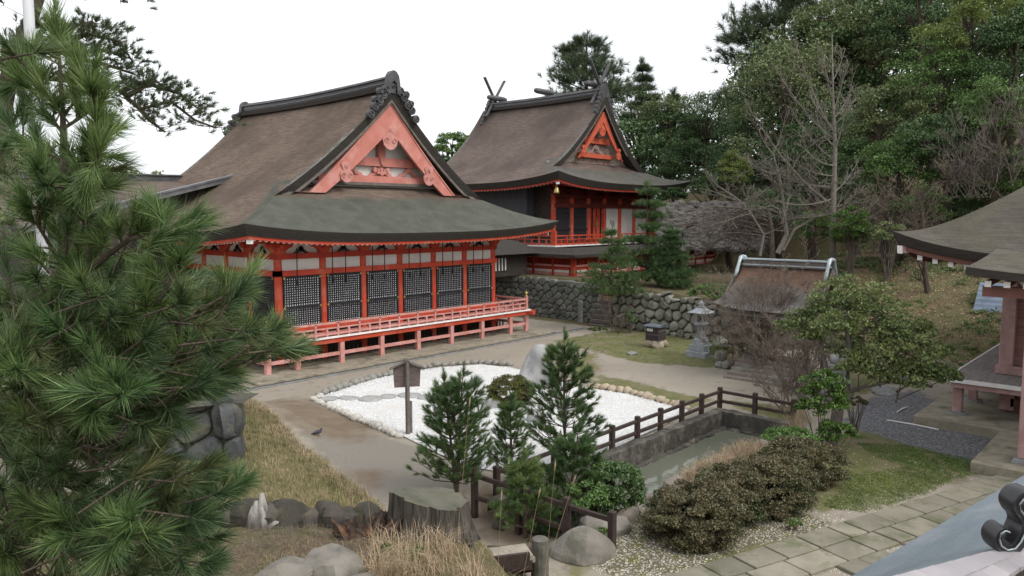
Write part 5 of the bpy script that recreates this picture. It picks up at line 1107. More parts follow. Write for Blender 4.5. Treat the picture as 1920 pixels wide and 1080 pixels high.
def post(u, v, w, z0_, z1_, m=None, nm='pillar'): mb = MB(); mb.box(u - w, u + w, v - w, v + w, z0_, z1_); return mb.build(nm, m or M['pk2'], PV, bevel=.02)
post(27.85, 4.33, .19, 1.45, 5.2); post(22.05, 2.9, .17, .42, 4.4); post(27.85, 1.4, .19, 1.45, 5.2)
mb = MB(); mb.box(27.6, 28.0, -4, 4.6, 1.46, 1.72); mb.build('sill_beam', M['pk2'], PV); mb = MB(); mb.box(27.7, 28.0, -4, 4.7, 4.75, 5.05); mb.build('head_beam', M['pk3'], PV)
mb = MB(); k_ = [(-.02, 0, .12), (.12, .05, .1), (.25, .0, .07)]; spiral(mb, (27.55, 3.85, 4.35), .16, 1, .03)
mb = MB(); pts = [(27.62, 4.05 - .02 * i - .5 * i / 20, 4.3 + .12 * math.sin(i * .5)) for i in range(21)]; mb.tube(pts, [.06 - .002 * i for i in range(21)], 6); mb.tube([(27.62, 4.05 + .08 * math.cos(a), 4.35 + .1 * math.sin(a)) for a in [x * .5 for x in range(10)]], .035, 6); mb.build('cloud_bracket', mat('off white bracket paint', (.6, .52, .48), (.5, .42, .38), 4, .8), PV, smooth=True)
M['dkp'] = mat('grey weathered deck planks', (.31, .285, .265), (.19, .17, .16), 3, .85, .4, 14, stretch=(.5, 8, 1))
mb = MB()
for k in range(22): mb.box(25.9 + k * .14 - 0, 25.9 + (k + 1) * .14 - .008, -4, 5.55, 1.38, 1.44) if k < 14 else None
for k in range(14): mb.box(27.87, 34.5, 4.5 + k * .075, 4.5 + (k + 1) * .075 - .006, 1.38, 1.44)
mb.build('deck_planks', M['dkp'], PV)
mb = MB(); mb.box(25.84, 25.898, -4, 5.6, 1.33, 1.45); mb.box(25.84, 34.5, 5.552, 5.61, 1.33, 1.45); mb.build('deck_edge', M['whitep'], PV); mb = MB(); mb.box(25.95, 26.1, -4, 5.45, 1.16, 1.378); mb.box(26.1, 34.5, 5.3, 5.45, 1.16, 1.378); mb.build('deck_beam', M['pk2'], PV)
for (u, v) in ((26.28, 5.3), (28.4, 5.3), (30.2, 5.3), (26.2, 2.2)):
    post(u, v, .13, .36, 1.17, nm='deck_post'); mb = MB(); mb.lathe((u, v, .3), [(.3, 0), (.27, .07), (.01, .075)], 12); mb.build('footing_stone', M['stone'], PV)
post(27.6, 4.2, .2, .36, 1.2, nm='deck_post'); mb = MB(); mb.box(27.4, 27.9, -4, 4.1, .5, .75); mb.box(27.5, 27.6, -4, 4.1, .3, 1.3); mb.build('underfloor_boards', M['pk3'], PV)
mb = MB(); mb.lathe((22.05, 2.9, .3), [(.38, 0), (.34, .12), (.01, .125)], 4, math.pi / 4); mb.build('footing_stone', M['stone'], PV)
a = pg(1705, 800, .0); b2_ = pg(1835, 862, 0)
mb = MB(); mb.box(a[0] + .35, 40, -8, a[1] + .0, -.2, .3); mb.build('stone_platform', M['conc'], PV, bevel=.03)
mb = MB(); mb.box(21.3, a[0] + .36, -8, 3.95, -.2, .296); mb.build('porch_platform', M['conc'], PV, bevel=.03)
# shed with blue grey roof behind the pavilion
q = pg(1862, 655, .3); SH = thing('shed', 'small shed with blue grey tiled roof behind the pink corner pillar', 'shed', (q[0], q[1], .2)); x, y = q[0] + .9, q[1] - .3
mb = MB(); mb.box(x - .6, x + .9, y - 1.2, y + .9, -.2, 2.0); mb.build('wall', M['stone'], SH); mb = MB()
mb.grid(lambda i, j: (x - .9 + 1.2 * i, y - 1.4 + 2.6 * j, 1.95 + 1.3 * i + (.03 if int(i * 12 + .5) % 2 else 0)), 12, 2); mb.grid(lambda i, j: (x + .3 + 1.2 * i, y - 1.4 + 2.6 * j, 3.25 - 1.3 * i), 6, 2); mb.build('tiled_roof', mat('blue grey tiles', (.20, .25, .32), (.14, .18, .24), 3, .5), SH)
# white sticks on the gravel
for (xa, ya, xb, yb) in ((1663, 790, 1760, 808), (1682, 775, 1702, 765)):
    p, q = pg(xa, ya), pg(xb, yb); mb = MB(); mb.tube([(*p, .04), (*((p + q) / 2 + .03), .05), (*q, .04)], .022, 6); ob = mb.build('white_rod', M['whitep']); tag(ob, 'long thin white rod lying on the dark gravel' if xa == 1663 else 'short white rod lying on the dark gravel', 'rod')
# tall pale pole behind the foreground pine
p = pd(70, 300, 9.0); b0 = pd(60, 0, 9.0); gp = hz(p[0], p[1]); mb = MB(); mb.tube([(p[0], p[1], gp - .1), (p[0], p[1], 13)], [.065, .055], 12); ob = mb.build('flagpole', mat('pale grey painted pole', (.62, .63, .66), (.5, .51, .54), 2, .5, stretch=(1, 1, .2)), smooth=True); tag(ob, 'tall pale grey pole rising behind the foreground pine', 'pole')
# ------------------------------------------------------------------ near roof in the lower right corner
NR = thing('gate_roof', 'near smooth blue grey metal roof with a black scroll finial in the lower right corner', 'roof', (*pg(1850, 1000, 3.8), 3.4))
F0, F1 = np.array([*pg(1460, 1160, 3.55), 3.55]), np.array([*pg(1990, 850, 3.55), 3.55]); G0, G1 = np.array([*pg(1460, 1139, 4.2), 4.2]), np.array([*pg(1990, 1000, 4.2), 4.2]); K0, K1 = np.array([*pg(1640, 1250, 4.18), 4.18]), np.array([*pg(1990, 1016, 4.18), 4.18])
mb = MB(); mb.grid(lambda i, j: tuple((F0 * (1 - i) + F1 * i) * (1 - j) + (G0 * (1 - i) + G1 * i) * j - np.array([0, 0, .08 * math.sin(math.pi * j)])), 40, 16)
M['sheet'] = mat('blue grey weathered copper sheet', (.205, .24, .27), (.175, .21, .24), 1.2, .42, .35, 3, stretch=(1, 3, 1), c3=(.25, .275, .295), s3=1.5, bdist=.03); mb.build('roof_sheet', M['sheet'], NR, smooth=True)
tl = MB(); nT = 16; rr_ = random.Random(5)
for r_ in range(2):
    for k in range(nT):
        s0, s1 = (k + .5 * r_) / nT, (k + 1 + .5 * r_) / nT - .003; j0, j1 = r_ * .5, r_ * .5 + .5 + .02; A = lambda s, j: (G0 * (1 - s) + G1 * s) * (1 - j) + (K0 * (1 - s) + K1 * s) * j
        up_ = np.array([0, 0, .02 + .02 * r_ * 0]); vs_ = [A(s0, j0) + up_ * .4, A(s1, j0) + up_ * .6, A(s1, j1) + up_, A(s0, j1) + up_ * .8]; vs_ += [v - np.array([0, 0, .03]) for v in vs_]; tl.add([tuple(v) for v in vs_], [(0, 1, 2, 3), (4, 5, 6, 7), (0, 1, 5, 4), (2, 3, 7, 6), (0, 3, 7, 4), (1, 2, 6, 5)])
tl.build('edge_tiles', mat('pale grey violet edge tile', (.40, .37, .38), (.32, .30, .31), 3, .5, island=.1), NR)
mb = MB(); dn = np.array([0, 0, -.35]); mb.add([tuple(v) for v in (K0, K1, K1 + dn, K0 + dn)], [(0, 1, 2, 3)]); mb.add([tuple(v) for v in (F0, F1, F1 + dn * .3, F0 + dn * .3)], [(0, 1, 2, 3)]); mb.add([tuple(v) for v in (F0 + dn * .3, F1 + dn * .3, K1 + dn, K0 + dn)], [(0, 1, 2, 3)]); mb.build('underside', M['drk'], NR)
mb = MB(); Kw0, Kw1 = K0 - (F0 - K0) * .5, K1 - (F1 - K1) * .5; mb.add([(*Kw0[:2], 3.5), (*Kw1[:2], 3.5), (*Kw1[:2], -.3), (*Kw0[:2], -.3)], [(0, 1, 2, 3)]); mb.add([(*K0[:2], 3.55), (*K1[:2], 3.55), (*Kw1[:2], 3.5), (*Kw0[:2], 3.5)], [(0, 1, 2, 3)]); mb.build('wall', M['drk'], NR)
Yo = wc(*pg(1885, 1028, 4.2))[1]
pts = [pd(a, b_, Yo) for a, b_ in [(1880, 990), (1872, 987), (1864, 992), (1860, 1003), (1864, 1015), (1876, 1023), (1890, 1020), (1900, 1008), (1908, 992), (1913, 975), (1908, 960), (1900, 950), (1898, 938), (1906, 928), (1918, 926), (1930, 934), (1932, 948), (1922, 956)]]
def catmull(pts, k=5):
    out = []
    for i in range(len(pts) - 1):
        p0, p1, p2, p3 = pts[max(0, i - 1)], pts[i], pts[i + 1], pts[min(len(pts) - 1, i + 2)]
        for j in range(k): t = j / k; out.append(.5 * ((2 * p1) + (p2 - p0) * t + (2 * p0 - 5 * p1 + 4 * p2 - p3) * t * t + (3 * p1 - p0 - 3 * p2 + p3) * t ** 3))
    return out + [pts[-1]]
pc_ = catmull(pts); rr0 = np.interp(np.linspace(0, 1, len(pc_)), np.linspace(0, 1, 18), [.01, .02, .026, .03, .036, .042, .046, .046, .044, .042, .04, .042, .048, .05, .046, .038, .026, .012])
mb = MB(); secs = []
for i, p in enumerate(pc_):
    t = pc_[min(i + 1, len(pc_) - 1)] - pc_[max(0, i - 1)]; t = t / np.linalg.norm(t); n2 = np.cross(t, np.append(FW, 0)); n2 = n2 / np.linalg.norm(n2); F3 = np.append(FW, 0)
    secs.append([p + n2 * rr0[i] * a_ + F3 * o_ for a_, o_ in ((-1, -.055), (-.8, -.075), (0, -.06), (.8, -.075), (1, -.055), (1, .07), (-1, .07))])
mb.add([tuple(v) for s_ in secs for v in s_], [(i * 7 + k, i * 7 + (k + 1) % 7, (i + 1) * 7 + (k + 1) % 7, (i + 1) * 7 + k) for i in range(len(secs) - 1) for k in range(7)] + [tuple(range(7)), tuple((len(secs) - 1) * 7 + k for k in range(7))])
M['blackt'] = mat('black glazed tile', (.02, .019, .022), (.035, .032, .035), 6, .35, spec=.6); ob = mb.build('scroll_finial', M['blackt'], NR); smooth_by_angle(ob, 35)
mb = MB(); mb.tube([(p[0] - FW[0] * .075, p[1] - FW[1] * .075, p[2] + .002) for p in pts], [.006] * len(pts), 6); mb.build('pale_rim', M['metal'], ob, smooth=True)
# ------------------------------------------------------------------ vegetation tools
def unit(a): return a / (np.linalg.norm(a, axis=-1, keepdims=True) + 1e-9)
def leaf_quads(C, l, w, g, up=.35, out=None, droop=0):
    n = len(C); a = unit(g.normal(size=(n, 3)) + (0 if out is None else out * .8)); a[:, 2] -= droop; a = unit(a)
    N = g.normal(size=(n, 3)); N[:, 2] += up * 3; b_ = unit(np.cross(a, N)); s = g.uniform(.65, 1.25, (n, 1))
    a = a * s * l / 2; b_ = b_ * s * w / 2; nn = unit(np.cross(a, b_)) * w * .18
    V = np.stack([C - a, C + b_ + nn, C + a, C - b_ + nn], 1).reshape(-1, 3); F = np.arange(4 * n).reshape(n, 4); return V, F
def needle_tris(P0, D, L, npn, nl, w, g, a0=.35, a1=1.25, bunch=None, up=0):
    """shoots P0 + D*L, each with npn needles"""
    k = len(P0); t = g.uniform(.05, 1, (k, npn)) ** .8; ref = np.tile([[.3, .2, 1.]], (k, 1)); A = unit(np.cross(D, ref)); B = np.cross(D, A)
    ph = g.uniform(0, 6.283, (k, npn)); th = g.uniform(a0, a1, (k, npn)) * (1.1 - .55 * t)
    d = D[:, None] * np.cos(th)[..., None] + (A[:, None] * np.cos(ph)[..., None] + B[:, None] * np.sin(ph)[..., None]) * np.sin(th)[..., None]
    d[..., 2] += up; d = unit(d); base = P0[:, None] + D[:, None] * (t * np.asarray(L).reshape(-1, 1))[..., None]; ln = nl * g.uniform(.75, 1.12, (k, npn)); s = unit(np.cross(d, unit(g.normal(size=d.shape)))) * w / 2
    tip = base + d * ln[..., None]; tip[..., 2] -= .06 * ln
    V = np.stack([base - s, base + s, tip], 2).reshape(-1, 3); return V, np.arange(len(V)).reshape(-1, 3)
def leafmat(name, c, c2, isl=.35, tr=.18, rough=.5, c3=None, s3=.5): return mat(name, c, c2, .9, rough, spec=.35, island=isl, trans=tr, c3=c3, s3=s3)
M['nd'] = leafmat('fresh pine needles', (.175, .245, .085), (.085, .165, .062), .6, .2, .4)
M['ndq'] = leafmat('shade darkened older needles', (.10, .155, .062), (.058, .105, .045), .6, .12, .5, c3=(.13, .13, .05), s3=2.5)  # ndq: older inner needles, made darker to paint the shade inside the crown
M['ndf'] = leafmat('pine needles', (0.115, 0.182, 0.061), (0.068, 0.121, 0.047), .4, .15)
M['ndo'] = leafmat('dull pine needles', (0.101, 0.135, 0.068), (0.068, 0.101, 0.054), .35, .15)
M['lfd'] = leafmat('dark evergreen leaves', (0.097, 0.165, 0.061), (0.061, 0.107, 0.043), .4, .12)
M['lfo'] = leafmat('olive evergreen leaves', (0.168, 0.206, 0.083), (0.109, 0.142, 0.058), .4, .15)
M['lfm'] = leafmat('mid green leaves', (0.144, 0.240, 0.067), (0.086, 0.157, 0.047), .4, .2)
M['lfb'] = leafmat('bright yellow green leaves', (0.208, 0.260, 0.065), (0.117, 0.163, 0.046), .35, .25)
M['lfg'] = leafmat('glossy green leaves', (0.100, 0.175, 0.037), (0.062, 0.119, 0.027), .5, .2, .35)
M['lfh'] = leafmat('azalea leaves', (.14, .135, .065), (.125, .092, .058), .5, .12, c3=(.085, .13, .05), s3=.9)
M['lfz'] = leafmat('round azalea leaves', (.13, .15, .03), (.09, .075, .045), .4, .15)
M['lfs'] = leafmat('niwaki leaves', (.20, .24, .085), (.12, .165, .06), .45, .2, .45)
M['dry'] = leafmat('dry straw grass', (.46, .36, .24), (.33, .25, .16), .35, .2, .8)
M['dryg'] = leafmat('straw and green grass', (.36, .30, .17), (.2, .2, .08), .4, .2, .8)
M['grn'] = leafmat('fresh green grass', (.12, .2, .04), (.08, .15, .03), .35, .2, .7)
def ell_clumps(c, r, n, g, inner=.45, zmin=-.55):
    d = unit(g.normal(size=(n * 3, 3))); d = d[d[:, 2] > zmin][:n]; rr = g.uniform(inner, 1, (len(d), 1)) ** .7; return np.array(c) + d * rr * np.array(r), d
def clump_leaves(cc, cr, nl, g, flat=.7):
    n = len(cc); d = unit(g.normal(size=(n, nl, 3))); d[..., 2] = np.abs(d[..., 2]) * .9 - .25; rr = g.uniform(.35, 1.08, (n, nl, 1)); cr = np.asarray(cr).reshape(-1, 1, 1)
    P = cc[:, None] + d * rr * cr * np.array([1, 1, flat]); return P.reshape(-1, 3), d.reshape(-1, 3)
def limb_tree(mb, base, top, r0, clumps, g, nlimb=14, bend=.6):
    b_, t_ = np.array(base, float), np.array(top, float); pts = [b_ + (t_ - b_) * k / 6 + g.normal(size=3) * .02 * np.linalg.norm(t_ - b_) * (0 < k < 6) for k in range(7)]
    mb.tube(pts, [r0 * (1 - .85 * k / 6) for k in range(7)], 8); ids = g.choice(len(clumps), min(nlimb, len(clumps)), replace=False)
    for i in ids:
        e = clumps[i]; f = np.clip((e[2] - b_[2]) / (t_[2] - b_[2] + 1e-6) - .25, .12, .9); s = b_ + (t_ - b_) * f; m_ = (s + e) / 2; m_[2] -= .08 * np.linalg.norm(e - s)
        mb.tube([s, m_, e], [r0 * .34 * (1.1 - f), r0 * .2, r0 * .06], 5)
def finish_tree(name, label, cat, base, mb, V, F, tm, lm, group=None, crown='crown'):
    root = thing(name, label, cat, base, group)
    if mb and mb.v: ob = mb.build('trunk', tm, root); smooth_by_angle(ob, 60)
    mesh_np(crown, V, F, lm, root); return root
def broad_tree(px, py, rx, ry, Y, lm, label, seed, leaf=.34, dens=1.0, name='evergreen_tree', group=None, rdepth=None, cr=.28, up=.35, zmin=-.6, tm=None, basez=None, trunkx=0):
    g = np.random.default_rng(seed); c = pd(px, py, Y); s = Y / 1418.; R_ = (rx * s, ry * s); dp = rdepth or R_[0]
    n = int(46 * dens); loc, d = ell_clumps((0, 0, 0), (R_[0], dp, R_[1]), n, g, zmin=zmin); cc = c + loc[:, :1] * np.append(RT, 0) + loc[:, 1:2] * np.append(FW, 0) + loc[:, 2:] * np.array([0, 0, 1])
    crad = cr * (R_[0] + R_[1]) / 2 * g.uniform(.7, 1.35, n); P, dd = clump_leaves(cc, crad, int(165), g, .85); V, F = leaf_quads(P, leaf * .72, leaf * .45, g, up, dd)
    b_ = c[:2] + RT * trunkx; bz = hz(b_[0], b_[1]) if basez is None else basez; mb = MB(); limb_tree(mb, (b_[0], b_[1], bz - .2), (c[0], c[1], c[2] + R_[1] * .4), max(.08, .035 * (c[2] + R_[1] - bz)), cc, g)
    return finish_tree(name, label, 'tree', (b_[0], b_[1], bz), mb, V, F, tm or M['bark'], lm, group)
# ------------------------------------------------------------------ forest on the hill
FT = [ # px, py, rx, ry, Y, mat, label, leaf
 (1470, 215, 105, 165, 60, 'lfo', 'massive dark olive evergreen standing tallest at the left shoulder of the forest', .36),
 (1545, 110, 95, 95, 66, 'lfo', 'broad olive evergreen behind the top of the bare tree', .36),
 (1640, 80, 90, 95, 64, 'lfo', 'olive evergreen rising at the top middle of the forest', .34),
 (1730, 50, 80, 90, 60, 'lfd', 'dark evergreen between the olive tree and the yellow green one at the top', .34),
 (1825, 55, 95, 75, 50, 'lfb', 'bright yellow green broadleaf tree at the top right of the forest', .30),
 (1905, 120, 70, 110, 48, 'lfd', 'dark evergreen cut off by the right edge of the forest', .30),
 (1760, 165, 95, 80, 50, 'lfm', 'rounded mid green tree under the bright yellow green one', .28),
 (1870, 215, 80, 70, 44, 'lfm', 'mid green tree above the brown twiggy thicket at the right edge', .26),
 (1845, 345, 80, 60, 45, 'lfo', 'olive tree low behind the brown thicket over the pavilion roof', .24),
 (1925, 320, 60, 80, 43, 'lfm', 'green tree low at the right edge above the pavilion roof', .24),
 (1790, 400, 70, 50, 46, 'lfd', 'dark tree low behind the thicket at the pavilion eave tip', .22),
 (1335, 352, 50, 26, 63, 'lfd', 'low dark undergrowth just right of the second hall eave tip', .2),
 (1262, 366, 26, 14, 62, 'lfd', 'small dark bush on top of the grey bank under the hall eave', .2),
 (1395, 372, 40, 18, 60, 'lfo', 'low olive scrub on top of the grey bank', .2),
 (1660, 400, 50, 60, 47, 'lfo', 'olive tree low behind the brown bushes on the slope', .22),
 (1670, 225, 80, 80, 50, 'lfo', 'pale olive tree with fine leaves right of the bare tree', .26),
 (1780, 265, 90, 60, 45, 'lfd', 'blue green dark tree in the middle right of the forest', .26),
 (1690, 315, 75, 65, 46, 'lfm', 'fresh green rounded tree low on the right of the bare tree', .24),
 (1615, 335, 60, 80, 50, 'lfd', 'dark tree directly behind the trunk of the bare tree', .26),
 (1725, 395, 55, 40, 44, 'lfm', 'small green tree low behind the brown bushes above the pavilion roof', .2),
 (1400, 300, 75, 110, 70, 'lfd', 'dark evergreen left of the bare tree at the forest edge', .32),
 (1530, 300, 80, 110, 58, 'lfd', 'very dark evergreen in shade behind the bare tree crown', .32),
 (1325, 250, 60, 90, 84, 'lfd', 'dark tree in the dip between hall roof and forest', .34),
 (1255, 245, 65, 75, 88, 'lfo', 'olive tree just right of the second hall gable', .34),
 (1195, 235, 55, 70, 92, 'lfd', 'dark tree partly behind the second hall gable slope', .34),
 (1300, 315, 70, 60, 82, 'lfd', 'low dark tree above the right eave of the second hall', .3),
 (1375, 325, 30, 42, 58, 'lfb', 'small light green sapling at the dark forest edge left of the bare trees', .2),
 (845, 285, 38, 38, 95, 'lfm', 'distant round green tree between the two hall roofs', .4),
 (885, 282, 30, 36, 98, 'lfo', 'distant olive tree touching the second hall roof', .4),
 (1450, 400, 60, 50, 54, 'lfd', 'dark undergrowth tree behind the pale trunked bare tree', .24),
 (1595, 425, 38, 42, 42, 'lfg', 'bushy green shrub at the foot of the bare tree', .16),
 (1530, 430, 40, 34, 46, 'lfm', 'small rounded bush between the two bare tree trunks', .16)]
for k, (x, y, rx, ry, Y, lm, lab, lf_) in enumerate(FT):
    broad_tree(x, y, rx, ry, Y, M[lm], lab, 100 + k, lf_ * .8, 1.35 if rx > 60 else 1.0, rdepth=min(rx, ry) * Y / 1418. * .8)
# unbroken wood further up the slope
g = np.random.default_rng(5); cc = []
for k in range(900):
    x, y = g.uniform(1180, 2010), 0; Y = g.uniform(62, 84) if x > 1400 else g.uniform(84, 104); u_, v_ = cw((x - 960) / 1424. * Y, Y); h = height(u_, v_); topy = np.interp(x, [1180, 1240, 1330, 1380, 1450, 1600, 1700, 2000], [235, 215, 230, 150, 70, 20, -40, -60])
    zt = pd(x, topy, Y)[2]; 
    if zt > h: cc.append((u_, v_, h + (zt - h) * g.uniform(.0, 1)))
cc = np.array(cc); P, dd = clump_leaves(cc, g.uniform(1.6, 2.8, len(cc)), 130, g); V, F = leaf_quads(P, .4, .26, g, .3, dd); ob = mesh_np('forest', V, F, M['lfd']); tag(ob, kind='stuff')
# distant wooded ridge on the far left
g = np.random.default_rng(6); cc = []
for k in range(260):
    x = g.uniform(-60, 330); Y = g.uniform(90, 120); t = pd(x, np.interp(x, [-60, 0, 60, 130, 220, 330], [250, 255, 275, 290, 328, 340]), Y); cc.append((t[0], t[1], g.uniform(0, t[2])))
cc = np.array(cc); P, dd = clump_leaves(cc, g.uniform(2, 3.6, len(cc)), 70, g); V, F = leaf_quads(P, .8, .5, g, .3, dd); ob = mesh_np('forest', V, F, M['lfo']); tag(ob, kind='stuff')
# leafy undergrowth over the slope
g = np.random.default_rng(8); q = np.stack([g.uniform(36.5, 62, 1500), g.uniform(-2, 20, 1500)], 1); q = q[fbm(q[:, 0] * .3, q[:, 1] * .3, 21) > .47]; q = q[(q[:, 0] > 44) | (g.random(len(q)) < .35)]; cc = np.column_stack([q, height(q[:, 0], q[:, 1]) + .05]); P, dd = clump_leaves(cc, g.uniform(.2, .6, len(cc)), 70, g, .6); V, F = leaf_quads(P, .12, .07, g, .3, dd); ob = mesh_np('undergrowth', V, F, M['lfo']); tag(ob, kind='stuff')
q = np.stack([g.uniform(34.5, 60, 1600), g.uniform(0, 17, 1600)], 1); q = q[fbm(q[:, 0] * .45, q[:, 1] * .45, 31) > .53]; cc = np.column_stack([q, height(q[:, 0], q[:, 1]) + .02]); P, dd = clump_leaves(cc, g.uniform(.12, .34, len(cc)), 46, g, .6); V, F = leaf_quads(P, .09, .05, g, .3, dd); ob = mesh_np('undergrowth', V, F, M['lfm']); tag(ob, kind='stuff')
# ------------------------------------------------------------------ layered pines (pads of needles on spreading boughs)
def layered_pine(px, ptop, pbot, hw, Y, lm, label, seed, tiers=9, nl=.35, name='pine_tree', basez=None, lean=0, pads=7, density=1.0, taper=.8, padr=.26, needles=26, cat='pine tree'):
    g = np.random.default_rng(seed); s = Y / 1418.; T = pd(px, ptop, Y); b2 = pd(px + lean, pbot, Y); bz = hz(b2[0], b2[1]) if basez is None else basez; base = np.array([b2[0], b2[1], bz]); mb = MB()
    mb.tube([base + (T - base) * k / 7 for k in range(8)], [max(.02, .028 * (T[2] - bz)) * (1 - .9 * k / 7) for k in range(8)], 7); Vs, Fs, nb = [], [], 0; zb = b2[2]
    for i in range(tiers):
        f = (i + .5) / tiers; z = zb + (T[2] - zb) * f; ctr = base + (T - base) * ((z - bz) / (T[2] - bz)); Rr = hw * s * ((1 - f) ** taper + .06); 
        for j in range(int(pads * (1.15 - .55 * f))):
            a = g.uniform(0, 6.283); rr = Rr * g.uniform(.55, 1.08); e = ctr + np.array([math.cos(a) * rr, math.sin(a) * rr, g.uniform(-.05, .16) * rr + .0]); mb.tube([ctr + (0, 0, -.1 * rr), (ctr + e) / 2 + (0, 0, -.04 * rr), e], [.02 + .012 * rr, .015 + .006 * rr, .008], 4)
            n = max(3, int(16 * density)); q = g.uniform(.35, 1.05, (n, 1)); pr_ = padr * Rr + .12; off = g.normal(size=(n, 3)) * (pr_ * .55, pr_ * .55, pr_ * .16); P0 = ctr + (e - ctr) * q + off
            D = unit(np.array([math.cos(a), math.sin(a), .75]) * .7 + g.normal(size=(n, 3)) * .45 + (0, 0, .35)); V, F = needle_tris(P0, D, np.full(n, nl * .55), needles, nl, nl * .05 + .006, g, .3, 1.2); Vs.append(V); Fs.append(F + nb); nb += len(V)
    P0 = T + g.normal(size=(8, 3)) * (.08, .08, .15); D = unit(np.array([[0, 0, 1.]]) + g.normal(size=(8, 3)) * .25); V, F = needle_tris(P0, D, np.full(8, nl), needles, nl, nl * .05 + .006, g); Vs.append(V); Fs.append(F + nb)
    return finish_tree(name, label, cat, base, mb, np.concatenate(Vs), np.concatenate(Fs), M['bark'], lm)
layered_pine(1100, 78, 200, 95, 92, M['ndo'], 'layered dark pine on the skyline behind the second hall ridge', 1, 8, .9, density=1.6, taper=.55)
layered_pine(1205, 125, 250, 38, 94, M['ndo'], 'small spiky pine on the skyline right of the second hall finials', 2, 7, .8)
layered_pine(1470, -70, 200, 125, 70, M['ndo'], 'tall layered dark conifer breaking the skyline at the left of the forest', 3, 10, .9, density=1.8, taper=.4)
layered_pine(1580, -60, 150, 90, 76, M['ndo'], 'second tall conifer topping the forest behind the bare tree', 4, 8, .9, density=1.6, taper=.4)
layered_pine(1262, 180, 290, 34, 90, M['ndo'], 'thin conifer tip rising from the dark trees beside the hall', 41, 7, .7)
# pines on the terrace
layered_pine(1146, 432, 556, 62, 42, M['ndf'], 'light green layered young pine on the edge of the terrace wall', 5, 8, .24, basez=2.3, density=1.5, taper=.7)
layered_pine(1214, 352, 530, 52, 45, M['ndf'], 'taller terrace pine with a narrow top and separate tufts in front of the white panels', 6, 8, .3, basez=2.5, density=1.5, taper=.55)
layered_pine(1262, 432, 540, 48, 44, M['lfd'], 'dense dark green conifer right of the taller terrace pine', 7, 11, .2, basez=2.5, density=2.4, taper=.6, name='conifer')
# ------------------------------------------------------------------ garden pines
def young_pine(px, ptop, pbot, hw, Y, label, seed, lm='ndf', nl=.11, whorls=7, nb=6, dens=1.0, bz=None, lean=0, stems=((0, 1),), name='pine_tree', w=.007, needles=70, sub=7):
    g = np.random.default_rng(seed); s = Y / 1418.; B0 = pd(px + lean, pbot, Y); bz = hz(B0[0], B0[1]) if bz is None else bz; base = np.array([B0[0], B0[1], bz]); mb = MB(); P0, D, Ls = [], [], []
    for dx, hf in stems:
        T = pd(px + dx, pbot + (ptop - pbot) * hf, Y); mb.tube([base + (T - base) * k / 6 + np.append(RT, 0) * math.sin(k) * .015 for k in range(7)], [.05 * (1 - .85 * k / 6) for k in range(7)], 7)
        for i in range(whorls):
            f = .12 + .82 * i / whorls; ctr = base + (T - base) * f; Rr = hw * s * ((1 - f) ** .75 * .95 + .1) * (hf if dx else 1)
            for j in range(nb):
                a = j * 6.283 / nb + g.uniform(-.4, .4); rr = Rr * g.uniform(.65, 1.1); e = ctr + np.array([math.cos(a) * rr, math.sin(a) * rr, rr * g.uniform(.35, .7)]); m_ = (ctr + e) / 2 + (0, 0, -.1 * rr); mb.tube([ctr, m_, e], [.016, .011, .006], 4)
                for q in range(sub):
                    t = g.uniform(.3, 1) if q else 1; p = ctr * (1 - t) ** 2 + 2 * m_ * t * (1 - t) + e * t * t; d = unit(np.array([math.cos(a), math.sin(a), .9]) + g.normal(size=3) * (.55 if q else .2)); l_ = g.uniform(.10, .2); P0.append(p); D.append(d); Ls.append(l_)
                    mb.tube([p, p + d * l_], [.006, .004], 3)
        for q in range(5): d = unit(np.array([0, 0, 1.]) + g.normal(size=3) * (.45 if q else .05)); P0.append(T - (0, 0, .1 if q else 0.1)); D.append(d); Ls.append(.16 if q else .3)
    V, F = needle_tris(np.array(P0), np.array(D), np.array(Ls), int(needles * dens), nl, w, g, .25, 1.1, up=.12); return finish_tree(name, label, 'pine tree', base, mb, V, F, M['bark'], M[lm])
young_pine(1058, 632, 910, 84, 18.6, 'tallest dark green garden pine, in front of the standing stone', 21, whorls=12, nb=7, nl=.16, sub=8, w=.010, needles=60)
young_pine(855, 698, 910, 84, 16.8, 'bushy garden pine with two leading shoots right of the notice board', 22, whorls=9, nb=7, nl=.16, stems=((-22, .95), (14, 1)), sub=6, w=.009, needles=60)
young_pine(958, 745, 905, 42, 17.5, 'slender sparse garden pine between the bushy one and the tallest one', 23, whorls=8, nb=6, nl=.13, sub=6, w=.009)
young_pine(1085, 805, 955, 105, 16.2, 'low spreading garden pine growing over the near fence', 24, whorls=7, nb=9, nl=.15, sub=12, lean=-30, w=.010)
young_pine(985, 850, 965, 60, 15.4, 'low bright green pine tuft in front of the near fence posts', 25, whorls=5, nb=8, nl=.14, sub=9, lm='nd', w=.009)
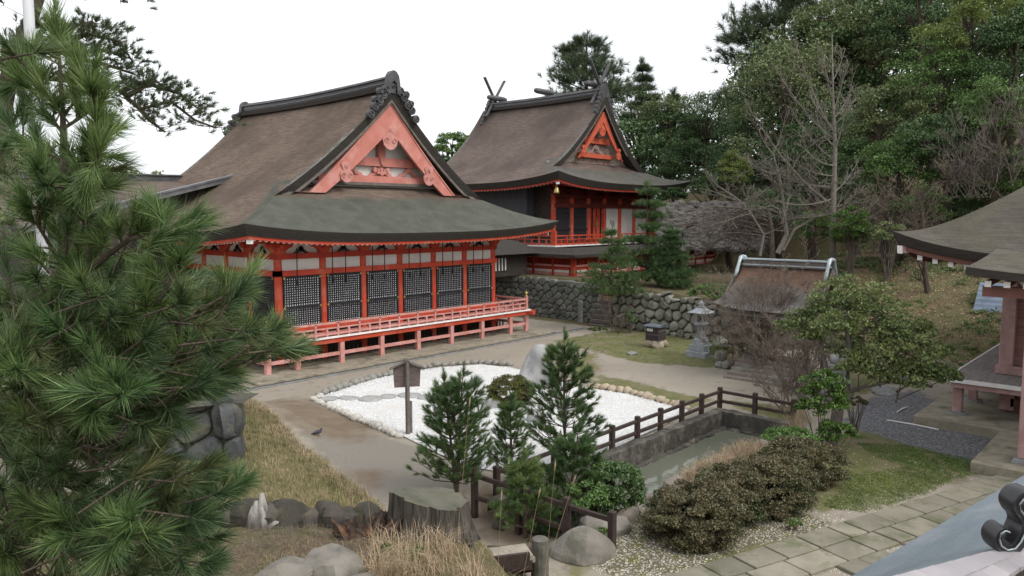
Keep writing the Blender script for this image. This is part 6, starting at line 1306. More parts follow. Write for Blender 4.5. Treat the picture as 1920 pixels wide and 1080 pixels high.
# ------------------------------------------------------------------ shrubs
def shrub(px, py, rx, ry, Y, lm, label, seed, leaf=.05, n=60, nl=130, name='shrub', cat='shrub', rdepth=None, cr=.3, group=None, zmin=-.2, asp=.5, tm='dtwig', twigs=14, basez=None):
    g = np.random.default_rng(seed); c = pd(px, py, Y); s = Y / 1418.; R_ = (rx * s, ry * s); dp = rdepth or R_[0] * .8; loc, d = ell_clumps((0, 0, 0), (R_[0], dp, R_[1]), n, g, .5, zmin)
    cc = c + loc[:, :1] * np.append(RT, 0) + loc[:, 1:2] * np.append(FW, 0) + loc[:, 2:] * np.array([0, 0, 1]); P, dd = clump_leaves(cc, cr * (R_[0] + R_[1]) / 2 * g.uniform(.7, 1.3, n), nl, g); P = P[P[:, 2] > height(P[:, 0], P[:, 1]) + .0]
    V, F = leaf_quads(P, leaf, leaf * asp, g, .3); bz = hz(c[0], c[1]) if basez is None else basez; mb = MB(); b0 = np.array([c[0], c[1], bz])
    for i in g.choice(n, twigs, replace=False) if n > twigs else range(n): mb.tube([b0 + g.normal(size=3) * (.06, .06, 0), (b0 + cc[i]) / 2 + g.normal(size=3) * .04, cc[i]], [.02, .014, .006], 4)
    root = thing(name, label, cat, b0, group); mb.build('stems', M[tm], root); mesh_np('foliage', V, F, M[lm], root); return root
shrub(958, 738, 44, 38, 25.1, 'lfz', 'round clipped olive green bush at the foot of the standing stone', 31, .06, 150, 170, rdepth=.65, cr=.24, zmin=-1, name='round_bush')
shrub(1150, 918, 58, 55, 16.0, 'ndf', 'dark glossy shrub between the garden pines and the pond water', 32, .085, 90, 90, zmin=-.8)
shrub(1105, 935, 50, 30, 15.4, 'lfm', 'low dark green shrub under the near fence rail', 33, .07, 40, 90)
# low hedge: three clipped azalea mounds seen as one rolling mass
shrub(1300, 972, 94, 68, 14.6, 'lfh', 'nearest and biggest brown green hedge mound by the stone path', 34, .06, 210, 230, rdepth=.85, cr=.22, zmin=-1, name='hedge_bush', cat='hedge')
shrub(1412, 928, 112, 66, 16.2, 'lfh', 'middle brown green hedge mound between pond and moss', 35, .06, 250, 230, rdepth=.95, cr=.2, zmin=-1, name='hedge_bush', cat='hedge')
shrub(1505, 880, 84, 58, 17.8, 'lfh', 'far reddish brown hedge mound beside the leafy shrub', 36, .06, 180, 210, rdepth=.8, cr=.22, zmin=-1, name='hedge_bush', cat='hedge')
shrub(1352, 948, 80, 56, 15.5, 'lfh', 'brown green hedge mound joining the nearest and the middle mound', 54, .06, 160, 210, rdepth=.8, cr=.24, zmin=-1, name='hedge_bush', cat='hedge')
shrub(1455, 905, 80, 50, 17, 'lfh', 'brown green hedge mound joining the middle and the far mound', 55, .06, 150, 210, rdepth=.8, cr=.24, zmin=-1, name='hedge_bush', cat='hedge')
shrub(1485, 822, 55, 18, 18.6, 'lfm', 'low grey green ground shrub on the pond bank behind the hedge', 37, .06, 50, 120, rdepth=.5)
shrub(1545, 760, 46, 70, 19.6, 'lfg', 'fresh green leafy shrub left of the clipped tree trunk', 38, .10, 60, 70, cr=.26, name='leafy_shrub')
shrub(1570, 815, 38, 28, 19.0, 'lfg', 'low leafy shrub at the foot of the clipped tree', 39, .085, 36, 80, name='leafy_shrub')
shrub(1605, 755, 22, 16, 21.5, 'lfh', 'tiny reddish bush beside the hillside path right of the clipped tree', 40, .05, 20, 90, name='small_bush')
shrub(1330, 552, 36, 20, 38, 'lfm', 'dark green bush on top of the rubble wall left of the thatched gate', 41, .12, 40, 90, basez=2.3)
shrub(1400, 530, 30, 18, 40, 'lfo', 'dull olive bush on the terrace just left of the gate roof', 42, .12, 26, 80, basez=2.3)
shrub(1180, 602, 16, 20, 41, 'lfd', 'small black green spiky bush at the foot of the wall by the narrow steps', 43, .13, 24, 60)
shrub(1120, 620, 18, 7, 42, 'grn', 'small pale green clump by the wall foot gutter', 44, .1, 14, 50)
shrub(1352, 660, 22, 12, 33, 'grn', 'green fern clump right of the stone lantern', 45, .14, 18, 60)
shrub(1370, 545, 26, 16, 39, 'lfo', 'small shrub beside the dark green bush on the wall', 46, .12, 20, 60, basez=2.3)
shrub(1855, 610, 18, 24, 35, 'lfm', 'small green shrub below the blue grey shed roof', 47, .1, 20, 60)
shrub(1780, 520, 45, 26, 41, 'lfm', 'green shrub on the slope right of the slim dark tree', 48, .13, 40, 70)
shrub(1600, 450, 34, 34, 43, 'lfd', 'dark shrub on the slope at the foot of the bare tree', 49, .13, 40, 80)
shrub(1668, 445, 34, 30, 41, 'lfo', 'greyish shrub on the slope below the brown bushes', 50, .12, 40, 70)
for k, (x, y, Y, r) in enumerate([(1130, 1000, 14.4, 7), (1490, 985, 14.9, 9), (725, 1040, 9.6, 13), (775, 1045, 9.5, 13)]): shrub(x, y - r * .4, r * 1.7, r, Y, 'grn', ['small fresh green tuft beside the boulders', 'bright green iris tuft at the foot of the hedge', 'fresh green weed in the dry grass, left of two', 'fresh green weed in the dry grass, right of two'][k], 60 + k, .09, 12, 26, name='green_tuft', cat='plant', asp=.16, twigs=4)
# ------------------------------------------------------------------ clipped tree right of the pond
g = np.random.default_rng(77); Yt = 20.6; base = pd(1552, 845, Yt); base[2] = 0; root = thing('clipped_tree', 'broad clipped evergreen with a forked trunk and spreading leaf pads by the gravel', 'tree', base); mb = MB()
P_ = lambda x, y, o=0: pd(x, y, Yt + o)
fork = P_(1572, 760); mb.tube([base - (0, 0, .1), P_(1566, 800), fork], [.21, .17, .15], 9); f2 = P_(1590, 735)
mb.tube([fork, P_(1588, 735), P_(1592, 660), P_(1585, 590), P_(1590, 550)], [.13, .10, .07, .045, .02], 7); mb.tube([fork, P_(1555, 730), P_(1545, 670, .3), P_(1530, 610, .4), P_(1505, 590, .5)], [.09, .07, .055, .035, .012], 6)
mb.tube([f2, P_(1620, 725, -.3), P_(1670, 715, -.5), P_(1720, 690, -.7)], [.08, .06, .045, .02], 6)
pads = [(1590, 556, 62, 26, 0), (1545, 580, 50, 26, .5), (1640, 575, 50, 30, -.2), (1500, 603, 42, 24, .6), (1620, 610, 70, 30, 0), (1680, 625, 50, 28, -.3), (1600, 650, 60, 24, .8), (1700, 655, 60, 30, -.6), (1650, 680, 60, 30, -.5), (1745, 690, 46, 26, -.9), (1690, 710, 60, 22, -.7), (1610, 690, 40, 20, -.5), (1720, 620, 30, 18, .3), (1560, 612, 36, 18, -.5), (1770, 705, 28, 16, -1), (1520, 628, 22, 12, .3)]
Cs = []
for (x, y, rx, ry, o) in pads:
    c = P_(x, y, o); s = Yt / 1418; n = int(14 + rx * .42); loc, d = ell_clumps((0, 0, 0), (rx * s * 1.05, rx * s * .8, ry * s * 1.5), n, g, .2, -.5); cc = c + loc[:, :1] * np.append(RT, 0) + loc[:, 1:2] * np.append(FW, 0) + loc[:, 2:] * np.array([0, 0, 1]); P, dd = clump_leaves(cc, g.uniform(.14, .3, n), 42, g, .9); Cs.append(P)
    src = P_(np.clip(x, 1555, 1680), max(y + 45, 600), o * .5); mb.tube([src, (src + c) / 2 + (0, 0, -.05), c - (0, 0, .1)], [.03, .02, .01], 5)
    for i in range(0, n, 2): mb.tube([c - (0, 0, .15), cc[i]], [.012, .005], 3)
V, F = leaf_quads(np.concatenate(Cs), .10, .048, g, .4); ob = mb.build('trunk', M['dtwig'], root); smooth_by_angle(ob, 60); mesh_np('crown', V, F, M['lfs'], root)
# ------------------------------------------------------------------ bare trees and bushes
def branch(mb, p, d, L, r, g, depth, nsub, up=.15, wig=.2, ang=.7, minr=.006, seg=4, tips=None, curve=None):
    pts = [p]; dd = d
    for k in range(seg): dd = unit(dd + g.normal(size=3) * wig * .35 + np.array([0, 0, up * .35])); pts.append(pts[-1] + dd * L / seg)
    mb.tube(pts, [max(minr, r * (1 - .75 * k / seg)) for k in range(seg + 1)], 5 if r > .05 else 3, cap=False)
    if depth == 0: return
    for i in range(nsub):
        t = g.uniform(.2, 1); j = min(seg - 1, int(t * seg)); q = pts[j] + (pts[j + 1] - pts[j]) * (t * seg - j); a = unit(np.cross(dd, g.normal(size=3))); nd = unit(dd * math.cos(ang) + a * math.sin(ang) * g.uniform(.7, 1.2)); branch(mb, q, nd, L * g.uniform(.35, .6) * (1.15 - .5 * t), r * .45, g, depth - 1, nsub, up, wig, ang, minr, max(2, seg - 1))
g = np.random.default_rng(31); Yb = 43.5; Bt = pd(1562, 462, Yb); Bt[2] = hz(Bt[0], Bt[1]); root = thing('bare_tree', 'tall leafless pale grey conifer with upswept side limbs in front of the forest', 'bare tree', Bt); mb = MB(); Tt = pd(1560, 62, Yb)
ax = [Bt, pd(1562, 380, Yb), pd(1566, 280, Yb), pd(1562, 180, Yb), Tt]; mb.tube(ax, [.21, .17, .12, .06, .02], 8); ob = mb.build('trunk', M['gbark'], root, smooth=True); mb = MB()
LB = [(1562, 385, 1400, 195, 0), (1562, 352, 1425, 305, 1), (1563, 372, 1450, 375, -1), (1563, 400, 1420, 395, 1), (1563, 345, 1600, 330, -1), (1563, 390, 1620, 350, 1), (1564, 300, 1480, 200, 1), (1565, 262, 1450, 120, 1), (1565, 285, 1600, 140, -1), (1565, 250, 1490, 75, 0), (1565, 220, 1600, 160, 1), (1563, 190, 1540, 90, 0), (1564, 310, 1500, 270, -2), (1564, 240, 1520, 180, 2), (1563, 360, 1610, 300, 2), (1564, 330, 1470, 290, -1), (1564, 205, 1590, 110, 0), (1564, 275, 1530, 215, 2), (1562, 420, 1625, 405, 0), (1562, 150, 1585, 90, 1), (1562, 160, 1535, 110, -1), (1563, 350, 1380, 290, 2), (1563, 235, 1610, 175, 0)]
for (x0, y0, x1, y1, o) in LB:
    a, e = pd(x0, y0, Yb), pd(x1, y1, Yb + o); m_ = (a + e) / 2 + (0, 0, -.16 * np.linalg.norm(e - a)); L = np.linalg.norm(e - a); pts = [a * (1 - t) ** 2 + 2 * m_ * t * (1 - t) + e * t * t for t in np.linspace(0, 1, 9)]; mb.tube(pts, [max(.012, .014 + .0085 * L * (1 - t)) for t in np.linspace(0, 1, 9)], 5)
    for k in range(int(L * 5.5)):
        t = g.uniform(.12, 1); p = a * (1 - t) ** 2 + 2 * m_ * t * (1 - t) + e * t * t; d = unit((e - a) / L * .7 + g.normal(size=3) * .55 + (0, 0, .15)); branch(mb, p, d, g.uniform(.4, 1.3) * (1.2 - .6 * t), .02, g, 1, 3, .3, .3, .7, .009, 3)
ob = mb.build('branches', M['gbark'], root)
g = np.random.default_rng(33); Yb = 44; B = pd(1458, 475, Yb); B[2] = hz(B[0], B[1]); root = thing('bare_tree', 'smaller pale barked leafless tree with several stems left of the tall bare tree', 'bare tree', B); mb = MB()
for (pp, r) in (([(1458, 475), (1475, 440), (1470, 400), (1466, 350), (1450, 290)], .16), ([(1468, 470), (1490, 430), (1530, 408), (1560, 400)], .1), ([(1466, 420), (1480, 370), (1478, 330), (1500, 290)], .09), ([(1425, 480), (1432, 440), (1408, 400), (1390, 378)], .09)):
    pts = [pd(x, y, Yb) for x, y in pp]; mb.tube(pts, [r * (1 - .7 * k / (len(pts) - 1)) for k in range(len(pts))], 6)
    for k in range(13): i = g.integers(1, len(pts)); branch(mb, pts[i], unit(np.append(RT, 0) * g.uniform(-1, 1) + (0, 0, g.uniform(.1, .8)) + g.normal(size=3) * .3), g.uniform(1.2, 3), .035, g, 2, 4, .1, .3, .7, .009)
mb.build('branches', M['gbark'], root)
def tangle(px, py, rx, ry, Y, label, seed, n=40, L=1.2, depth=2, m='dtwig', name='bare_shrub', up=.25, minr=.006, nsub=4, group=None, fan=1.0, bz=None):
    g = np.random.default_rng(seed); s = Y / 1418.; c = pd(px, py, Y); b0 = pd(px, py + ry, Y); z = hz(b0[0], b0[1]) if bz is None else bz; root = thing(name, label, 'bare shrub', (b0[0], b0[1], z), group); mb = MB()
    for k in range(n):
        p = c + np.append(RT, 0) * g.uniform(-1, 1) * rx * s * .8 + np.append(FW, 0) * g.normal() * rx * s * .4; e_ = p.copy(); p = np.array([c[0] + (p[0] - c[0]) * .6, c[1] + (p[1] - c[1]) * .6, max(z, c[2] - ry * s)]); hgt = (c[2] + ry * s - p[2]); branch(mb, p, unit(np.append(RT, 0) * g.normal() * .5 * fan + np.append(FW, 0) * g.normal() * .5 * fan + (0, 0, 1)), hgt * g.uniform(.5, 1.0), .022, g, depth, nsub, up, .4, .65, minr)
    mb.build('branches', M[m], root); return root
tangle(1435, 590, 62, 95, 29.5, 'dense brown leafless shrub hiding the middle of the thatched gate roof', 1, 34, m='twig', nsub=5, minr=.006, depth=3)
tangle(1490, 650, 60, 85, 27, 'brown leafless shrub right of the densest one, by the pile of stones', 2, 24, m='twig', nsub=5, minr=.006, depth=3)
tangle(1390, 640, 30, 60, 31, 'thin brown leafless shrub at the left of the gate steps', 3, 16, m='twig', nsub=5, minr=.006, depth=3)
tangle(1480, 720, 30, 55, 24, 'thin bare brown shrub growing behind the pond fence corner', 4, 14, m='twig', depth=3)
tangle(1640, 415, 70, 60, 44, 'pinkish brown twiggy thicket left of the pavilion roof tip', 5, 22, m='twig', minr=.011, nsub=5)
tangle(1725, 400, 75, 65, 43, 'pinkish brown twiggy thicket above the pavilion eave tip', 6, 26, m='twig', minr=.011, nsub=5)
tangle(1830, 300, 95, 70, 42, 'brown leafless thicket with pale branches above the pavilion roof', 7, 26, m='dtwig', minr=.012, nsub=5)
tangle(1900, 260, 60, 80, 41, 'brown leafless thicket at the right edge under the mid green tree', 8, 14, m='dtwig', minr=.012, nsub=5)
tangle(1150, 600, 26, 40, 41, 'small wiry bare shrub at the narrow steps in the wall', 9, 10, m='twig', minr=.008)
# drooping bare branches over the grey bank
g = np.random.default_rng(44); Y = 47; B = pd(1452, 470, Y); B[2] = hz(B[0], B[1]); root = thing('weeping_bare_tree', 'low leafless tree whose grey branches spread left across the bank', 'bare tree', B); mb = MB()
for k in range(30):
    y0 = g.uniform(385, 450); x1 = g.uniform(1255, 1400); y1 = g.uniform(400, 475); a, e = pd(1442 + g.uniform(-15, 10), y0, Y), pd(x1, y1, Y + g.uniform(-2, 2)); m_ = (a + e) / 2 + (0, 0, g.uniform(.2, 1)); pts = [a * (1 - t) ** 2 + 2 * m_ * t * (1 - t) + e * t * t for t in np.linspace(0, 1, 7)]; mb.tube(pts, [.05, .045, .04, .03, .025, .02, .012], 4)
    for q in range(9): i = g.integers(1, 7); branch(mb, pts[i], unit((e - a) * .2 + g.normal(size=3) * .6), g.uniform(.6, 1.6), .018, g, 1, 4, -.1, .4, .7, .010)
mb.tube([B, pd(1446, 430, Y), pd(1440, 392, Y)], [.2, .15, .1], 7); mb.build('branches', M['dtwig'], root)
# grey stone faced bank behind the terrace
gb = np.random.default_rng(3); mb = MB(); M['bankg'] = mat('dark weathered bank stones', (.13, .12, .11), (.075, .07, .065), 2, .95, .8, 8, bdist=.08)
for k in range(300): 
    x, f = gb.uniform(1240, 1428), gb.uniform(0, 1); yb, yt = 470, 382; c = pd(x, yb + (yt - yb) * f, 53.5 + 3 * f); blob(mb, c, [(.5, 0, 0), (0, .5, 0), (0, 0, .32)], 2.6, .1, k, 7, 5)
ob = mb.build('stone_bank', M['bankg']); tag(ob, 'dark grey stone faced bank behind the terrace pines and plank fence', 'stone wall')
q0, q1 = pd(1236, 470, 54), pd(1440, 470, 54); q2, q3 = pd(1440, 384, 57.5), pd(1236, 384, 57.5); mesh_np('bank_face', [q0, q1, q2, q3], [(0, 1, 2, 3)], M['bankg'], ob)
# slim dark tree on the slope
g = np.random.default_rng(55); Y = 37.5; B = pd(1738, 580, Y); B[2] = hz(B[0], B[1]); root = thing('slim_tree', 'slim dark leafless tree on the leafy slope under the pavilion eave', 'bare tree', B); mb = MB(); mb.tube([B, pd(1735, 520, Y), pd(1732, 440, Y), pd(1728, 380, Y)], [.16, .12, .09, .04], 7)
for (x0, y0, x1, y1) in ((1735, 540, 1690, 500), (1734, 530, 1665, 515), (1733, 500, 1700, 440), (1733, 500, 1760, 450), (1732, 470, 1780, 420), (1732, 520, 1715, 470)): branch(mb, pd(x0, y0, Y), unit(pd(x1, y1, Y) - pd(x0, y0, Y)), np.linalg.norm(pd(x1, y1, Y) - pd(x0, y0, Y)) * 1.2, .05, g, 2, 4, .1, .25, .6, .011)
mb.build('branches', M['bark'], root)
# ------------------------------------------------------------------ old pine at the back left
g = np.random.default_rng(66); Y = 17; root = thing('old_pine', 'old leaning black pine whose boughs reach over the sky behind the foreground pine', 'pine tree', (*pd(-80, 500, Y)[:2], 0)); mb = MB()
tr = [pd(x, y, Y) for x, y in ((-90, 700), (-40, 400), (10, 170), (35, 100), (60, 30), (90, -60), (150, -120))]; tr[0][2] = -.2; mb.tube(tr, [.34, .28, .2, .17, .14, .11, .05], 9)
P0, D = [], []
for br in ([(45, 70), (110, 75), (170, 65), (225, 78), (250, 118)], [(40, 90), (120, 100), (200, 95), (245, 110)], [(60, 40), (140, 75), (180, 60)], [(20, 140), (120, 150), (220, 165), (262, 205), (320, 190), (365, 225), (405, 240)], [(240, 180), (290, 150), (310, 165)], [(255, 195), (280, 225), (310, 248)], [(90, -50), (180, -30), (240, 5)], [(15, 150), (0, 120), (-20, 90)], [(230, 170), (270, 155), (335, 175), (380, 210)], [(110, 80), (150, 110), (210, 125), (255, 140)], [(150, 60), (175, 40), (180, 50)], [(20, 150), (60, 190), (110, 200)], [(0, 120), (20, 80), (50, 70)]):
    pts = [pd(x, y, Y + (x - 50) * .004) for x, y in br]; mb.tube(pts, [.06 * (1 - .8 * k / (len(pts) - 1)) + .01 for k in range(len(pts))], 5)
    for k in range(1, len(pts)):
        for q in range(int(34 * np.linalg.norm(pts[k] - pts[k - 1]) + 6)):
            t = g.uniform(0, 1); p = pts[k - 1] * (1 - t) + pts[k] * t; off = g.normal(size=3) * (.24, .24, .10); p2 = p + off + (0, 0, .03); P0.append(p2); D.append(unit(off * .8 + np.array([0, 0, .25]) + (pts[k] - pts[k - 1]) * .3)); 
            if q % 2 == 0: mb.tube([p, p2], [.01, .006], 3)
V, F = needle_tris(np.array(P0), np.array(D), np.full(len(P0), .12), 34, .15, .016, g, .3, 1.3, up=.2); mb.build('trunk', M['bark'], root); mesh_np('crown', V, F, M['ndo'], root)
# ------------------------------------------------------------------ foreground pine
g = np.random.default_rng(99); root = thing('foreground_pine', 'large young pine with long glossy needles filling the left foreground', 'pine tree', (*pd(35, 1100, 3.9)[:2], 4.1)); mb = MB(); YP = 3.7
trunk = [(28, 1180), (35, 960), (50, 800), (80, 640), (118, 500), (120, 330), (118, 220), (112, 120), (105, 50)]
tp = [pd(x, y, YP) for x, y in trunk]; tp[0][2] = 4.0; mb.tube(tp, [.065, .05, .042, .034, .024, .018, .013, .009, .005], 9)
P0, D, Ls = [], [], []
def shoot(px, py, o, dx, dz, L, dy=0): 
    p = pd(px, py, YP + o); d = unit(np.append(RT, 0) * dx + np.append(FW, 0) * dy + np.array([0, 0, dz])); P0.append(p - d * L); D.append(d); Ls.append(L); mb.tube([p - d * L, p], [.006, .004], 5); return p - d * L
def bough(pts, r, o=None):
    q = [pd(x, y, YP + (o[k] if o else 0)) for k, (x, y) in enumerate(pts)]; mb.tube(q, [r * (1 - .65 * k / (len(q) - 1)) for k in range(len(q))], 6); return q
B_ = [([(120, 215), (150, 180), (175, 130)], .008, [0, 0, -.1]), ([(120, 240), (160, 215), (190, 190)], .009, [0, -.1, -.2]), ([(118, 250), (80, 200), (40, 130)], .009, [0, 0, .1]), ([(120, 300), (60, 280), (15, 235)], .01, [0, 0, .1]),
 ([(120, 330), (160, 300), (180, 270), (200, 245)], .01, [0, -.1, -.15, -.2]), ([(120, 480), (150, 400), (165, 330), (185, 290)], .012, [0, -.1, -.2, -.3]), ([(118, 500), (70, 420), (75, 340)], .012, [0, -.2, -.4]), ([(100, 560), (200, 480), (240, 450), (290, 435), (322, 440)], .016, [0, -.1, -.2, -.3, -.35]),
 ([(80, 640), (200, 640), (300, 625), (380, 590), (425, 560), (455, 535)], .018, [0, .2, .3, .35, .35, .35]), ([(80, 650), (230, 600), (300, 560), (350, 480)], .014, [0, -.2, -.3, -.3]), ([(200, 640), (340, 640), (450, 655), (500, 655), (548, 650)], .014, [.2, .3, .4, .45, .5]), ([(300, 625), (400, 640), (450, 610), (480, 625)], .01, [.3, .35, .4, .4]),
 ([(50, 800), (120, 790), (190, 760), (235, 735)], .016, [0, -.3, -.6, -.8]), ([(60, 740), (30, 700), (10, 680)], .014, [0, -.4, -.7]), ([(50, 820), (160, 850), (280, 800), (360, 740), (410, 710)], .014, [0, .1, .1, .1, .1]), ([(45, 880), (180, 930), (320, 960), (400, 925), (450, 908)], .014, [0, .1, .2, .3, .3]), ([(40, 940), (120, 990), (200, 1005), (240, 1005)], .014, [0, -.4, -.6, -.8]), ([(40, 930), (160, 1000), (290, 1020), (360, 1000)], .012, [0, .1, .1, .1]), ([(70, 700), (160, 720), (260, 700), (350, 700)], .012, [0, .1, .1, 0]), ([(36, 960), (20, 1000), (10, 1040)], .012, [0, -.2, -.3]), ([(118, 520), (60, 560), (20, 590)], .012, [0, -.1, -.2])]
for pts, r, o in B_:
    q = bough(pts, r, o); n = len(q)
    for k in range(1, n):
        L_ = np.linalg.norm(q[k] - q[k - 1]); d0 = unit(q[k] - q[k - 1])
        for i in range(int(L_ * 20) + 1):
            t = g.uniform(0, 1); p = q[k - 1] * (1 - t) + q[k] * t; d = unit(d0 * .7 + g.normal(size=3) * .6 + (0, 0, .45)); l = g.uniform(.05, .14); mb.tube([p, p + d * l], [.005, .004], 4); P0.append(p + d * l * .3); D.append(d); Ls.append(l)
    d = unit(q[-1] - q[-2] + np.array([0, 0, .05])); P0.append(q[-1] - d * .14); D.append(d); Ls.append(.18)
# leader and big facing tufts
for (x, y, o, dx, dz, L, dy) in ((103, 10, 0, -.05, 1, .2, 0), (98, 40, 0, -.1, 1, .16, -.1), (112, 60, 0, .2, 1, .14, 0), (222, 741, -1.0, .2, .25, .12, -1), (241, 975, -1.0, .1, .4, .12, -1), (25, 690, -.9, .2, .4, .12, -1), (75, 300, -.5, 0, 1, .16, -.3), (165, 360, -.4, .3, 1, .16, -.3), (300, 440, -.4, .8, .6, .14, -.3), (430, 535, .3, .4, 1, .14, 0), (458, 545, .3, 1, .5, .14, 0), (530, 650, .45, 1, .3, .12, 0), (552, 655, .5, 1, .1, .12, 0), (350, 560, -.2, .2, .8, .12, -.6), (440, 560, .1, .4, .7, .12, -.5), (440, 700, .1, 1, 0, .12, 0), (455, 905, .2, 1, .3, .12, 0), (343, 985, -.2, .1, .8, .14, -.6), (270, 565, -.4, .3, .6, .13, -.8), (150, 520, -.6, .2, .7, .13, -.8), (60, 470, -.6, -.1, .8, .13, -.7), (400, 860, .2, .8, .4, .12, -.3), (160, 640, -.7, .1, .5, .13, -.9), (95, 600, -.8, .1, .5, .13, -.9), (345, 715, -.3, .3, .4, .12, -.9)): shoot(x, y, o, dx, dz, L, dy)
nfront = len(P0)
# fill of shoots inside the crown
sil = [(70, 80), (130, 80), (195, 170), (210, 230), (190, 340), (200, 400), (280, 430), (300, 480), (340, 520), (430, 550), (440, 590), (520, 640), (520, 670), (430, 680), (380, 740), (320, 790), (290, 860), (380, 900), (410, 940), (370, 1000), (400, 1100), (-40, 1100), (-40, 220), (30, 110)]
sp = np.array(sil, float); cnt = 0; k = 0
while cnt < 800 and k < 19000:
    k += 1; x, y = g.uniform(-40, 560), g.uniform(60, 1100)
    if not in_poly(np.array([x]), np.array([y]), sil)[0]: continue
    if y < 330 and g.random() < .86: continue
    if y < 560 and g.random() < .62: continue
    if y > 700 and g.random() < .0: continue
    o = g.uniform(-.2, 1.4) if g.random() < .8 else g.uniform(-.6, 0); c = pd(x, y, YP + o); j = np.argmin([abs(t_[2] - (c[2] - .25)) for t_ in tp]); d = unit((c - tp[j]) * (1, 1, .35) + (0, 0, .28) + g.normal(size=3) * .3); l = g.uniform(.07, .15); P0.append(c); D.append(d); Ls.append(l); mb.tube([c - d * g.uniform(.08, .25), c + d * l], [.006, .004], 4); cnt += 1
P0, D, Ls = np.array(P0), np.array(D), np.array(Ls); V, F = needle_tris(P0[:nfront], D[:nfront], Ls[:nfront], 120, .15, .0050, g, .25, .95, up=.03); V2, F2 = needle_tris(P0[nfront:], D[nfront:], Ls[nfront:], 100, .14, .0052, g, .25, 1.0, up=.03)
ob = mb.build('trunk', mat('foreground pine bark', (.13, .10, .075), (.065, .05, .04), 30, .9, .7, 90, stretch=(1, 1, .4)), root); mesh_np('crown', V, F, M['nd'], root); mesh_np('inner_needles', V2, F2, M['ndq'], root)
# ------------------------------------------------------------------ grasses
def blades(name, pts, n, h, w, m, g, lean=.5, z=None, seeds=False):
    """n blades around each point"""
    C = np.repeat(np.array(pts, float), n, 0); k = len(C); C[:, :2] += g.normal(size=(k, 2)) * .05; a = g.uniform(0, 6.283, k); H = h * g.uniform(.4, 1.15, k); le = g.uniform(.05, lean, k); d = np.stack([np.cos(a), np.sin(a), np.zeros(k)], 1); s = np.stack([-np.sin(a), np.cos(a), np.zeros(k)], 1) * w / 2
    m1 = C + d * (le * H * .35)[:, None] + np.array([0, 0, 1]) * (H * .6)[:, None]; t = C + d * (le * H)[:, None] + np.array([0, 0, 1]) * (H * (1 - .35 * le))[:, None]; V = np.stack([C - s, C + s, m1 + s * .7, m1 - s * .7, t + s * .1, t - s * .1], 1).reshape(-1, 3); i = np.arange(k)[:, None] * 6; F = np.concatenate([i + [0, 1, 2, 3], i + [3, 2, 4, 5]]); return tag(mesh_np(name, V, F, m), kind='stuff')
g = np.random.default_rng(12)
def scat(poly, n, zf=None, z=0): 
    xs = [p[0] for p in poly]; ys = [p[1] for p in poly]; q = np.stack([g.uniform(min(xs), max(xs), n), g.uniform(min(ys), max(ys), n)], 1); q = q[in_poly(q[:, 0], q[:, 1], poly)]; return np.column_stack([q, height(q[:, 0], q[:, 1])])
blades('dry_grass', scat(poly_px([(440, 750), (470, 770), (560, 850), (650, 905), (730, 965), (690, 990), (440, 990), (380, 900)]), 5200), 7, .16, .011, M['dryg'], g, 1.2)
blades('dry_grass', scat(poly_px([(445, 750), (560, 845), (650, 900), (735, 965), (700, 960), (600, 905), (520, 860), (450, 790)]), 1800), 8, .2, .010, M['dry'], g, 1.3)
blades('dry_grass', scat(poly_px([(1270, 905), (1300, 870), (1400, 830), (1450, 835), (1400, 870), (1320, 905)], .1), 420), 13, .36, .010, M['dry'], g, 1.2)
blades('dry_grass', scat(poly_px([(1440, 800), (1500, 775), (1530, 800), (1480, 830)]), 120), 8, .6, .009, M['dry'], g, .8)
fg = [cw(g.uniform(-1.9, .3), g.uniform(8.3, 10.1)) for _ in range(150)]; blades('dry_grass', [(p[0], p[1], hz(*p)) for p in fg], 11, .42, .0095, M['dry'], g, 1.1)
fg = [cw(g.uniform(-3.6, .1), g.uniform(8.2, 11)) for _ in range(170)]; blades('dry_grass', [(p[0], p[1], hz(*p)) for p in fg], 7, .14, .007, M['dryg'], g, 1.2)
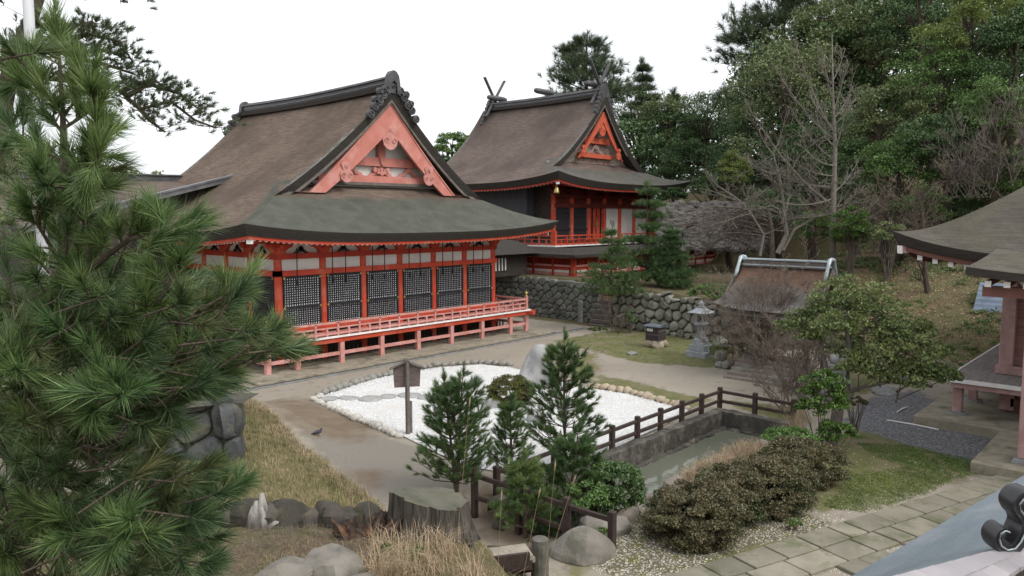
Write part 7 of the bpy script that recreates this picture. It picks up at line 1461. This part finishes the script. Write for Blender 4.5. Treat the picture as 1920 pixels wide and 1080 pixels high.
fg = [cw(g.uniform(-3.8, -1.6), g.uniform(8.2, 11)) for _ in range(900)]; blades('pine_litter', [(p[0], p[1], hz(*p) + .01) for p in fg], 9, .07, .004, M['twig'], g, 2.6)
blades('hill_grass', [(p[0], p[1], p[2]) for p in scat([(35, 1), (50, 1), (48, 14), (36, 14)], 1800)], 7, .22, .02, M['dryg'], g, 1.2)
blades('moss_grass', scat(poly_px([(1030, 640), (1160, 615), (1330, 640), (1400, 660), (1330, 690), (1190, 680), (1100, 655)]), 900), 5, .06, .012, M['grn'], g, 1)
blades('moss_grass', scat(poly_px([(1600, 830), (1700, 835), (1880, 875), (1780, 900), (1650, 860)]), 1500), 7, .06, .010, M['grn'], g, 1)
blades('moss_grass', scat(poly_px([(1545, 950), (1600, 890), (1700, 875), (1780, 900), (1740, 925), (1620, 962)]), 2600), 8, .035, .012, M['lfb'], g, 1.2)
# tall seeded stalks leaning in the foreground
for k, (x0, y0, x1, y1, Y) in enumerate([(980, 1010, 1075, 905, 9.6), (855, 990, 880, 760, 9.8), (930, 1010, 940, 935, 9.4), (1005, 1070, 1040, 880, 9.2), (700, 1000, 690, 935, 9.8), (960, 1030, 1010, 930, 9.5), (1270, 900, 1325, 845, 16.6), (1290, 890, 1300, 830, 17)]):
    a, e = pd(x0, y0, Y), pd(x1, y1, Y); a[2] = min(a[2], hz(a[0], a[1]) if Y < 12 else 0) if Y > 12 else hz(a[0], a[1]); m_ = (a + e) / 2 + (0, 0, .08); mb = MB(); pts = [a * (1 - t) ** 2 + 2 * m_ * t * (1 - t) + e * t * t for t in np.linspace(0, 1, 7)]; mb.tube(pts, [.004, .004, .0035, .003, .003, .0025, .002], 4); dd = unit(pts[-1] - pts[-2]); ob = mb.build('stalk', M['dry']); 
    hm = MB(); hm.tube([e - dd * .02, e + dd * .06, e + dd * .14 - np.array([0, 0, .02])], [.004, .012, .002], 5); hm.build('seed_head', M['dry'], ob); tag(ob, 'tall dry grass stalk with a seed head standing above the dry grass', 'grass stalk', 'tall dry grass stalks')
